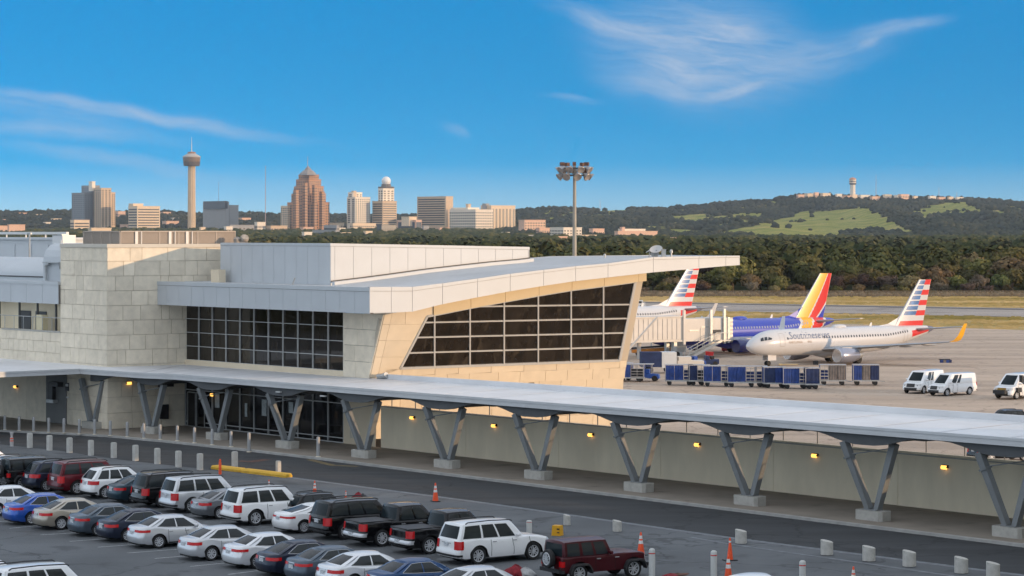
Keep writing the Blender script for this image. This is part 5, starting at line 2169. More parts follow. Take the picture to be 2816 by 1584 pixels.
small = [(446, 492, 609, 622, 5600, 'pink', 'low pink hall right of the beige banded office'), (558, 606, 611, 626, 5500, 'pink', 'low pink hall in front of the fin office'),
         (610, 700, 620, 640, 5200, 'grey', 'long grey flat hall right of the pink halls'), (318, 345, 582, 600, 6500, 'pink', 'small pink block on the ridge behind the glass tower'),
         (140, 172, 602, 610, 6000, 'cream', 'tiny cream house row on the left wooded slope'), (40, 75, 586, 592, 6700, 'pink', 'tiny pink roofs on the far left ridge'),
         (548, 565, 626, 640, 4300, 'cream', 'small cream cabin among trees above the tower roof'), (616, 640, 624, 645, 4200, 'white', 'small white shed above the right end of the louvred screen'),
         (700, 730, 612, 640, 5400, 'white', 'white sloping shed at the thin radio mast'), (730, 790, 622, 640, 5300, 'tan', 'low tan row left of the brown tower foot'),
         (825, 862, 626, 640, 5400, 'pink', 'low pink roof in front of the brown tower'), (830, 858, 640, 662, 4500, 'white', 'small white glazed pavilion left of the grey civic building'),
         (905, 946, 614, 632, 5500, 'cream', 'cream stepped block left of the cream window grid office'), (1000, 1024, 637, 656, 5000, 'cream', 'small cream cube under the cream window grid office'),
         (1380, 1412, 640, 650, 5300, 'white', 'low white sheds under the cream slab block'), (1474, 1512, 628, 646, 5300, 'pink', 'low pink terrace right of the cream hospital like block'),
         (1620, 1662, 630, 645, 5400, 'pink', 'low pink hall between the office terrace and the long pale complex'), (1815, 1870, 655, 662, 5200, 'pink', 'tiny pink sheds at the right end of the long pale complex'),
         (1978, 2026, 663, 668, 5100, 'white', 'row of tiny white sheds at the foot of the wooded hills'), (1160, 1180, 622, 640, 5700, 'grey', 'grey annex under the hotel slab'),
         (1036, 1090, 620, 645, D0 - 120, 'dark', 'dark glass podium of the radar dome tower'), (440, 470, 584, 592, 6600, 'pink', 'tiny pink house on the ridge between office and observation tower')]
for u0, u1, vt, vb, Y, wl_m, lb in small:
    Y = land_Y(u0, vb + 1)
    building('low_building', lb, u0, u1, vt, vb + 4, Y, .25, wl_m, 3, 6, 1 if vb - vt < 16 else 2, 'grid', group='small low buildings of the town')
ORDN = 'first second third fourth fifth sixth seventh eighth ninth tenth eleventh twelfth thirteenth fourteenth fifteenth sixteenth seventeenth eighteenth nineteenth'.split()
tiny = [(8, 14, 604, 612, 5200), (95, 118, 590, 596, 6300), (118, 140, 612, 619, 4900), (255, 275, 606, 616, 5000), (330, 352, 618, 630, 4700), (406, 440, 588, 595, 6300), (470, 492, 600, 607, 5600), (512, 522, 592, 598, 6200),
        (655, 690, 600, 610, 5700), (672, 700, 588, 594, 6500), (912, 950, 628, 640, 4800), (1095, 1120, 652, 660, 4200), (1262, 1300, 650, 658, 4300), (1310, 1345, 645, 655, 4500), (1362, 1400, 655, 662, 4000), (1440, 1475, 648, 656, 4300), (1520, 1560, 652, 660, 4100), (1585, 1640, 648, 656, 4400), (1870, 1905, 660, 665, 4200)]
tiny.sort()
for i, (u0, u1, vt, vb, Y) in enumerate(tiny):
    Y = land_Y(u0, vb)
    building('tiny_house', 'tiny pale house among the trees of the town, %s of nineteen from the left' % ORDN[i], u0, u1, vt, vb + 6, Y, .3, ['pink', 'cream', 'white', 'grey'][i % 4], 2, 4, 1, group='tiny houses scattered through the town')
# hilltop: control tower, houses and masts
RY = RID_Y - 30
p = at(2345, 541, RY)
ct = empty('control_tower', p, 0, 'pale control tower with dark banded cab on the hilltop', 'tower')
sc = RY / F
mb = MB()
mb.lathe([(8.6 * sc, -8 * sc), (7.4 * sc, 6 * sc), (7.0 * sc, 34 * sc)], n=8)
mb.build('shaft', BM['white'], ct)
mb = MB()
mb.lathe([(7 * sc, 33 * sc), (10.5 * sc, 35 * sc), (10.5 * sc, 37.5 * sc)], n=12, mi=1)
mb.lathe([(9.2 * sc, 37.5 * sc), (9.2 * sc, 41 * sc)], n=12, mi=0)
mb.lathe([(10.4 * sc, 41 * sc), (10.4 * sc, 43 * sc)], n=12, mi=1)
mb.lathe([(9 * sc, 43 * sc), (9.6 * sc, 47 * sc)], n=12, mi=0)
mb.lathe([(10.4 * sc, 47 * sc), (10 * sc, 49 * sc), (6 * sc, 52 * sc), (1 * sc, 53.5 * sc)], n=12, mi=2)
mb.build('cab', [BM['white'], BM['darkroof'], bmat('terracotta', (.50, .24, .15))], ct)
hill_b = [(2212, 2240, 533, 543), (2238, 2252, 530, 541), (2256, 2284, 532, 543), (2228, 2248, 541, 549), (2297, 2316, 534, 546), (2316, 2342, 539, 547), (2340, 2358, 536, 548),
          (2360, 2392, 537, 546), (2392, 2420, 541, 548), (2428, 2452, 536, 548), (2458, 2500, 537, 547), (2470, 2500, 535, 541), (2510, 2524, 540, 548), (2552, 2574, 540, 549),
          (2576, 2600, 543, 550), (2606, 2622, 542, 550), (2626, 2650, 543, 550), (2190, 2212, 536, 541)]
ord_ = ['first', 'second', 'third', 'fourth', 'fifth', 'sixth', 'seventh', 'eighth', 'ninth', 'tenth', 'eleventh', 'twelfth', 'thirteenth', 'fourteenth', 'fifteenth', 'sixteenth', 'seventeenth', 'eighteenth']
hill_b.sort()
for i, (u0, u1, vt, vb) in enumerate(hill_b):
    building('hilltop_house', 'small pink lit building on the hilltop ridge, %s from the left' % ord_[i], u0, u1, vt, vb + 5, RY - 120 + 20 * (i % 3), .25, ['pink', 'cream', 'white'][i % 3], 3, 5, 1, group='buildings along the hilltop ridge')
for i, (u, vt, vb, lb) in enumerate([(2409, 480, 541, 'tall red and white lattice mast right of the hilltop control tower'), (2582, 515, 546, 'thin dark mast on the right part of the hilltop'), (2631, 527, 546, 'short lattice mast at the right end of the hilltop houses'), (1650, 549, 572, 'short thin mast on the low ridge right of the light mast')]):
    o = empty('hill_mast', at(u, vb, RY), 0, lb, 'mast')
    mast_on(o, 'lattice', u, vt, vb + 4, RY, .9)
# ------------------------------------------------------------------ vehicles
def paint(name, c, metal=0.0, rough=.32):
    dark = max(c) < .2
    m = mat(name, c, rough, metal, 0, coat=0.25 if dark else 0.7, spec=.25 if dark else .5)
    return m


def ip(x, pts):
    return float(np.interp(x, [p[0] for p in pts], [p[1] for p in pts]))


class Car:
    """body from horizontal outlines with wheel arches, glasshouse as a frustum with pillars"""
    def __init__(self, P):
        self.P = P
        self.meshes = []       # (part name, mesh, parent part or None, location, slot key)
        self.make()

    def half(self):
        P = self.P
        pts = [('r', f) for f in (0, .3, .6, .85)]
        pts += [('rc', a) for a in (.2, .5, .8)]
        L, xr, xf = P['L'], P['xr'], P['xf']
        ra = P['r'] + P.get('gap', .06)
        ss = set()
        x0, x1 = P['cr'] + .02, L - P['cf'] - .02
        for k in range(29):
            ss.add(round(k / 28, 4))
        for xw in (xr, xf):
            for q in (-1.02, -.995, -.9, -.75, -.55, -.3, 0, .3, .55, .75, .9, .995, 1.02):
                s = (xw + q * ra - x0) / (x1 - x0)
                if 0 < s < 1:
                    ss.add(round(s, 4))
        ss = sorted(ss)
        pts += [('s', s) for s in ss]
        pts += [('fc', a) for a in (.2, .5, .8)]
        pts += [('f', f) for f in (.85, .6, .3, 0)]
        return pts

    def xy(self, p, z):
        """plan position of outline point p at height z (left half, y >= 0)"""
        P = self.P
        w = P['W'] / 2 * ip(z, P['wz'])
        r0 = ip(z, P['rear'])
        x1 = P['L'] - ip(z, P['front'])
        cr, cf = P['cr'], P['cf']
        k, a = p
        bow, bowf = P.get('bow', .07), P.get('bowf', .16)
        if k == 'r':
            y = a * (w - cr)
            return r0 + bow * (a ** 2) * .6, y
        if k == 'rc':
            q = a * pi / 2
            return r0 + bow * .6 + cr - cr * cos(q) , (w - cr) + cr * sin(q)
        if k == 's':
            s = a
            return (r0 + bow * .6 + cr) + s * ((x1 - bowf * .6 - cf) - (r0 + bow * .6 + cr)), w * (1 - .035 * (2 * s - 1) ** 4)
        if k == 'fc':
            q = (1 - a) * pi / 2
            return x1 - bowf * .6 - cf + cf * cos(q), (w - cf) * .965 + cf * sin(q)
        y = a * (w - cf) * .965
        return x1 - bowf * .6 * a ** 2, y

    def edge(self, x):
        P = self.P
        z = P['sill'] if .35 < x < P['L'] - .35 else P['sill'] + .06
        ra = P['r'] + P.get('gap', .06)
        for xw in (P['xr'], P['xf']):
            d = abs(x - xw)
            if d <= ra:
                z = max(z, P['r'] + sqrt(max(0, ra * ra - d * d)))
        return z

    def top(self, x):
        return ip(x, self.P['zt'])

    def make(self):
        P = self.P
        hp = self.half()
        lv = [0, .05, .16, .3, .45, .6, .75, .88, .96, 1.0]
        rows_l = []
        for t in lv:
            row = []
            for p in hp:
                zm = .6
                x, y = self.xy(p, zm)
                e, tp = self.edge(x) if p[0] == 's' else P['sill'] + .06, self.top(x)
                z = e + (tp - e) * t
                x, y = self.xy(p, z)
                if t >= .96:
                    k = .985 if t < 1 else .955
                    y *= k
                    z -= 0.0
                    if p[0] in ('r', 'rc') and t == 1:
                        x += .02
                row.append((x, y, z))
            rows_l.append(row)
        n = len(hp)
        body = MB()
        # closed loop: left half then mirrored right half back
        def loop(row):
            return row + [(x, -y, z) for x, y, z in reversed(row[1:-1])]
        body.grid([loop(r) for r in rows_l], 0, close=True, flip=False)
        cap = []
        fr = [1, .72, .4, 0, -.4, -.72, -1]
        cr_ = P.get('crown', .035)
        for i in range(n):
            x, y, z = rows_l[-1][i]
            cap.append([(x, y * f, z + cr_ * (1 - f * f) * min(1, y / .4)) for f in fr])
        body.grid(cap, 0, flip=False)
        # ---- glasshouse
        rb, rt, ft, fb, wb, wt, H = P['rb'], P['rt'], P['ft'], P['fb'], P['wb'], P['wt'], P['H']
        spans = P['win']
        ss = sorted(set([0, 1, .5] + [q for a, b in spans for q in (a, b)] + [k / 12 for k in range(13)]))
        gp = [('r', f) for f in (0, .3, .6, .86)] + [('rc', a) for a in (.35, .7)] + [('s', s) for s in ss] + [('fc', a) for a in (.3, .65)] + [('f', f) for f in (.86, .6, .3, 0)]
        sr, sf = P.get('sr', .10), P.get('sf', .16)

        def ghp(p, u):
            """u 0 belt .. 1 roof edge"""
            x0, x1 = rb + (rt - rb) * u, fb + (ft - fb) * u
            w = wb + (wt - wb) * u + .035 * sin(pi * u)
            k, a = p
            bo, bf = .05 + .04 * (1 - u), .10 + .10 * (1 - u)
            if k == 'r':
                x, y = x0 + bo * a * a, a * (w - sr)
            elif k == 'rc':
                q = a * pi / 2
                x, y = x0 + bo + sr - sr * cos(q), w - sr + sr * sin(q)
            elif k == 's':
                xa, xb = x0 + bo + sr, x1 - bf - sf
                x, y = xa + (xb - xa) * a, w * (1 - .05 * (2 * a - 1) ** 4)
            elif k == 'fc':
                q = (1 - a) * pi / 2
                x, y = x1 - bf - sf + sf * cos(q), (w - sf) * .95 + sf * sin(q)
            else:
                x, y = x1 - bf * a * a, a * (w - sf) * .95
            zb_ = self.top(min(max(x, .03), P['L'] - .05)) - .015 + cr_ * (1 - min(1, (y / (P['W'] / 2)) ** 2))
            xm = (rt + ft) / 2
            zr = H - .075 - P.get('roofarc', .05) * ((x - xm) / max(.5, (ft - rt) / 2)) ** 2 * (1 if abs(x - xm) < (ft - rt) else 1)
            zr = max(zr, H - .2)
            sg = u if k in ('r', 'f') else u
            z = zb_ + (zr - zb_) * (sin(sg * pi / 2) if P.get('curvy') and k in ('r', 'f', 'rc', 'fc') else sg)
            return Vector((x, y, z))
        lv = [0, .07, .3, .6, .90, 1.0]
        R = [[ghp(p, u) for p in gp] for u in lv]
        m = len(gp)
        glass = {}

        def isglass(i, j):
            """face between gp[i], gp[i+1], levels j, j+1"""
            if not 1 <= j <= 3:
                return None
            a, b = gp[i], gp[i + 1]
            if a[0] == 'r' and b[0] == 'r':
                return 'rear_window' if P.get('rearglass', True) else None
            if a[0] == 'f' and b[0] == 'f':
                return 'windshield'
            if a[0] == 's' and b[0] == 's':
                for q, (s0, s1) in enumerate(spans):
                    if a[1] >= s0 - 1e-6 and b[1] <= s1 + 1e-6:
                        return 'side_window%d' % q
            return None
        for sgn in (1, -1):
            mir = lambda v: (v[0], v[1] * sgn, v[2])
            for j in range(len(lv) - 1):
                for i in range(m - 1):
                    q = [mir(R[j][i]), mir(R[j][i + 1]), mir(R[j + 1][i + 1]), mir(R[j + 1][i])]
                    if sgn < 0:
                        q = q[::-1]
                    g = isglass(i, j)
                    if g is None:
                        body.add(q, [(0, 1, 2, 3)], 0)
                    else:
                        key = g if g in ('rear_window', 'windshield') else g + ('l' if sgn > 0 else 'r')
                        glass.setdefault(key, MB()).add(q, [(0, 1, 2, 3)], 0)
        roof = []
        for i in range(m):
            v = R[-1][i]
            roof.append([(v.x, v.y * f, v.z + .07 * (1 - abs(f) ** 2.5) * min(1, v.y / .35)) for f in fr])
        body.grid(roof, P.get('roofslot', 0), flip=False)

        def fin(mb, ang):
            me = mb.mesh('car_part', [M['white']], None)
            bm = bmesh.new()
            bm.from_mesh(me)
            bmesh.ops.remove_doubles(bm, verts=bm.verts, dist=.0008)
            bmesh.ops.recalc_face_normals(bm, faces=bm.faces)
            bm.to_mesh(me)
            bm.free()
            me.polygons.foreach_set('use_smooth', [True] * len(me.polygons))
            me.set_sharp_from_angle(angle=radians(ang))
            return me
        bme = fin(body, 42)
        c = Vector((P['L'] / 2, 0, .7))
        self.add('body', bme, 'paint')
        for k in sorted(glass):
            gm = fin(glass[k], 60)
            # keep glass facing out
            pn = gm.polygons[0]
            if (Vector(pn.center) - Vector((P['L'] / 2, 0, .8))).dot(pn.normal) < 0:
                gm.flip_normals()
            nm = 'side_window' if k.startswith('side') else k
            self.add(nm, gm, 'glass' if nm == 'side_window' else 'glass_rear')
        # underbody
        u = MB()
        u.box((.18, -P['W'] / 2 + .30, P['sill'] - .02), (P['L'] - .36, 0, 0), (0, P['W'] - .6, 0), (0, 0, .55))
        u.box((P['xr'] + .5, -P['W'] / 2 + .05, P['sill'] + .02), (P['xf'] - P['xr'] - 1.0, 0, 0), (0, P['W'] - .1, 0), (0, 0, .2))
        self.add('underbody', u.mesh('underbody', M['under']), M['under'])

        def patch(idx, z0, z1, off=.012, nz=3, sgn=1):
            mb = MB()
            rows = []
            for j in range(nz + 1):
                z = z0 + (z1 - z0) * j / nz
                row = []
                for p in idx:
                    x, y = self.xy(p, z)
                    d = Vector((x - min(max(x, .5), P['L'] - .5), y - min(y, P['W'] / 2 - .35), 0))
                    d = d.normalized() if d.length > 1e-4 else Vector((0, 1, 0))
                    row.append((x + d.x * off, (y + d.y * off) * sgn, z))
                rows.append(row)
            mb.grid(rows, 0)
            return mb
        # tail lamps
        tl = P['tail']
        for sgn in (1, -1):
            idx = [('r', f) for f in tl['rf']] + [('rc', a) for a in (.0, .25, .5, .75, 1.0)][(1 if tl['rf'] else 0):] + [('s', s) for s in tl['sf']]
            mb = patch(idx, tl['z'][0], tl['z'][1], .014, 3, sgn)
            self.add('tail_light', fin(mb, 80), M['tail_red'])
        # plate, recess, bumper strip, badge bar
        x, _ = self.xy(('r', 0), P['plate'])
        b = MB()
        b.box((x - .022, -.19, P['plate'] - .09), (.02, 0, 0), (0, .38, 0), (0, 0, .19))
        self.add('licence_plate', b.mesh('licence_plate', M['plate']), M['plate'])
        if 'bar' in P:
            b = patch([('r', -f) for f in (.5, .25)] + [('r', f) for f in (0, .25, .5)], P['bar'], P['bar'] + .035, .02, 1)
            self.add('chrome_bar', fin(b, 80), M['chrome'])
        if 'bump' in P:
            full = [('rc', 1.0), ('rc', .5)]
            b = patch([('r', 0), ('r', .4), ('r', .85), ('rc', .3), ('rc', .7), ('s', .02)], P['bump'][0], P['bump'][1], .02, 2)
            b2 = patch([('r', 0), ('r', .4), ('r', .85), ('rc', .3), ('rc', .7), ('s', .02)], P['bump'][0], P['bump'][1], .02, 2, -1)
            b.add(b2.v, b2.f)
            self.add('bumper_strip', fin(b, 80), P.get('bump_mat', M['matte_black']))
        # head lamps and grille
        for sgn in (1, -1):
            b = patch([('f', .62), ('f', .85), ('fc', .8), ('fc', .5), ('fc', .2)], P['head'][0], P['head'][1], .014, 2, sgn)
            self.add('headlight', fin(b, 80), M['head_clear'])
        b = patch([('f', -.5), ('f', -.2), ('f', .2), ('f', .5)], P['head'][0] - .12, P['head'][1] - .02, .016, 1)
        self.add('grille', fin(b, 80), M['matte_black'])
        # door seams and handles
        for sgn in (1, -1):
            for s in P['seams']:
                b = patch([('s', s), ('s', s + .005)], P['sill'] + .06, self.top(P['L'] * .5) - .04, .006, 5, sgn)
                self.add('door_seam', b.mesh('door_seam', M['under']), M['under'])
            for s in P['handles']:
                x, y = self.xy(('s', s), self.top(P['L'] * .5) - .14)
                b = MB()
                b.cbox((x, sgn * (y + .018), self.top(P['L'] * .5) - .14), .2, .04, .035)
                self.add('door_handle', b.mesh('door_handle', M['chrome']), P.get('handle_mat', M['chrome']))
            # mirrors
            v = ghp(('s', P['mir']), .12)
            b = MB()
            b.lathe([(.001, -.11), (.07, -.09), (.095, 0), (.07, .09), (.001, .11)], (v.x, sgn * (v.y + .15), v.z + .03), (.15, sgn, 0), 10)
            b.bar((v.x, sgn * (v.y - .02), v.z), (v.x, sgn * (v.y + .1), v.z + .01), .05)
            self.add('mirror', fin(b, 50), 'paint')
            # window trim
            if P.get('trim'):
                s0, s1 = spans[0][0], spans[-1][1]
                path = [ghp(('s', s0 + (s1 - s0) * k / 8), .07) for k in range(9)]
                path2 = [ghp(('s', s0 + (s1 - s0) * k / 8), .90) for k in range(9)]
                b = MB()
                pth = [Vector((q.x, sgn * (q.y + .006), q.z)) for q in path] + [Vector((q.x, sgn * (q.y + .006), q.z)) for q in reversed(path2)]
                b.tube(pth + [pth[0]], .009, 4)
                self.add('window_trim', b.mesh('window_trim', M['chrome']), M['chrome'])
            if P.get('rails'):
                b = MB()
                y = (P['wt'] - .06) * sgn
                x0, x1 = P['rt'] + .25, P['ft'] - .1
                b.tube([(x0, y, H - .08), (x0 + .12, y, H - .02), ((x0 + x1) / 2, y, H + .015), (x1 - .12, y, H - .02), (x1, y, H - .08)], .028, 6)
                self.add('roof_rail', b.mesh('roof_rail', M['matte_black']), M['matte_black'])
        # wheels
        r = P['r']
        ty = MB()
        prof = [(r * .68, -.10), (r * .9, -.115), (r * .985, -.08), (r, -.02), (r, .02), (r * .985, .08), (r * .9, .115), (r * .68, .10), (r * .66, .02)]
        ty.lathe(prof[:-1], (0, 0, 0), (0, 1, 0), 24, caps=False)
        tym = ty.mesh('tyre', M['black'], 50)
        rim = MB()
        rim.lathe([(r * .69, .085), (r * .66, .10), (r * .61, .09), (r * .60, .03)], (0, 0, 0), (0, 1, 0), 24, caps=False)
        ns = P.get('spokes', 6)
        rim.lathe([(r * .17, .06), (r * .17, .095), (.001, .10)], (0, 0, 0), (0, 1, 0), 12, caps=False)
        for k in range(ns):
            a = 2 * pi * k / ns
            d = Vector((cos(a), 0, sin(a)))
            t = Vector((-sin(a), 0, cos(a)))
            y = Vector((0, 1, 0))
            for o_ in ((-.03, -.055), (.03, .055)) if P.get('twin', True) else ((0, 0),):
                p0, p1 = d * r * .12 + t * o_[0], d * r * .64 + t * o_[1]
                w_ = .022 if P.get('twin', True) else .05
                rim.box8([p0 - t * w_ + y * .05, p1 - t * w_ + y * .05, p1 + t * w_ + y * .05, p0 + t * w_ + y * .05,
                          p0 - t * w_ + y * .09, p1 - t * w_ + y * .085, p1 + t * w_ + y * .085, p0 + t * w_ + y * .09])
        rim.lathe([(r * .62, .028), (.001, .03)], (0, 0, 0), (0, 1, 0), 20, 1, caps=False)
        rim.lathe([(r * .68, -.09), (.001, -.09)], (0, 0, 0), (0, 1, 0), 20, 1, caps=False)
        rme = rim.mesh('rim', [M['alloy'], M['under']], 40)
        yw = P['W'] / 2 - .135
        for xw in (P['xr'], P['xf']):
            for sgn in (1, -1):
                self.meshes.append(('wheel', tym, None, ((xw, yw * sgn, r), 0 if sgn > 0 else pi), None, rme))
        P.get('extra', lambda s: None)(self)

    def add(self, name, me, m):
        self.meshes.append((name, me, m, ((0, 0, 0), 0), None, None))

    def place(self, loc, head, label, color, group, name='car', cat='car', scale=1.0, roof=None):
        """loc: ground point under the right rear wheel; head: heading angle"""
        P = self.P
        root = empty(name, (0, 0, 0), head, label, cat, group, scale)
        off = Vector((P['xr'], -(P['W'] / 2 - .1), 0)) * (scale if isinstance(scale, (int, float)) else scale[0])
        off.rotate(Matrix.Rotation(head, 3, 'Z'))
        root.location = Vector(loc) - off
        for nm, me, m, (l, rz), _, sub in self.meshes:
            o = bpy.data.objects.new(nm, me)
            COL.objects.link(o)
            o.parent = root
            o.location = l
            o.rotation_euler = (0, 0, rz)
            if m is None:
                s = bpy.data.objects.new('rim', sub)
                COL.objects.link(s)
                s.parent = o
                continue
            mm = color if m == 'paint' else (M['car_glass'] if m == 'glass' else M['car_glass_rear'] if m == 'glass_rear' else m)
            o.material_slots[0].link = 'OBJECT'
            o.material_slots[0].material = mm
        return root


SED = dict(L=4.85, W=1.84, H=1.50, xr=1.08, xf=3.86, r=.335, sill=.20, cr=.34, cf=.42, zt=[(0, .97), (.12, 1.0), (.5, 1.03), (.9, 1.02), (1.6, .955), (2.6, .925), (3.4, .925), (3.9, .88), (4.45, .76), (4.85, .64)],
           wz=[(.18, .90), (.35, .97), (.55, 1.0), (.72, .985), (.9, .95), (1.05, .93)], rear=[(.18, .16), (.32, .04), (.5, .0), (.62, .015), (.74, .06), (.95, .10), (1.05, .13)],
           front=[(.18, .12), (.35, .02), (.5, .0), (.62, .06), (.8, .25)], rb=.46, rt=1.34, ft=2.72, fb=3.70, wb=.82, wt=.60, win=[(.10, .49), (.52, .92)], roofarc=.05, curvy=True,
           tail=dict(rf=(.66, .76, .85), sf=(.0, .04), z=(.75, .89)), plate=.74, bar=.86, head=(.58, .70), seams=(.30, .545, .78), handles=(.34, .57), mir=.90, trim=True, spokes=6)
SUV = dict(L=4.8, W=1.92, H=1.74, xr=.98, xf=3.78, r=.37, sill=.26, cr=.32, cf=.40, zt=[(0, 1.06), (.4, 1.10), (2.4, 1.05), (3.4, 1.05), (4.1, .98), (4.6, .86), (4.8, .74)],
           wz=[(.2, .92), (.4, .98), (.65, 1.0), (.9, .985), (1.1, .955)], rear=[(.2, .12), (.38, .02), (.55, 0), (.68, .04), (.85, .09), (1.1, .13)], front=[(.2, .12), (.45, 0), (.7, .06), (1, .2)],
           rb=.14, rt=.62, ft=2.72, fb=3.5, wb=.865, wt=.68, win=[(.06, .30), (.335, .60), (.63, .90)], roofarc=.05, tail=dict(rf=(.62, .76, .85), sf=(.0, .03), z=(.82, 1.03)), plate=.86, bar=.97,
           head=(.68, .84), seams=(.33, .58, .80), handles=(.37, .61), mir=.93, rails=True, bump=(.32, .42), spokes=5)
BIG = dict(SUV, L=5.35, W=2.04, H=1.92, xr=1.18, xf=4.15, r=.41, sill=.30, cr=.20, cf=.30, zt=[(0, 1.14), (.5, 1.16), (3.0, 1.14), (3.9, 1.14), (4.7, 1.08), (5.2, .98), (5.35, .88)],
           rear=[(.25, .10), (.42, .0), (.6, 0), (.7, .05), (.9, .07), (1.2, .09)], rb=.10, rt=.38, ft=3.22, fb=3.92, wb=.93, wt=.79, win=[(.035, .33), (.365, .61), (.64, .90)], sr=.08, roofarc=.04,
           tail=dict(rf=(.80, .85), sf=(.0, .02), z=(.72, 1.10)), plate=.92, head=(.78, .98), bump=(.40, .50), seams=(.34, .60, .81), handles=(.385, .63), gap=.07, crown=.03)
PICK = dict(BIG, L=5.75, xr=1.2, xf=4.75, H=1.93, zt=[(0, 1.16), (1.9, 1.18), (2.1, 1.16), (4.3, 1.15), (5.2, 1.08), (5.6, 1.0), (5.75, .9)], rb=2.0, rt=2.2, ft=3.75, fb=4.45, win=[(.06, .44), (.50, .88)], rails=False,
            seams=(.37, .58, .74), handles=(.42, .62), mir=.92, tail=dict(rf=(.82, .85), sf=(.0, .015), z=(.78, 1.12)), bump_mat=M['chrome'], bump=(.50, .68), plate=.60, wt=.77)
PICK.pop('bar')


def pick_extra(s):
    b = MB()
    P = s.P
    b.box((.12, -P['W'] / 2 + .2, P['zt'][0][1] + .01), (1.75, 0, 0), (0, P['W'] - .4, 0), (0, 0, .045))
    s.add('bed_cover', b.mesh('bed_cover', M['matte_black']), M['matte_black'])


PICK['extra'] = pick_extra
JEEP = dict(BIG, L=4.45, W=1.66, H=1.86, xr=.92, xf=3.78, r=.42, sill=.44, cr=.06, cf=.10, zt=[(0, 1.14), (2.6, 1.14), (3.0, 1.16), (4.2, 1.12), (4.45, 1.06)], wz=[(.2, .96), (.5, 1), (1.2, .985)],
            rear=[(.3, .04), (.5, 0), (1.2, .02)], front=[(.3, .05), (.6, 0), (1.1, .05)], bow=.01, bowf=.04, rb=.03, rt=.10, ft=2.48, fb=2.85, wb=.80, wt=.71, win=[(.05, .32), (.385, .62), (.675, .93)], sr=.05, sf=.06,
            roofarc=.02, tail=dict(rf=(.74, .85), sf=(.0, .02), z=(.74, .98)), plate=.62, head=(.78, .98), bump=(.46, .60), rails=False, seams=(.39, .63, .86), handles=(.43, .66), mir=.96, gap=.10, spokes=5, crown=.02, trim=False)
JEEP.pop('bar')


def jeep_extra(s):
    P = s.P
    for xw in (P['xr'], P['xf']):
        for sgn in (1, -1):
            b = MB()
            rows = []
            for k in range(13):
                a = radians(8 + 164 * k / 12)
                c, q = cos(a), sin(a)
                ry, rz_ = .60, .56
                x, z = xw + ry * c, .42 + rz_ * min(q, .80) / .80 * .80
                y0, y1 = P['W'] / 2 - .06, P['W'] / 2 + .17
                rows.append([(x, sgn * y0, z), (x, sgn * y1, z - .03), (x - .05 * c, sgn * (y1 + .01), z - .09), (x - .08 * c, sgn * y0, z - .08)])
            b.grid(rows, 0, close=True)
            s.add('wheel_flare', b.mesh('wheel_flare', M['matte_black'], 40), M['matte_black'])
    # spare wheel on the tailgate
    b = MB()
    r = .40
    b.lathe([(r * .6, -.10), (r * .92, -.12), (r, -.06), (r, .06), (r * .92, .11), (r * .66, .10)], (-.2, -.05, 1.06), (-1, 0, 0), 24, caps=False)
    s.add('spare_wheel', b.mesh('spare_wheel', M['black'], 50), M['black'])
    b = MB()
    o_ = (-.2, -.05, 1.06)
    b.lathe([(r * .70, .105), (r * .66, .125), (r * .58, .11), (r * .57, .06)], o_, (-1, 0, 0), 24, caps=False)
    b.lathe([(r * .20, .09), (r * .18, .125), (.001, .13)], o_, (-1, 0, 0), 12, caps=False)
    for k in range(5):
        a = 2 * pi * k / 5 + .3
        d, t = Vector((0, cos(a), sin(a))), Vector((0, -sin(a), cos(a)))
        for w_ in (-.045, .045):
            p = Vector((-.305, -.05, 1.06)) + t * w_ * .6
            b.bar(p + d * r * .12, p + d * r * .62 + t * w_ * .7, .05, .04)
    s.add('spare_rim', b.mesh('spare_rim', M['alloy'], 40), M['alloy'])
    b = MB()
    b.lathe([(r * .6, .05), (.001, .05)], o_, (-1, 0, 0), 20, caps=False)
    s.add('spare_hub', b.mesh('spare_hub', M['under']), M['under'])
    for q, w_ in ((-.12, .2), (4.35, .28)):
        b = MB()
        b.box((q, -.74, .48), (w_, 0, 0), (0, 1.48, 0), (0, 0, .16))
        s.add('bumper', b.mesh('bumper', M['matte_black']), M['matte_black'])


JEEP['extra'] = jeep_extra
VAN = dict(BIG, L=5.5, W=2.05, H=2.2, xr=1.2, xf=4.5, r=.38, sill=.32, cr=.12, cf=.28, zt=[(0, 1.2), (4.3, 1.2), (4.7, 1.14), (5.3, 1.0), (5.5, .86)], rear=[(.3, .04), (.5, 0), (1.3, .03)],
           rb=.05, rt=.12, ft=3.75, fb=4.75, wb=.98, wt=.86, win=[(.60, .70), (.735, .91)], rearglass=True, rails=False, roofarc=.02, tail=dict(rf=(.82, .85), sf=(.0, .01), z=(.9, 1.25)), plate=.8,
           head=(.80, 1.0), bump=(.42, .52), seams=(.585, .72, .86), handles=(.62, .75), mir=.94)
def van_extra(s):
    P = s.P
    for z0, z1, nm in ((.34, .60, 'front_bumper'), (.66, 1.0, 'front_grille')):
        ids = [('f', -.85), ('f', -.5), ('f', 0), ('f', .5), ('f', .85)] if nm == 'front_grille' else [('f', -.85), ('f', 0), ('f', .85)]
        b = MB()
        rows = []
        for z in (z0, (z0 + z1) / 2, z1):
            row = []
            for k, a in ids:
                x, y = s.xy((k, abs(a) * (.72 if nm == 'front_grille' else 1.12)), z)
                row.append((x + (.05 if nm == 'front_bumper' else .03), y * (1 if a > 0 else -1), z))
            rows.append(row)
        b.grid(rows, 0)
        if nm == 'front_bumper':
            b.grid([[(x - .12, y, z) for x, y, z in rows[-1]], rows[-1]], 0)
        s.add(nm, b.mesh(nm, M['matte_black']), M['matte_black'])


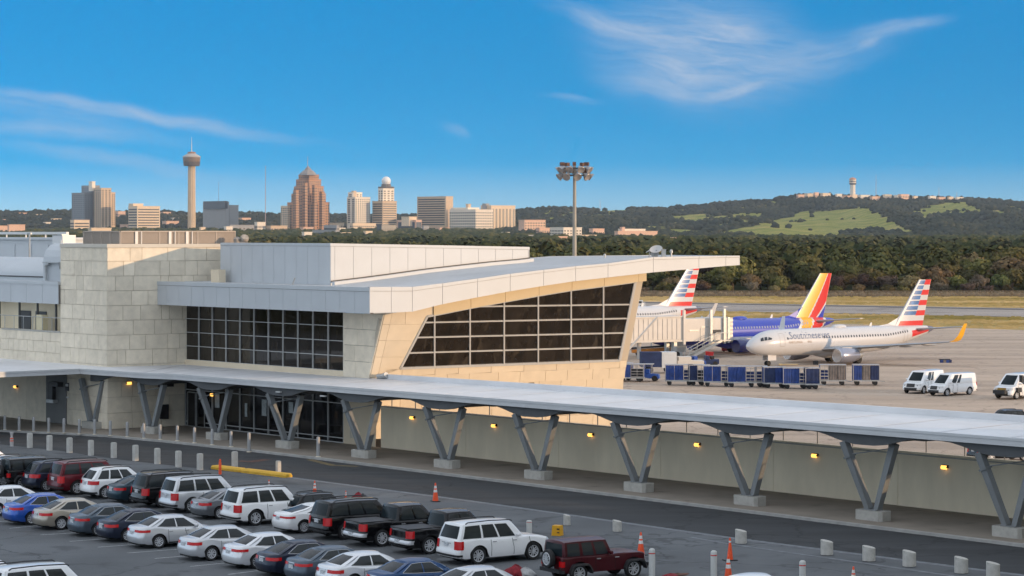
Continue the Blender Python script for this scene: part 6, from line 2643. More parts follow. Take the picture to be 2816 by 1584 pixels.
VAN['extra'] = van_extra
COUPE = dict(SED, H=1.42, rb=.36, rt=1.75, ft=2.55, fb=3.65, win=[(.24, .40), (.43, .86)], trim=False, tail=dict(rf=(.35, .6, .85), sf=(.0, .04), z=(.78, .88)), spokes=5)
COUPE.pop('bar')
SED2 = dict(SED, zt=[(0, .99), (.12, 1.03), (.5, 1.06), (.9, 1.04), (1.6, .97), (2.6, .93), (3.4, .93), (3.9, .89), (4.45, .77), (4.85, .65)], tail=dict(rf=(.55, .7, .85), sf=(.0, .05), z=(.80, .92)), H=1.52, wt=.61, spokes=5, rb=.52, bar=.90)
cars = {k: Car(v) for k, v in dict(sedan=SED, sedan2=SED2, coupe=COUPE, suv=SUV, big=BIG, pickup=PICK, jeep=JEEP, van=VAN).items()}

PT = {'white': paint('white_car_paint', (.80, .80, .80)), 'silver': paint('silver_car_paint', (.60, .61, .63), .45, .28), 'blue': paint('bright_blue_car_paint', (.012, .085, .42), .3),
      'beige': paint('champagne_car_paint', (.42, .37, .30), .5, .3), 'grey': paint('slate_grey_car_paint', (.085, .11, .14), .45, .3), 'navy': paint('navy_car_paint', (.018, .024, .045), .3),
      'black': paint('black_car_paint', (.005, .005, .006), 0, .12), 'teal': paint('dark_teal_car_paint', (.028, .055, .075), .4), 'red': paint('dark_red_car_paint', (.105, .006, .012), .25),
      'maroon': paint('maroon_car_paint', (.058, .004, .008), .2), 'midblue': paint('deep_blue_car_paint', (.025, .065, .16), .4), 'gunmetal': paint('gunmetal_car_paint', (.19, .20, .215), .6, .3),
      'pearl': paint('pearl_silver_car_paint', (.72, .73, .75), .3, .28)}
HEAD = atan2(RV.y, RV.x)
G1, G2 = 'sedans parked in the front row of the lot', 'vehicles parked in the back row of the lot'
front = [('sedan', 'white', -7, 1420, 'white sedan at the far left of the front row beside the bright blue sedan'),
         ('sedan2', 'blue', 86, 1444, 'bright blue sedan in the front row'),
         ('sedan', 'beige', 168, 1457, 'champagne beige sedan parked right of the bright blue sedan'),
         ('sedan2', 'grey', 269, 1475, 'slate grey sedan parked right of the champagne beige sedan'),
         ('sedan', 'navy', 350, 1491, 'dark navy sedan parked just left of the foremost bright silver sedan'),
         ('sedan2', 'silver', 436, 1508, 'bright silver sedan parked right of the dark navy sedan'),
         ('sedan', 'silver', 581, 1542, 'silver sedan, second of three silver ones from the left in the front row'),
         ('sedan2', 'pearl', 706, 1564, 'pale pearl silver sedan parked left of the black and dark grey sedans'),
         ('sedan', 'navy', 800, 1586, 'black sedan with chrome boot bar between pearl silver and dark grey sedans'),
         ('sedan2', 'grey', 883, 1606, 'dark blue grey sedan parked right of the black sedan with chrome bar'),
         ('sedan', 'pearl', 972, 1624, 'silver sedan cut by the picture bottom, left of the deep blue sedan'),
         ('sedan2', 'midblue', 1112, 1645, 'deep blue sedan cut off by the bottom edge of the picture'),
         ('sedan', 'silver', 1288, 1668, 'silver sedan showing only its roof in front of the white SUV')]
for kind, colr, u, v, lb in front:
    cars[kind].place(onz(u, v, 0.0), HEAD, lb, PT[colr], G1, 'sedan', 'car', (1, 1, rnd.uniform(.98, 1.02)))
backr = [('suv', 'white', -62, 1322, 'white car cut by the left picture edge at the far end of the back row', 'car'),
         ('suv', 'silver', 8, 1338, 'silver grey SUV with dark rear behind the black off roader', 'car'),
         ('jeep', 'black', 62, 1346, 'black off roader with spare wheel box at the left of the back row', 'car'),
         ('suv', 'navy', 128, 1352, 'dark navy SUV with red tail lights left of the dark red SUV', 'car'),
         ('big', 'red', 212, 1361, 'dark red SUV in the back row', 'car'),
         ('suv', 'white', 290, 1372, 'white SUV wagon parked right of the dark red SUV', 'car'),
         ('sedan', 'teal', 368, 1384, 'dark teal sedan between the white wagon and the black SUV', 'car'),
         ('big', 'black', 446, 1397, 'black SUV parked left of the large silver SUV', 'car'),
         ('big', 'silver', 527, 1411, 'large silver SUV with black roof rails in the back row', 'car'),
         ('sedan', 'gunmetal', 604, 1428, 'grey sedan squeezed between the large silver SUV and a white SUV', 'car'),
         ('big', 'white', 702, 1446, 'white SUV parked right of the grey sedan in the back row', 'car'),
         ('coupe', 'white', 835, 1467, 'white coupe with thin red tail lights in the back row', 'car'),
         ('big', 'black', 950, 1484, 'long black SUV with red tail lights right of the white coupe', 'car'),
         ('pickup', 'black', 1050, 1503, 'black pickup truck right of the long black SUV', 'truck'),
         ('pickup', 'black', 1180, 1524, 'black pickup truck left of the large clean white SUV', 'truck'),
         ('big', 'white', 1314.6, 1553, 'large clean white SUV left of the maroon off roader', 'car'),
         ('jeep', 'maroon', 1592, 1604, 'maroon off roader with spare wheel on its tailgate', 'car'),
         ]
for kind, colr, u, v, lb, cat in backr:
    nm = {'suv': 'suv', 'big': 'suv', 'pickup': 'pickup_truck', 'jeep': 'off_roader', 'coupe': 'coupe', 'sedan': 'sedan'}[kind]
    cars[kind].place(onz(u, v, 0.0), HEAD, lb, PT[colr], G2, nm, cat)
cars['suv'].place(onz(775, 1448, 0) + RV * 1.6, HEAD, 'small black SUV half hidden between the white SUV and the white coupe', PT['black'], G2, 'suv', 'car', (.9, .86, .9))
cars['big'].place(onz(66, 1697, 0), HEAD, 'white SUV roof in the bottom left corner', PT['white'], 'vehicles at the picture bottom', 'suv', 'car')
cars['suv'].place(onz(-86, 1672, 0), HEAD, 'white car roof behind the white SUV in the bottom left corner', PT['white'], 'vehicles at the picture bottom', 'suv', 'car')
cars['sedan'].place(Vector((9.2, 92.6, 0)), HEAD, 'white car of which only a sliver of roof shows at the bottom right', PT['white'], 'vehicles at the picture bottom', 'sedan', 'car')
# ------------------------------------------------------------------ airliners
def fus_profile(kind=0):
    """(x from the nose, half width, half height, centre z) for a 36 m single aisle jet, belly on z about 1.3"""
    return [(0.0, .02, .02, 2.65), (.25, .42, .40, 2.68), (.7, .78, .74, 2.74), (1.3, 1.10, 1.06, 2.83), (2.1, 1.38, 1.36, 2.93), (3.0, 1.57, 1.60, 3.02), (4.2, 1.70, 1.75, 3.08), (5.5, 1.72, 1.80, 3.1),
            (9, 1.72, 1.82, 3.1), (13, 1.72, 1.86, 3.07), (17, 1.72, 1.86, 3.07), (21, 1.72, 1.82, 3.1), (24, 1.70, 1.76, 3.14), (26.5, 1.60, 1.60, 3.28), (29, 1.36, 1.36, 3.52), (31.2, 1.06, 1.08, 3.78), (33.2, .74, .78, 4.02), (34.8, .46, .50, 4.2), (35.8, .22, .25, 4.3), (36, .10, .12, 4.3)]


FP_ = fus_profile()


def fus(x):
    xs = [p[0] for p in FP_]
    return [float(np.interp(x, xs, [p[k] for p in FP_])) for k in (1, 2, 3)]


def fus_y(x, z):
    w, h, c = fus(x)
    t = max(-1, min(1, (z - c) / h))
    return w * sqrt(max(0, 1 - t * t))


def airliner(loc, head, label, livery, group, scale=1.0, text=None, winglet=None):
    """local frame: x forward from the tail? no: nose at x = 0, tail towards -x; y left"""
    root = empty('airliner', loc, head, label, 'aeroplane', group, scale)
    mats, fmap, finmap = livery['mats'], livery['fus'], livery['fin']
    # fuselage
    xs = sorted(set([round(q, 2) for q in np.concatenate([np.linspace(0, 3, 10), np.linspace(3, 24, 31), np.linspace(24, 36, 40)])]))
    rows = []
    nseg = 32
    for x in xs:
        w, h, c = fus(x)
        rows.append([(-x, w * cos(2 * pi * k / nseg), c + h * sin(2 * pi * k / nseg)) for k in range(nseg)])
    mb = MB()
    mb.grid(rows, 0, close=True, mf=lambda i, k: fmap((xs[i] + xs[i + 1]) / 2, sum(fus((xs[i] + xs[i + 1]) / 2)[1:2]) * sin(2 * pi * (k + .5) / nseg) + fus((xs[i] + xs[i + 1]) / 2)[2]))
    mb.build('fuselage', mats, root, smooth=40, fix=True)
    # fin with its livery cells
    mb = MB()
    z0, z1 = 4.75, 11.25
    nh, ncd = 72, 48
    le = lambda h: 27.9 + h * 5.15
    te = lambda h: 33.7 + h * 1.75
    for sgn in (1, -1):
        rows = []
        for i in range(nh + 1):
            h = i / nh
            row = []
            for k in range(ncd + 1):
                c = k / ncd
                th = .26 * (1 - .55 * h) * (1 - (2 * c - .7) ** 2 * .6) if 0 < c < 1 else .02
                row.append((-(le(h) + (te(h) - le(h)) * c), sgn * max(.015, th), z0 + (z1 - z0) * h))
            rows.append(row)
        mb.grid(rows, 0, mf=lambda i, k: finmap((k + .5) / ncd, (i + .5) / nh), flip=sgn < 0)
    top_ = [(-(le(1) + (te(1) - le(1)) * k / ncd), 0.0, z1) for k in range(ncd + 1)]
    mb.build('tail_fin', mats, root, smooth=40, fix=False)
    # dorsal fillet
    mb = MB()
    for sgn in (1, -1):
        mb.add([(-24.2, 0, 4.82), (-28.6, sgn * .20, 4.7), (-29.4, sgn * .2, 6.4), (-28.6, 0, 5.9), (-26.8, 0, 5.15)], [(0, 1, 2, 3, 4)] if sgn > 0 else [(4, 3, 2, 1, 0)])
    mb.build('dorsal_fin', mats[livery.get('dorsal', 0)], root)

    def wing(name, prof, y_sign, m, parent=None, dih=.1, thick=.12):
        """prof: (y, x leading edge, chord, z)"""
        mb = MB()
        rows = []
        for y, xl, ch, z in prof:
            t = ch * thick
            sec = [(0, 0), (.08, .38), (.3, .5), (.65, .3), (1, .03), (1, -.03), (.6, -.22), (.3, -.4), (.08, -.28)]
            rows.append([(-(xl + ch * a), y * y_sign, z + t * b) for a, b in sec])
        mb.grid(rows, 0, close=True)
        mb.add(rows[-1], [tuple(range(len(rows[-1])))])
        return mb.build(name, m, parent or root, smooth=40, fix=True)
    M_w = M['wing']
    for sg in (1, -1):
        w = wing('wing', [(1.3, 12.4, 7.4, 2.0), (5.2, 15.4, 4.6, 2.35), (16.6, 21.2, 1.5, 3.35)], sg, M_w)
        wl_ = MB()
        rows = []
        if livery.get('nowinglet'):
            wl_ = None
        for y, x, z, ch in ((16.6, 21.2, 3.35, 1.5), (17.0, 21.7, 3.6, 1.35), (17.25, 22.2, 4.2, 1.1), (17.55, 23.1, 5.8, .6)):
            rows.append([(-x, sg * y, z), (-(x + ch * .4), sg * (y + .06), z), (-(x + ch), sg * y, z), (-(x + ch * .4), sg * (y - .06), z)])
        if wl_:
            wl_.grid(rows, 0, close=True)
            wl_.build('winglet', (winglet if sg > 0 else None) or mats[0], w, smooth=40, fix=True)
        for yf, xf_ in ((6.3, 19.3), (9.2, 20.6), (12.2, 21.9)):
            fb_ = MB()
            fb_.lathe([(.02, -.4), (.2, .2), (.26, 1.2), (.18, 2.2), (.02, 3.1)], (-xf_ + 1.2, sg * yf, 2.3 + (yf - 5) * .085), (-1, 0, -.04), 10)
            fb_.build('flap_fairing', M_w, w, smooth=40)
        wing('tailplane', [(.5, 31.1, 3.3, 4.25), (6.3, 34.9, 1.1, 4.75)], sg, M_w)
        # engine
        en = MB()
        prof = [(.74, .05), (.86, 0), (.95, .12), (1.03, .7), (1.05, 1.5), (.98, 2.5), (.82, 3.4), (.74, 3.75)]
        en.lathe([(r_, h) for r_, h in prof], (-12.0, sg * 4.85, 1.32), (-1, 0, 0), 28)
        e_ = en.build('engine', livery['engine'], root, smooth=50)
        e_.data.polygons[-1].material_index = 0
        en = MB()
        en.lathe([(.90, .0), (.93, .05), (.86, -.02), (.76, .05), (.70, .5)], (-11.99, sg * 4.85, 1.32), (-1, 0, 0), 28)
        en.build('intake_lip', livery.get('lip', M['lip']), e_, smooth=50)
        en = MB()
        en.lathe([(.77, .02), (.76, .021), (.001, .022)], (-12.0, sg * 4.85, 1.32), (-1, 0, 0), 28)
        en.build('fan', M['matte_black'], e_, smooth=30)
        en = MB()
        en.lathe([(.62, 3.6), (.52, 4.2), (.3, 4.7), (.02, 5.2)], (-12.0, sg * 4.85, 1.32), (-1, 0, 0), 20)
        en.build('exhaust', M['galv'], e_, smooth=40)
        en = MB()
        en.box((-16.5, sg * 4.85 - .12, 1.9), (3.6, 0, 0), (0, .24, 0), (0, 0, .5))
        en.build('pylon', M_w, e_)
        # main gear
        g_ = MB()
        g_.tube([(-18.0, sg * 2.6, 2.0), (-18.0, sg * 2.6, .5)], .14, 8)
        g_.tube([(-17.2, sg * 2.6, 1.9), (-18.0, sg * 2.6, .8)], .08, 6)
        gg = g_.build('main_gear', M['galv'], root)
        for dy in (-.35, .35):
            w_ = MB()
            w_.lathe([(.3, -.16), (.5, -.18), (.55, -.1), (.55, .1), (.5, .18), (.3, .16)], (-18.0, sg * 2.6 + dy, .55), (0, 1, 0), 18)
            w_.lathe([(.3, -.12), (.1, -.15), (.001, -.15)], (-18.0, sg * 2.6 + dy, .55), (0, 1, 0), 14, 1)
            w_.lathe([(.3, .12), (.1, .15), (.001, .15)], (-18.0, sg * 2.6 + dy, .55), (0, 1, 0), 14, 1)
            w_.build('wheel', [M['black'], M['alloy']], gg)
    g_ = MB()
    g_.tube([(-4.0, 0, 1.6), (-3.8, 0, .4)], .1, 8)
    ng = g_.build('nose_gear', M['galv'], root)
    for dy in (-.2, .2):
        w_ = MB()
        w_.lathe([(.2, -.09), (.34, -.1), (.35, 0), (.34, .1), (.2, .09)], (-3.8, dy, .35), (0, 1, 0), 14)
        w_.build('wheel', M['black'], ng)
    for sg in (1, -1):
        d_ = MB()
        d_.box((-4.9, sg * .5 - .03, .75), (1.5, 0, 0), (0, .06, 0), (0, 0, .75))
        d_.build('gear_door', mats[0], ng)
    # belly fairing
    mb = MB()
    mb.lathe([(.02, 0), (.9, 1.2), (1.3, 3), (1.35, 6), (1.0, 8.5), (.02, 10.5)], (-11.5, 0, 1.95), (-1, 0, .02), 18)
    b_ = mb.build('belly_fairing', mats[livery.get('belly', 0)], root, smooth=50)
    # cabin windows, doors, cockpit
    mb = MB()
    for sg in (1, -1):
        x = 5.9
        while x < 29.5:
            if not (livery.get('skip') and livery['skip'](x)):
                z = 3.55 + max(0, x - 25) * .09
                y = fus_y(x, z) + .012
                y2 = fus_y(x, z + .3) + .012
                mb.quad((-x, sg * y, z), (-x - .22, sg * y, z), (-x - .22, sg * y2, z + .3), (-x, sg * y2, z + .3))
            x += .52
    mb.build('cabin_windows', livery.get('win', M['dark_pane']), root)
    for dx, dw in ((4.55, .85), (28.6, .75)):
        for sg in (1, -1):
            mb = MB()
            zs = np.linspace(2.65, 4.4, 8)
            for k in range(7):
                for a, b in ((dx, dx + .05), (dx + dw, dx + dw + .05)):
                    mb.quad((-a, sg * (fus_y(a, zs[k]) + .015), zs[k]), (-b, sg * (fus_y(b, zs[k]) + .015), zs[k]), (-b, sg * (fus_y(b, zs[k + 1]) + .015), zs[k + 1]), (-a, sg * (fus_y(a, zs[k + 1]) + .015), zs[k + 1]))
            for z in (2.65, 4.36):
                mb.quad((-dx, sg * (fus_y(dx, z) + .015), z), (-dx - dw, sg * (fus_y(dx + dw, z) + .015), z), (-dx - dw, sg * (fus_y(dx + dw, z + .05) + .015), z + .05), (-dx, sg * (fus_y(dx, z + .05) + .015), z + .05))
            mb.build('door', livery.get('doorm', M['seam']), root)
    ck = MB()
    for sg in (1, -1):
        for (xa, za, xb, zb_, h0, h1) in ((1.55, 3.38, 2.02, 3.46, .40, .46), (2.08, 3.47, 2.55, 3.52, .46, .44), (2.62, 3.53, 3.2, 3.60, .42, .18)):
            pts = []
            for x, z in ((xa, za), (xb, zb_), (xb + .12, zb_ + h1), (xa + .22, za + h0)):
                w, h, c = fus(x)
                t = max(-1, min(1, (z - c) / h))
                pts.append((-x + .02, sg * (w * sqrt(max(0, 1 - t * t)) + .02), z + .02))
            ck.add(pts, [(0, 1, 2, 3)])
    ck.build('cockpit_window', M['dark_pane'], root)
    # antenna blades and dome
    mb = MB()
    for x, z in ((9.5, 4.95), (23.0, 4.9)):
        mb.box8([(-x, -.03, z - .1), (-x - .5, -.03, z - .1), (-x - .5, .03, z - .1), (-x, .03, z - .1), (-x - .35, -.02, z + .5), (-x - .6, -.02, z + .5), (-x - .6, .02, z + .5), (-x - .35, .02, z + .5)])
    mb.build('antenna', M['white'], root)
    mb = MB()
    mb.lathe([(1.0, 0), (.95, .22), (.7, .38), (.001, .45)], (0, 0, 0), UP, 18)
    mb.v = [(-17.2 + v[0] * 1.35, v[1] * .6, 4.85 + v[2]) for v in mb.v]
    mb.build('antenna_dome', mats[livery.get('dome', 0)], root, smooth=60)
    if text:
        for s, x0, z0_, size, tm, sh in text:
            cu = bpy.data.curves.new('lettering', 'FONT')
            cu.body = s
            cu.size = size
            cu.shear = sh
            cu.resolution_u = 2
            to = bpy.data.objects.new('tmp', cu)
            me = bpy.data.meshes.new_from_object(to)
            bpy.data.objects.remove(to)
            me.name = 'lettering'
            bm = bmesh.new()
            bm.from_mesh(me)
            bmesh.ops.triangulate(bm, faces=bm.faces)
            for v in bm.verts:
                x, z = x0 + v.co.x, z0_ + v.co.y
                v.co = (-x, fus_y(x, z) + .02, z)
            bm.to_mesh(me)
            bm.free()
            me.materials.clear()
            me.materials.append(tm)
            to = bpy.data.objects.new('lettering', me)
            COL.objects.link(to)
            to.parent = root
    return root


M['wing'] = mat('wing_grey', (.36, .37, .39), .35, .3)
M['lip'] = mat('polished_intake_lip', (.6, .6, .62), .2, .9)
M['dark_pane'] = mat('cabin_window_dark', (.03, .035, .045), .2)
M['seam'] = mat('door_outline_grey', (.40, .38, .36), .5)
JW = mat('aircraft_white', (.56, .56, .57), .28, 0, .03, .5, coat=.4)
JR = mat('livery_red', (.62, .022, .018), .3, coat=.4)
JB = mat('livery_blue', (.045, .14, .34), .3, 0, .35, 1.2, coat=.4)
JN = mat('livery_deep_blue', (.022, .045, .40), .28, coat=.5)
JY = mat('livery_yellow', (.78, .40, .015), .3, coat=.4)
JT = mat('tail_cone_grey', (.13, .14, .2), .5)
SILV = mat('silver_blue_lettering', (.10, .14, .24), .4)
SILV2 = mat('grey_lettering', (.16, .17, .20), .4)
BRZ = mat('bronze_lettering', (.30, .2, .13), .4)
ENG_S = mat('silver_engine', (.32, .34, .42), .25, .5)
ENG_B = mat('blue_engine', (.012, .02, .14), .2, coat=.8)


def flag_fin(c, h):
    if h > .985:
        h = .985
    r = int((1 - h) * 9.0)            # nine rows from the top
    inrow = (1 - h) * 9.0 - r
    if r == 7:
        return 0
    if r == 8:
        return 1 if c > .10 else 0
    b = .52 + .015 * r                # slanting boundary between blue blocks and the stripes
    if c > b:
        return 1 if r % 2 == 0 else 0
    if c < .10:
        return 0
    return 2 if .14 < inrow < .86 else 0


def flag_fus(x, z):
    w, h, c = fus(x)
    if x > 34.6:
        return 4
    if x > 30.6 + (z - 3.4) * -.4 and z < c + .42 * h and z > c - .45 * h and x > 29.5:
        return 1
    return 0


L_FLAG = dict(mats=[JW, JR, JB, JY, JT], fus=flag_fus, fin=flag_fin, engine=ENG_S, skip=lambda x: 6.0 < x < 12.6)


def band_fin(c, h):
    """yellow, red and blue sweeps parted by white lines"""
    b1 = .42 + .22 * h               # yellow | red
    b2 = .72 + .75 * h               # red | blue
    if c < .05:
        return 0
    if c < b1:
        return 1
    if c < b1 + .055:
        return 0
    if c < b2:
        return 2
    if c < b2 + .06:
        return 0
    return 3


def band_fus(x, z):
    w, h, c = fus(x)
    q = x - 28.0 + (z - 4.3) * -.55
    if q < 0:
        return 3
    if q < .5:
        return 0
    if q < 2.6:
        return 1
    if q < 2.95:
        return 0
    if q < 5.2:
        return 2
    if q < 5.6:
        return 0
    return 3


L_BAND = dict(mats=[JW, JY, JR, JN], fus=band_fus, fin=band_fin, engine=ENG_B, dorsal=3, belly=3, dome=3, doorm=M['seam'])
G3 = 'airliners parked on the apron'
H1 = atan2(-.60, -.80)
hv = Vector((cos(H1), sin(H1), 0))


def nose_from_tail(u, v, z, Y):
    return at(u, v, Y)


airliner((31.3, 315.4, APR + .09), H1, 'white airliner with striped red and blue tail and yellow winglet, nearest on the apron', L_FLAG, G3, 1.0,
         text=[('I.Southineseves', 5.75, 3.60, 1.32, SILV, .12), ('NARTLUNGA', 6.1, 3.02, .42, BRZ, 0), ('IIVA', 9.6, 3.02, .42, BRZ, 0)], winglet=JY)
L_BAND2 = dict(L_BAND, win=mat('pale_cabin_window', (.34, .36, .44), .3), nowinglet=True, lip=ENG_B)
tail2 = Vector((47.6, 362.0, APR + .09))
airliner(tail2 + hv * 35.0, H1, 'deep blue airliner with yellow and red swept tail behind the jet bridge', L_BAND2, G3, 1.04)
L_FLAG2 = dict(L_FLAG, skip=None)
tail3 = Vector((30.6, 412.0, APR + .09))
airliner(tail3 + hv * 35.5, H1, 'white airliner with striped tail farthest away, half hidden by the terminal', L_FLAG2, G3, 1.08)

# ------------------------------------------------------------------ jet bridge
JBm = mat('cream_jet_bridge', (.60, .56, .51), .5, 0, .06, .8)
jb0, jb1 = at(1690, 908, 334), at(1996, 916, 343)
ax = (jb1 - jb0)
ax.z = 0
JL = ax.length
jr = atan2(ax.y, ax.x)
jb = empty('jet_bridge', (jb0.x, jb0.y, APR + .09), jr, 'cream ribbed passenger boarding bridge reaching the deep blue airliner', 'jet bridge')


def jl(u):
    return (at(u, 900, 338).x - jb0.x) / (jb1.x - jb0.x) * JL


mb = MB()
zf, zt_ = 2.55, 5.85
xs_ = [0, jl(1862), jl(1938), JL]
mb.box((0, -1.6, zf), (xs_[1], 0, 0), (0, 3.2, 0), (0, 0, zt_ - zf))
for k in range(12):
    mb.box((.6 + k * (xs_[1] - 1.2) / 11.5, -1.68, zf + .15), ((xs_[1] - 1.2) / 11.5 - .12, 0, 0), (0, .1, 0), (0, 0, zt_ - zf - .35))
mb.box((-.1, -1.75, zf - .18), (xs_[1] + .2, 0, 0), (0, 3.5, 0), (0, 0, .2))
mb.box((-.1, -1.75, zt_), (xs_[1] + .2, 0, 0), (0, 3.5, 0), (0, 0, .16))
mb.build('outer_tunnel', JBm, jb, fix=True)
mb = MB()
mb.box((xs_[1], -1.45, zf - .2), (xs_[2] - xs_[1], 0, 0), (0, 2.9, 0), (0, 0, zt_ - zf - .05))
mb.box((xs_[1] + 1.2, -1.5, zf + 1.25), (1.6, 0, 0), (0, .06, 0), (0, 0, .2), 1)
mb.box((xs_[1] + 3.2, -1.5, zf + 1.75), (1.7, 0, 0), (0, .06, 0), (0, 0, .15), 1)
mb.box((xs_[1] + 3.1, -1.52, zf - .1), (.05, 0, 0), (0, .06, 0), (0, 0, 1.8), 1)
mb.build('inner_tunnel', [JBm, M['galv']], jb, fix=True)
mb = MB()
mb.box((xs_[2], -1.8, zf - .3), (JL - xs_[2], 0, 0), (0, 3.8, 0), (0, 0, zt_ - zf + .1))
mb.box((xs_[2] + .5, -1.86, zf + .9), (1.4, 0, 0), (0, .08, 0), (0, 0, .5), 1)
mb.box((JL - .9, -1.9, zf - .5), (.35, 0, 0), (0, 4.0, 0), (0, 0, zt_ - zf + .4), 2)
for k in range(6):
    mb.box((JL - .5, -1.85, zf - .2 + k * .55), (.5, 0, 0), (0, 3.7, 0), (0, 0, .3), 2)
mb.build('cab', [JBm, M['dark_pane'], M['galv']], jb, fix=True)
for x, y in ((xs_[1] + .15, -1.75), (xs_[2] + .1, -1.95), (JL - 1.6, -2.0)):
    mb = MB()
    mb.bar((x, y, zf - .6), (x, y, zt_ + (1.0 if x < JL - 3 else 1.1)), .36, .3)
    mb.build('frame_post', JBm if x < xs_[2] else M['galv'], jb)
mb = MB()
mb.tube([(jl(1755), 0, 0), (jl(1755), 0, zf)], .3, 8)
mb.build('support_column', JBm, jb)
mb = MB()
mb.bar((jl(1845), -1.0, .6), (jl(1845), -1.0, zf), .5, .6)
mb.bar((jl(1845), 1.0, .6), (jl(1845), 1.0, zf), .5, .6)
mb.box((jl(1845) - 1, -1.6, .35), (2, 0, 0), (0, 3.2, 0), (0, 0, .5))
lg = mb.build('drive_bogie', M['galv'], jb, fix=True)
for sy in (-1.5, 1.5):
    w_ = MB()
    w_.lathe([(.2, -.2), (.48, -.22), (.5, 0), (.48, .22), (.2, .2)], (jl(1845), sy, .5), (0, 1, 0), 16)
    w_.build('wheel', M['black'], lg)
# service stairs up to the cab
mb = MB()
xa, xb = jl(1862), jl(1955)
sw = 1.3
for sy in (-3.4, -3.4 + sw):
    mb.bar((xa, sy, .05), (xb, sy, zf - .1), .12, .34)
    mb.tube([(xa, sy, 1.1), (xb, sy, zf + 1.0), (xb + 1.2, sy, zf + 1.0)], .05, 6)
    for k in range(6):
        t = k / 5
        mb.tube([(xa + (xb - xa) * t, sy, .1 + (zf - .1) * t), (xa + (xb - xa) * t, sy, 1.1 + (zf - .1) * t)], .04, 5)
for k in range(13):
    t = (k + .5) / 13
    mb.box((xa + (xb - xa) * t - .14, -3.4, .1 + (zf - .15) * t), (.28, 0, 0), (0, sw, 0), (0, 0, .04))
mb.box((xb, -3.5, zf - .15), (1.5, 0, 0), (0, 1.8, 0), (0, 0, .1))
mb.build('service_stair', mat('pale_grating', (.6, .57, .52), .5, .2), jb)
# long slanted brace bar beside the terminal
br_ = empty('brace_pole', at(1712, 980, 300), 0, 'long slender white pole leaning across the front of the jet bridge', 'pole')
mb = MB()
a_, b_ = at(1712, 980, 300), at(1808, 872, 300)
mb.tube([a_ - a_, b_ - a_], .14, 8)
mb.build('pole', JBm, br_)

# ------------------------------------------------------------------ ramp vehicles and carts
NAVY = mat('navy_cart_curtain', (.014, .045, .20), .75, 0, .4, 1.2, .3, 3)
DNAVY = mat('dark_navy_curtain', (.014, .028, .09), .8, 0, .3, 1.2, .3, 3)
MESHG = mat('dusty_mesh_panel', (.16, .14, .13), .7, 0, .4, 2)
CARTF = mat('cart_frame', (.42, .40, .39), .5, .2)


def cart(loc, rz, label, fills, L=3.3, open_end=False):
    """baggage cart: deck, wheels, frame posts, roof, side panels given from left to right"""
    o = empty('baggage_cart', loc, rz, label, 'baggage cart', 'baggage carts on the apron')
    mb = MB()
    mb.box((-L / 2, -.8, .42), (L, 0, 0), (0, 1.6, 0), (0, 0, .14))
    mb.bar((L / 2, 0, .45), (L / 2 + .7, 0, .35), .08)
    mb.build('deck', M['galv'], o)
    for x in (-L / 2 + .5, L / 2 - .5):
        for y in (-.7, .7):
            w_ = MB()
            w_.lathe([(.1, -.09), (.25, -.1), (.27, 0), (.25, .1), (.1, .09)], (x, y, .27), (0, 1, 0), 12)
            w_.build('wheel', M['black'], o)
    mb = MB()
    for x in (-L / 2 + .04, L / 2 - .04):
        for y in (-.76, .76):
            mb.bar((x, y, .5), (x, y, 2.1), .07)
    mb.box((-L / 2, -.8, 2.06), (L, 0, 0), (0, 1.6, 0), (0, 0, .08))
    mb.build('frame', CARTF, o)
    n = len(fills)
    for i, f in enumerate(fills):
        x0 = -L / 2 + .08 + (L - .16) * i / n
        wd = (L - .16) / n - .05
        mb = MB()
        if f == 'rack':
            for k in range(5):
                mb.box((x0, -.78, .62 + k * .32), (wd, 0, 0), (0, .05, 0), (0, 0, .05))
            for k in range(3):
                mb.box((x0 + wd * k / 2 - .02, -.78, .58), (.05, 0, 0), (0, .05, 0), (0, 0, 1.5))
            for k in range(3):
                mb.box((x0 + .05, -.4, .6 + k * .34), (wd - .1, 0, 0), (0, .9, 0), (0, 0, .24), 1)
            mb.build('bag_rack', [CARTF, M['matte_black'] if i % 2 else NAVY], o)
            continue
        nseg = 6
        rows = [[(x0 + wd * k / nseg, -.78 - .03 * (k % 2), z) for k in range(nseg + 1)] for z in (.56, 2.08)]
        mb.grid(rows, 0)
        mb.build('curtain', {'n': NAVY, 'd': DNAVY, 'm': MESHG}[f], o)
        mb = MB()
        rows = [[(x0 + wd * k / nseg, .78 + .03 * (k % 2), z) for k in range(nseg + 1)] for z in (.56, 2.08)]
        mb.grid(rows, 0)
        mb.build('curtain', {'n': NAVY, 'd': DNAVY, 'm': MESHG}[f], o)
    for x in (-L / 2 + .02, L / 2 - .02):
        mb = MB()
        mb.quad((x, -.76, .56), (x, .76, .56), (x, .76, 2.06), (x, -.76, 2.06))
        mb.build('end_panel', NAVY if fills[0] != 'm' else MESHG, o)
    return o


def zu(x, y):
    """zoom pixel of the apron detail view -> photograph pixel"""
    return 1690 + x / 3.659, 720 + y / 3.659


def apron_at(u, v):
    return onz(u, v, APR + .09)


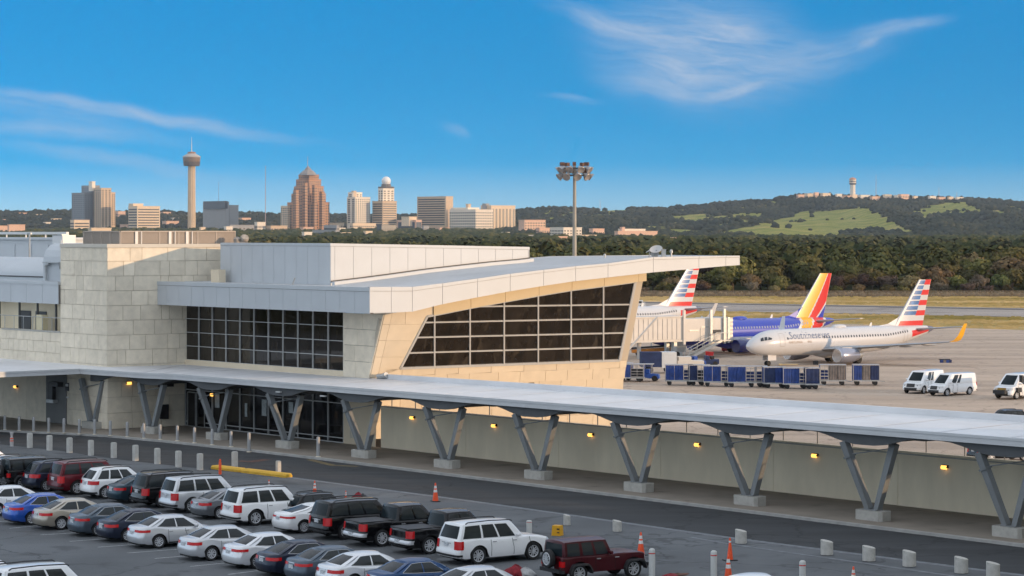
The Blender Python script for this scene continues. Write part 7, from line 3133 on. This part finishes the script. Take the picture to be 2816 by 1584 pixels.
carts = [(650, 1240, ['n', 'n', 'rack'], 3.3, 'navy covered baggage cart at the left end of the cart row'), (830, 1242, ['d', 'rack'], 2.0, 'dark open sided baggage cart, second from the left of the row'),
         (1030, 1252, ['n', 'n', 'rack'], 3.2, 'navy baggage cart with a bag rack at its right end, third of the row'), (1275, 1258, ['n', 'n', 'rack'], 3.3, 'bright navy baggage cart with open rack, left of the wire rack cart'),
         (1478, 1258, ['rack'], 1.4, 'bare wire rack cart in the middle of the cart row'), (1610, 1268, ['d', 'n'], 2.7, 'dark navy baggage cart right of the wire rack cart'),
         (1815, 1275, ['n', 'n', 'rack'], 2.9, 'navy baggage cart with white rack at the right part of the row'), (1985, 1278, ['d'], 1.7, 'short dark grey baggage cart closing the cart row'),
         (2195, 1240, ['rack', 'm', 'm'], 3.1, 'baggage cart with dusty mesh sides standing alone right of the row'), (2528, 1240, ['n', 'm', 'd'], 3.1, 'farthest right baggage cart with navy and mesh sides')]
for x, y, f, L_, lb in carts:
    p = apron_at(*zu(x, y))
    c_ = cart(p, radians(rnd.uniform(-6, 2)), lb, f, L_)
    c_.scale = (1, 1, 1.14)


def tug(loc, rz, label, c, canopy=True, name='baggage_tractor'):
    o = empty(name, loc, rz, label, 'tractor')
    mb = MB()
    mb.box8([(-1.5, -.7, .35), (1.5, -.7, .35), (1.5, .7, .35), (-1.5, .7, .35), (-1.5, -.7, 1.0), (1.4, -.65, .85), (1.4, .65, .85), (-1.5, .7, 1.0)])
    mb.box((-.2, -.6, .95), (.5, 0, 0), (0, 1.2, 0), (0, 0, .5))
    mb.build('chassis', c, o, fix=True)
    for x in (-.95, .95):
        for y in (-.65, .65):
            w_ = MB()
            w_.lathe([(.12, -.12), (.34, -.13), (.36, 0), (.34, .13), (.12, .12)], (x, y, .36), (0, 1, 0), 14)
            w_.build('wheel', M['black'], o)
    mb = MB()
    mb.box((-.9, -.5, 1.0), (.4, 0, 0), (0, 1.0, 0), (0, 0, .4))
    mb.build('seat', M['matte_black'], o)
    if canopy:
        mb = MB()
        for x in (-1.3, .55):
            for y in (-.62, .62):
                mb.bar((x, y, .9), (x, y, 2.05), .06)
        mb.box((-1.45, -.75, 2.02), (2.2, 0, 0), (0, 1.5, 0), (0, 0, .07))
        mb.build('canopy', CARTF, o)
    return o


TB_ = mat('bright_blue_tractor_paint', (.015, .07, .32), .45)
tug(apron_at(*zu(330, 1200)), radians(-10), 'blue baggage tractor with flat roof at the corner of the terminal', TB_)
cart(apron_at(*zu(170, 1205)), radians(-8), 'blue flat cart loaded with bags behind the blue baggage tractor', ['n', 'rack'], 3.2)
cart(apron_at(*zu(60, 1190)), radians(-8), 'blue cart mostly hidden by the corner of the terminal', ['n', 'd'], 3.0)
tug(apron_at(*zu(800, 1058)), radians(15), 'small bright blue tug left of the dark navy tug', TB_, False)
tug(apron_at(*zu(930, 1052)), radians(-170), 'dark navy tug parked behind the cart row', mat('navy_tug_paint', (.01, .022, .08), .4), False)
# box truck and belt loader under the bridge
o = empty('service_truck', apron_at(*zu(520, 1118)), radians(4), 'white flat bodied service truck with dark box behind the cart row', 'truck')
mb = MB(); mb.box((-3.3, -1.1, .8), (2.6, 0, 0), (0, 2.2, 0), (0, 0, 1.9)); mb.build('cargo_box', DNAVY, o)
mb = MB(); mb.box((-.7, -1.1, .7), (1.9, 0, 0), (0, 2.2, 0), (0, 0, 2.0)); mb.box((-.5, -1.13, 1.0), (1.3, 0, 0), (0, .05, 0), (0, 0, 1.5)); mb.build('equipment_body', M['white'], o)
mb = MB(); mb.box((1.3, -1.1, .7), (3.4, 0, 0), (0, 2.2, 0), (0, 0, .9)); mb.box((1.5, -1.0, 1.6), (1.6, 0, 0), (0, 2.0, 0), (0, 0, .5)); mb.build('cab', mat('cream_truck', (.66, .6, .52), .5), o)
for x in (-2.2, 0.2, 3.4):
    for y in (-1.0, 1.0):
        w_ = MB(); w_.lathe([(.15, -.15), (.4, -.16), (.42, 0), (.4, .16), (.15, .15)], (x, y, .42), (0, 1, 0), 14); w_.build('wheel', M['black'], o)
o = empty('belt_loader', apron_at(*zu(380, 950)), radians(2), 'orange yellow belt loader under the jet bridge', 'belt loader')
mb = MB(); mb.box8([(-3, -.7, .5), (3, -.7, .5), (3, .7, .5), (-3, .7, .5), (-3, -.7, .95), (3, -.7, 1.35), (3, .7, 1.35), (-3, .7, .95)]); mb.build('chassis', mat('loader_orange', (.55, .22, .04), .5, 0, .2, 2), o, fix=True)
mb = MB(); mb.box8([(-3.6, -.5, 1.0), (3.8, -.5, 1.5), (3.8, .5, 1.5), (-3.6, .5, 1.0), (-3.6, -.5, 1.25), (3.8, -.5, 1.75), (3.8, .5, 1.75), (-3.6, .5, 1.25)]); mb.build('belt', M['matte_black'], o, fix=True)
mb = MB(); mb.box((2.6, -.9, .6), (2.2, 0, 0), (0, 1.8, 0), (0, 0, 1.6)); mb.build('cab', M['white'], o)
for x in (-2, 2.2):
    for y in (-.7, .7):
        w_ = MB(); w_.lathe([(.12, -.12), (.38, -.13), (.4, 0), (.38, .13), (.12, .12)], (x, y, .4), (0, 1, 0), 14); w_.build('wheel', M['black'], o)
o = empty('mobile_stair', apron_at(1775, 985) + Vector((0, 30, 0)), radians(0), 'grey mobile stair frame standing behind the belt loader', 'stair')
mb = MB()
for sy in (-.6, .6):
    mb.bar((-2.5, sy, .3), (1.8, sy, 2.9), .12, .3)
    mb.tube([(-2.5, sy, 1.3), (1.8, sy, 3.9), (3, sy, 3.9)], .05, 6)
mb.box((1.8, -.7, 2.8), (1.3, 0, 0), (0, 1.4, 0), (0, 0, .12))
for k in range(10):
    mb.box((-2.5 + k * .43, -.6, .35 + k * .26), (.35, 0, 0), (0, 1.2, 0), (0, 0, .05))
mb.bar((2.6, .5, 0), (2.6, .5, 2.8), .14)
mb.bar((2.6, -.5, 0), (2.6, -.5, 2.8), .14)
mb.build('frame', M['galv'], o)
for u, v, lb, s_ in ((1690 + 1130 / 3.659, 720 + 905 / 3.659, 'red bin beside the blue engine at the bridge head', 1.5), (1690 + 958 / 3.659, 720 + 985 / 3.659, 'small red extinguisher cart behind the dark navy tug', 1.0)):
    o = empty('red_bin', apron_at(u, v + (20 if s_ > 1 else 0)) if s_ < 1.2 else apron_at(u, v), 0, lb, 'bin')
    mb = MB()
    mb.box8([(-.5 * s_, -.4, .15), (.4 * s_, -.4, .15), (.4 * s_, .4, .15), (-.5 * s_, .4, .15), (-.6 * s_, -.5, 1.5 * s_ * .8), (.55 * s_, -.5, 1.35 * s_ * .8), (.55 * s_, .5, 1.35 * s_ * .8), (-.6 * s_, .5, 1.5 * s_ * .8)])
    mb.build('bin_body', M['red'], o, fix=True)
    for x in (-.3, .3):
        w_ = MB(); w_.lathe([(.02, -.06), (.15, -.05), (.15, .05), (.02, .06)], (x * s_, 0, .15), (0, 1, 0), 10); w_.build('wheel', M['black'], o)
# chocks and loose kit by the white airliner
o = empty('tow_bar', apron_at(2150, 1005), 0, 'thin yellow tow bar lying beside the nose wheel', 'tow bar')
mb = MB(); mb.tube([(0, 0, .15), (2.2, .2, .15)], .06, 6); mb.cbox((-.2, 0, .15), .4, .4, .2); mb.build('bar', mat('pale_yellow', (.6, .48, .25), .6), o)
for u, v, lb in ((2243, 1003, 'dark green crate beside the far main wheel'), (2145, 1018, 'low black wheel chock box in front of the nose wheel')):
    o = empty('equipment_box', apron_at(u, v), .2, lb, 'crate')
    mb = MB(); mb.cbox((0, 0, .25), .6, .5, .5); mb.cbox((0, 0, .52), .64, .54, .06); mb.build('box', M['matte_black'], o)
o = empty('luggage_bundle', apron_at(2112 + 1785 / 3.659, 720 + 1015 / 3.659), .1, 'bundle of blue and dark suitcases lying alone on the apron', 'luggage')
for k in range(4):
    mb = MB(); mb.cbox((-.55 + k * .4, 0, .2), .36, .5, .4); mb.build('suitcase', [NAVY, MESHG, NAVY, DNAVY][k], o)
mb = MB(); mb.cbox((-.1, .1, .45), 1.5, .5, .12); mb.build('lid', M['matte_black'], o)
# vans and truck on the right of the apron, noses to the left
VH = atan2(-.62, -.785)


def van_at(kind, u, v, head, label, s, name, c='white'):
    """u, v: ground under the left front wheel"""
    p = apron_at(u, v)
    P = cars[kind].P
    loc = Vector((0, 0, 0))
    o = cars[kind].place((0, 0, 0), head, label, PT[c], 'white service vehicles on the apron', name, 'van', s)
    off = Vector((P['xf'] * s, (P['W'] / 2 - .1) * s, 0))
    off.rotate(Matrix.Rotation(head, 3, 'Z'))
    o.location = p - off
    return o


van_at('van', 2112 + 1800 / 3.659, 720 + 1352 / 3.659, VH, 'white cargo van nearer the camera of the two vans', 1.12, 'cargo_van')
van_at('van', 2112 + 1565 / 3.659, 720 + 1335 / 3.659 - 2, VH + .25, 'white delivery van partly hidden behind the nearer van', 1.15, 'cargo_van')
t_ = van_at('van', 2112 + 2500 / 3.659, 720 + 1385 / 3.659, VH + .1, 'white service truck with black fittings cut by the right picture edge', 1.25, 'service_truck')
mb = MB()
mb.box((5.3, -.6, .5), (.5, 0, 0), (0, 1.2, 0), (0, 0, .3))
for k in range(3):
    mb.box((5.5, -.5, .74 + k * .1), (.06, 0, 0), (0, 1.0, 0), (0, 0, .04), 1)
mb.box((4.1, 1.02, .62), (.6, 0, 0), (0, .2, 0), (0, 0, .4))
mb.box((4.3, 1.2, 1.5), (.2, 0, 0), (0, .3, 0), (0, 0, .6))
mb.build('front_fittings', [M['matte_black'], M['yellow']], t_)
# dark vehicles partly seen behind the canopy
for u, v, lb, kd in ((2726, 1272, 'black vehicle seen over the wall under the right end of the canopy', 'big'), (2775, 1180, 'black vehicle roof just showing behind the canopy at the far right', 'suv')):
    cars[kd].place(apron_at(u, v), radians(20), lb, PT['black'], 'vehicles behind the canopy', 'suv', 'car')
# small white utility cart beyond the third airliner
o = empty('utility_vehicle', apron_at(1748, 848), 0, 'small white utility vehicle far away beside the terminal corner', 'van')
mb = MB(); mb.cbox((0, 0, 1.2), 3.4, 1.7, 1.5); mb.cbox((1.9, 0, .9), .7, 1.6, .9); mb.build('body', M['white'], o)
mb = MB(); mb.cbox((.2, -.87, 1.5), 2.4, .06, .45); mb.build('window', M['dark_pane'], o)
for x in (-1.1, 1.3):
    for y in (-.75, .75):
        w_ = MB(); w_.lathe([(.1, -.12), (.42, -.13), (.42, .13), (.1, .12)], (x, y, .42), (0, 1, 0), 12); w_.build('wheel', M['black'], o)

# ------------------------------------------------------------------ floodlight mast
bp_ = at(1580, 760, 235)
fm = empty('floodlight_mast', (bp_.x, bp_.y, APR + .05), 0, 'tall grey floodlight mast with two rings of lamps behind the terminal roof', 'light mast')
zz = lambda v: EYE - (v - HV) / F * 235 - (APR + .05)
mb = MB()
mb.tube([(0, 0, 0), (0, 0, zz(640)), (0, 0, zz(455))], [.26, .20, .145], 14)
mb.build('pole', mat('weathered_pole', (.33, .31, .27), .6, .3, .18, .5, stain=((.30, .16, .07), .6, .6)), fm, smooth=50)
lampm = mat('spun_aluminium', (.36, .34, .33), .35, .5)
rustm = mat('rusty_ballast', (.13, .065, .04), .7, 0, .4, 3)
for zc, nm, ph in ((zz(463), 'upper_ring', .2), (zz(482), 'lower_ring', 0.0)):
    mb = MB()
    R_ = 1.35
    pts = [(R_ * cos(2 * pi * k / 16), R_ * .9 * sin(2 * pi * k / 16), zc) for k in range(17)]
    mb.tube(pts, .07, 6)
    for k in range(4):
        a = k * pi / 2 + .3
        mb.tube([(0, 0, zc), (R_ * cos(a), R_ * .9 * sin(a), zc)], .06, 6)
    ring = mb.build(nm, M['dark_steel'], fm)
    for k in range(9):
        a = 2 * pi * k / 9 + ph
        d = Vector((cos(a), sin(a), -.75)).normalized()
        o_ = Vector((R_ * cos(a) * 1.04, R_ * .9 * sin(a) * 1.04, zc))
        mb = MB()
        mb.lathe([(.04, -.26), (.14, -.22), (.19, -.04), (.34, .19), (.40, .36), (.38, .38), (.17, .26), (.001, .24)], o_, d, 14)
        mb.build('flood_lamp', lampm, ring, smooth=40)
    for k in range(5):
        a = 2 * pi * k / 5 + .7 + ph
        mb = MB()
        mb.cbox((R_ * cos(a) * .95, R_ * .9 * sin(a) * .95, zc + .42), .42, .34, .36, 0, a)
        mb.build('ballast_box', rustm, ring)
# ------------------------------------------------------------------ bollards, cones, kerb block, small things
def z1(x, y):
    return x / 3.659, 980 + y / 3.659


def z3(x, y):
    return 500 + x / 3.659, 1188 + y / 3.659


def z4(x, y):
    return 1100 + x / 3.659, 1188 + y / 3.659


def z5(x, y):
    return 1700 + x / 3.659, 1188 + y / 3.659


def z6(x, y):
    return 2112 + x / 3.659, 1188 + y / 3.659


ORD = ['first', 'second', 'third', 'fourth', 'fifth', 'sixth', 'seventh', 'eighth', 'ninth', 'tenth', 'eleventh', 'twelfth', 'thirteenth', 'fourteenth', 'fifteenth', 'sixteenth', 'seventeenth']


def repeat(proto, spots, labels):
    for i, (p, s, r_) in enumerate(spots):
        o = proto if i == 0 else copy_tree(proto)
        o.location = p
        o.scale = s if isinstance(s, tuple) else (s, s, s)
        o.rotation_euler = (0, 0, r_)
        o['label'] = labels[i]


# slim round steel bollards along the kerb
pts = [z1(*q) for q in ((48, 740), (192, 748), (338, 755), (490, 765), (643, 772), (798, 782), (953, 785), (1110, 797), (1280, 810), (1447, 825), (1612, 837), (1785, 850), (1957, 870), (2135, 890), (2325, 910))]
pts += [(685, 1243), (875, 1256)]
b = empty('steel_bollard', (0, 0, 0), 0, 'x', 'bollard', 'slim grey bollards along the kerb')
mb = MB()
mb.lathe([(.105, 0), (.105, 1.02), (.095, 1.06), (.05, 1.09), (.001, 1.10)], n=16)
mb.build('post', mat('pale_grey_bollard', (.36, .36, .36), .6, .1, .12, 2), b, smooth=40)
mb = MB()
mb.lathe([(.16, .0), (.16, .02), (.11, .03)], n=16)
mb.build('base_ring', M['concrete'], b)
lab = ['slim grey steel bollard at the kerb, %s from the left' % ORD[i] for i in range(len(pts))]
lab[15] = 'tall slim grey bollard at the road edge in front of the entrance windows'
lab[16] = 'stout grey kerb bollard standing alone in front of the fifth V column'
repeat(b, [(onz(u, v, .146 if i < 15 else (.0 if i == 15 else .146)), 1.0 if i < 15 else (1.1, 1.1, 1.22), 0) for i, (u, v) in enumerate(pts)], lab)
# square pale concrete posts on the lot side of the road
pts = [z1(*q) for q in ((300, 920), (498, 945), (700, 970), (915, 997), (1145, 1022), (1363, 1050), (1583, 1083), (1795, 1113), (2012, 1142), (2362, 1120))] + [z3(972, 420)]
b = empty('concrete_post', (0, 0, 0), 0, 'x', 'bollard', 'square pale concrete posts across the road')
mb = MB()
w_ = .16
c_ = .035
oct_ = [(-w_ + c_, -w_), (w_ - c_, -w_), (w_, -w_ + c_), (w_, w_ - c_), (w_ - c_, w_), (-w_ + c_, w_), (-w_, w_ - c_), (-w_, -w_ + c_)]
mb.prism(oct_, 0, .98)
mb.prism([(x * .82, y * .82) for x, y in oct_], .98, 1.01)
mb.build('post', mat('weathered_white_concrete', (.50, .485, .45), .9, 0, .14, 3, .3, 12, stain=((.32, .30, .26), 2.2, .6)), b, fix=True)
lab = ['square pale concrete post across the road, %s from the left' % ORD[i] for i in range(len(pts))]
lab[9] = 'square pale concrete post behind the yellow kerb block'
lab[10] = 'small square pale post at the right end of the yellow kerb block'
repeat(b, [(onz(u, v, 0), (1.02, 1.02, 1.02) if i < 10 else (.85, .85, .8), atan2(CD.y, CD.x) + rnd.uniform(-.1, .1)) for i, (u, v) in enumerate(pts)], lab)
# stout slanted-top concrete bollards on the right
pts = [(z4(1680, 940), .36, .56), (z4(2185, 1002), .46, .58), (z5(1235, 1122), .56, .68), (z5(2100, 1237), .58, .70), (z6(1015, 1298), .59, .70), (z6(1422, 1353), .60, .73), (z6(1945, 1420), .60, .73), (z6(2265, 1478), .60, .74)]
b = empty('stout_bollard', (0, 0, 0), 0, 'x', 'bollard', 'stout concrete bollards with slanted tops')
mb = MB()
n = 24
rows = []
for h in (0, .03, .5, 1.0):
    row = []
    for k in range(n):
        a = 2 * pi * k / n
        r_ = .5 if h > .01 else .505
        zz_ = h if h < 1 else 1.0 - .10 * (cos(a) * .5 + .5) * 1.6
        row.append((r_ * cos(a), r_ * sin(a) * .95, zz_))
    rows.append(row)
row = [(x * .9, y * .9, z + .03) for x, y, z in rows[-1]]
rows.append(row)
mb.grid(rows, 0, close=True)
mb.add(row, [tuple(range(n))])
mb.build('concrete_body', mat('rough_bollard_concrete', (.47, .455, .42), .9, 0, .14, 2.5, .35, 10, stain=((.30, .28, .25), 2.0, .58)), b, smooth=40, fix=True)
mb = MB()
mb.lathe([(.52, .001), (.52, .02), (.5, .03)], n=24)
mb.build('base_joint', M['matte_black'], b)
lab = ['small stout concrete bollard left of the yellow box', 'stout concrete bollard above the maroon off roader, with slanted top', 'stout slanted bollard behind the large plain orange cone'] + ['stout slanted concrete bollard on the right, %s of five from the left' % ORD[i] for i in range(5)]
lab[0] = 'smallest stout concrete bollard, above the yellow box'
repeat(b, [(onz(u, v, 0), (w * 1.0, w * 1.0, h), radians(-10)) for (u, v), w, h in pts], lab)
# round posts with a red ring
pts = [(z4(1300, 1022), .62), (z5(340, 1450 + 60), 1.35), (z5(962, 1449 + 70), 1.30), (z5(1855, 1449 + 180), 1.30)]
b = empty('ringed_post', (0, 0, 0), 0, 'x', 'bollard', 'pale round posts with a red ring')
mb = MB()
mb.lathe([(.125, 0), (.125, 1.0), (.11, 1.04), (.06, 1.07), (.001, 1.075)], n=16)
mb.build('post', mat('pale_post', (.52, .52, .50), .6, 0, .1, 3, stretch=(1, 1, .3)), b, smooth=40)
mb = MB()
mb.lathe([(.128, .90), (.129, .905), (.129, .93), (.128, .935)], n=16)
mb.build('red_ring', M['red'], b)
repeat(b, [(onz(u, v, 0), (1.1, 1.1, h), 0) for (u, v), h in pts], ['short pale round post left of the yellow box', 'pale round post with red ring beside the maroon off roader', 'pale round post with red ring left of the two right hand cones', 'pale round post with red ring at the bottom right of the lot'])
# traffic cones
def cone_proto():
    b = empty('traffic_cone', (0, 0, 0), 0, 'x', 'traffic cone', 'orange traffic cones on the lot')
    mb = MB()
    r = lambda z: .17 - .135 * z / .98
    st = [(0.03, 0), (.52, 0), (.52, 1), (.68, 1), (.68, 0), (.74, 0), (.74, 1), (.86, 1), (.86, 0), (.98, 0)]
    mb.lathe([(r(.03), .03), (r(.50), .50)], n=18, mi=0)
    mb.lathe([(r(.50) + .002, .50), (r(.64) + .002, .64)], n=18, mi=1)
    mb.lathe([(r(.64), .64), (r(.71), .71)], n=18, mi=0)
    mb.lathe([(r(.71) + .002, .71), (r(.85) + .002, .85)], n=18, mi=1)
    mb.lathe([(r(.85), .85), (r(.98), .98), (.02, 1.0), (.001, 1.0)], n=18, mi=0)
    mb.build('cone_body', [M['orange'], M['reflect']], b, smooth=40)
    mb = MB()
    mb.box((-.22, -.22, 0), (.44, 0, 0), (0, .44, 0), (0, 0, .04))
    mb.build('base', M['matte_black'], b)
    return b


b = cone_proto()
cn = [(z3(1337, 642), .86, 'orange cone with two white bands behind the white SUV and white coupe'), (z3(2552, 698), 1.03, 'orange cone with two white bands standing alone on the open road edge'),
      (z3(1650, 690), .56, 'small orange and white cone left of the red bag'), (z3(877, 600), .70, 'orange cone behind the white SUV, only its upper half showing'),
      (z5(228, 1240), 1.08, 'orange cone with white bands in front of the maroon off roader'), (z5(1108, 1449 + 55), 1.15, 'orange cone with white bands at the picture bottom in front of the plain cone'),
      (z5(2367, 1449 + 130), .95, 'orange cone tip at the bottom edge on the right')]
repeat(b, [(onz(u, v, 0), s, rnd.random()) for (u, v), s, _ in cn], [c[2] for c in cn])
o = empty('plain_cone', onz(*z5(1125, 1293), 0), .3, 'large orange cone with a thin band near its tip beside the stout bollard', 'traffic cone', 'orange traffic cones on the lot', 1.0)
mb = MB()
mb.lathe([(.145, .03), (.055, .83)], n=18, mi=0)
mb.lathe([(.058, .83), (.052, .90)], n=18, mi=1)
mb.lathe([(.05, .90), (.035, 1.03), (.001, 1.04)], n=18, mi=0)
mb.build('cone_body', [M['orange'], M['reflect']], o, smooth=40)
mb = MB()
mb.box((-.3, -.2, 0), (.6, 0, 0), (0, .4, 0), (0, 0, .05))
mb.build('base', M['matte_black'], o)
for (u, v), h, lb in ((z3(385, 425), .95, 'slim orange marker post beside the left end of the yellow kerb block'),):
    o = empty('marker_post', onz(u, v, 0), 0, lb, 'marker post')
    mb = MB()
    mb.lathe([(.09, 0), (.085, .72), (.06, .78), (.07, .84), (.05, .93), (.001, .95)], n=12)
    mb.build('post', M['orange'], o, smooth=40)
o = empty('marker_post', onz(*z1(118, 905), 0), 0, 'orange and white banded marker post at the far left across the road', 'marker post')
mb = MB()
mb.lathe([(.14, 0), (.13, .35), (.13, .351)], n=14, mi=1)
mb.lathe([(.13, .35), (.125, .42)], n=14, mi=0)
mb.lathe([(.125, .42), (.125, .52)], n=14, mi=1)
mb.lathe([(.125, .52), (.12, .6)], n=14, mi=0)
mb.lathe([(.12, .6), (.07, .7), (.12, .9), (.15, 1.0), (.001, 1.01)], n=14, mi=1)
mb.build('post', [M['orange'], mat('grimy_white', (.45, .43, .42), .7, 0, .15, 5)], o, smooth=40)
# yellow kerb block
a_, b_ = onz(*z3(322, 368), 0), onz(*z3(1080, 458), 0)
d_ = b_ - a_
o = empty('kerb_block', a_, atan2(d_.y, d_.x), 'long worn yellow concrete kerb block between road and lot', 'kerb block')
L_ = d_.length
mb = MB()
for k in range(2):
    x0, x1 = L_ * (0 if k == 0 else .40) + .03, L_ * (.40 if k == 0 else 1)
    prof = [(-.34, 0), (-.34, .14), (-.25, .24), (.25, .24), (.34, .14), (.34, 0)]
    rows = [[(x, y * s_, z * t_) for y, z in prof] for x, s_, t_ in ((x0, .75, .8), (x0 + .15, 1, 1), (x1 - .15, 1, 1), (x1, .75, .8))]
    mb.grid(rows, 0)
    mb.add(rows[0], [tuple(range(6))])
    mb.add(rows[-1], [tuple(range(6))])
mb.build('block', M['yellow'], o, fix=True)
# yellow box with dark markings
o = empty('yellow_box', onz(*z4(1585, 1040), 0), radians(-25), 'bright yellow plastic box with dark label standing behind the maroon off roader', 'box')
mb = MB()
mb.box8([(-.24, -.2, 0), (.24, -.2, 0), (.24, .2, 0), (-.24, .2, 0), (-.21, -.18, .5), (.21, -.18, .5), (.21, .18, .5), (-.21, .18, .5)])
mb.build('shell', mat('yellow_plastic', (.72, .36, .01), .45), o, fix=True)
mb = MB()
mb.box((.06, -.215, .14), (.12, 0, 0), (0, .02, 0), (0, 0, .05)); mb.box((.05, -.212, .3), (.14, 0, 0), (0, .02, 0), (0, 0, .07))
mb.build('printed_label', M['matte_black'], o)


def heap(name, label, cat, p, sx, sy, h, mats, seed):
    o = empty(name, p, rnd.random(), label, cat)
    r_ = random.Random(seed)
    for i, m_ in enumerate(mats):
        mb = MB()
        rows = []
        n_ = 12
        ph = r_.uniform(0, 6)
        for j in range(7):
            t = j / 6
            rows.append([((sx * (1 - t ** 2) * (.8 + .3 * sin(3 * 2 * pi * k / n_ + ph))) * cos(2 * pi * k / n_) + (i - .5) * sx * .7, sy * (1 - t ** 2) * sin(2 * pi * k / n_) * (.85 + .25 * sin(5 * 2 * pi * k / n_ + j)), h * (t + .1 * sin(2.3 * k + j)) * (1 - .25 * i)) for k in range(n_)])
        mb.grid(rows, 0, close=True)
        mb.build('fabric' if i == 0 else 'strap_bundle', m_, o, smooth=60, fix=True)
    return o


RB = mat('dark_red_fabric', (.22, .012, .02), .85, 0, .4, 6, .4, 8)
heap('red_bag', 'crumpled red and black bag lying on the road edge behind the long black SUV', 'bag', onz(*z3(1800, 678), 0), .45, .3, .42, [RB, M['matte_black']], 1)
heap('red_cloth', 'dark red cloth heap on the ground between the silver sedan and the maroon off roader', 'cloth', onz(*z4(1210, 1449), 0), .6, .45, .5, [RB, mat('grey_cloth', (.4, .4, .4), .8, 0, .2, 5)], 2)
heap('red_debris', 'flat red debris lying right of the maroon off roader at the picture bottom', 'debris', onz(*z5(560, 1452), 0), .8, .3, .16, [RB, M['rust']], 3)
# ------------------------------------------------------------------ the air
mb = MB()
mb.box((-3600, -600, -60), (7200, 0, 0), (0, 9800, 0), (0, 0, 60 + 285))
hz = mb.build('haze', [], None, fix=True)
m = bpy.data.materials.new('haze_air')
m.use_nodes = True
w = NT(m.node_tree)
w.n.clear()
o_ = w.add('ShaderNodeOutputMaterial')
pv = w.add('ShaderNodeVolumePrincipled')
pv.inputs['Color'].default_value = (0.72, 0.84, 1.0, 1)
pv.inputs['Density'].default_value = 0.000024
w.l.new(pv.outputs[0], o_.inputs['Volume'])
hz.data.materials.append(m)
tag(hz, kind='stuff')
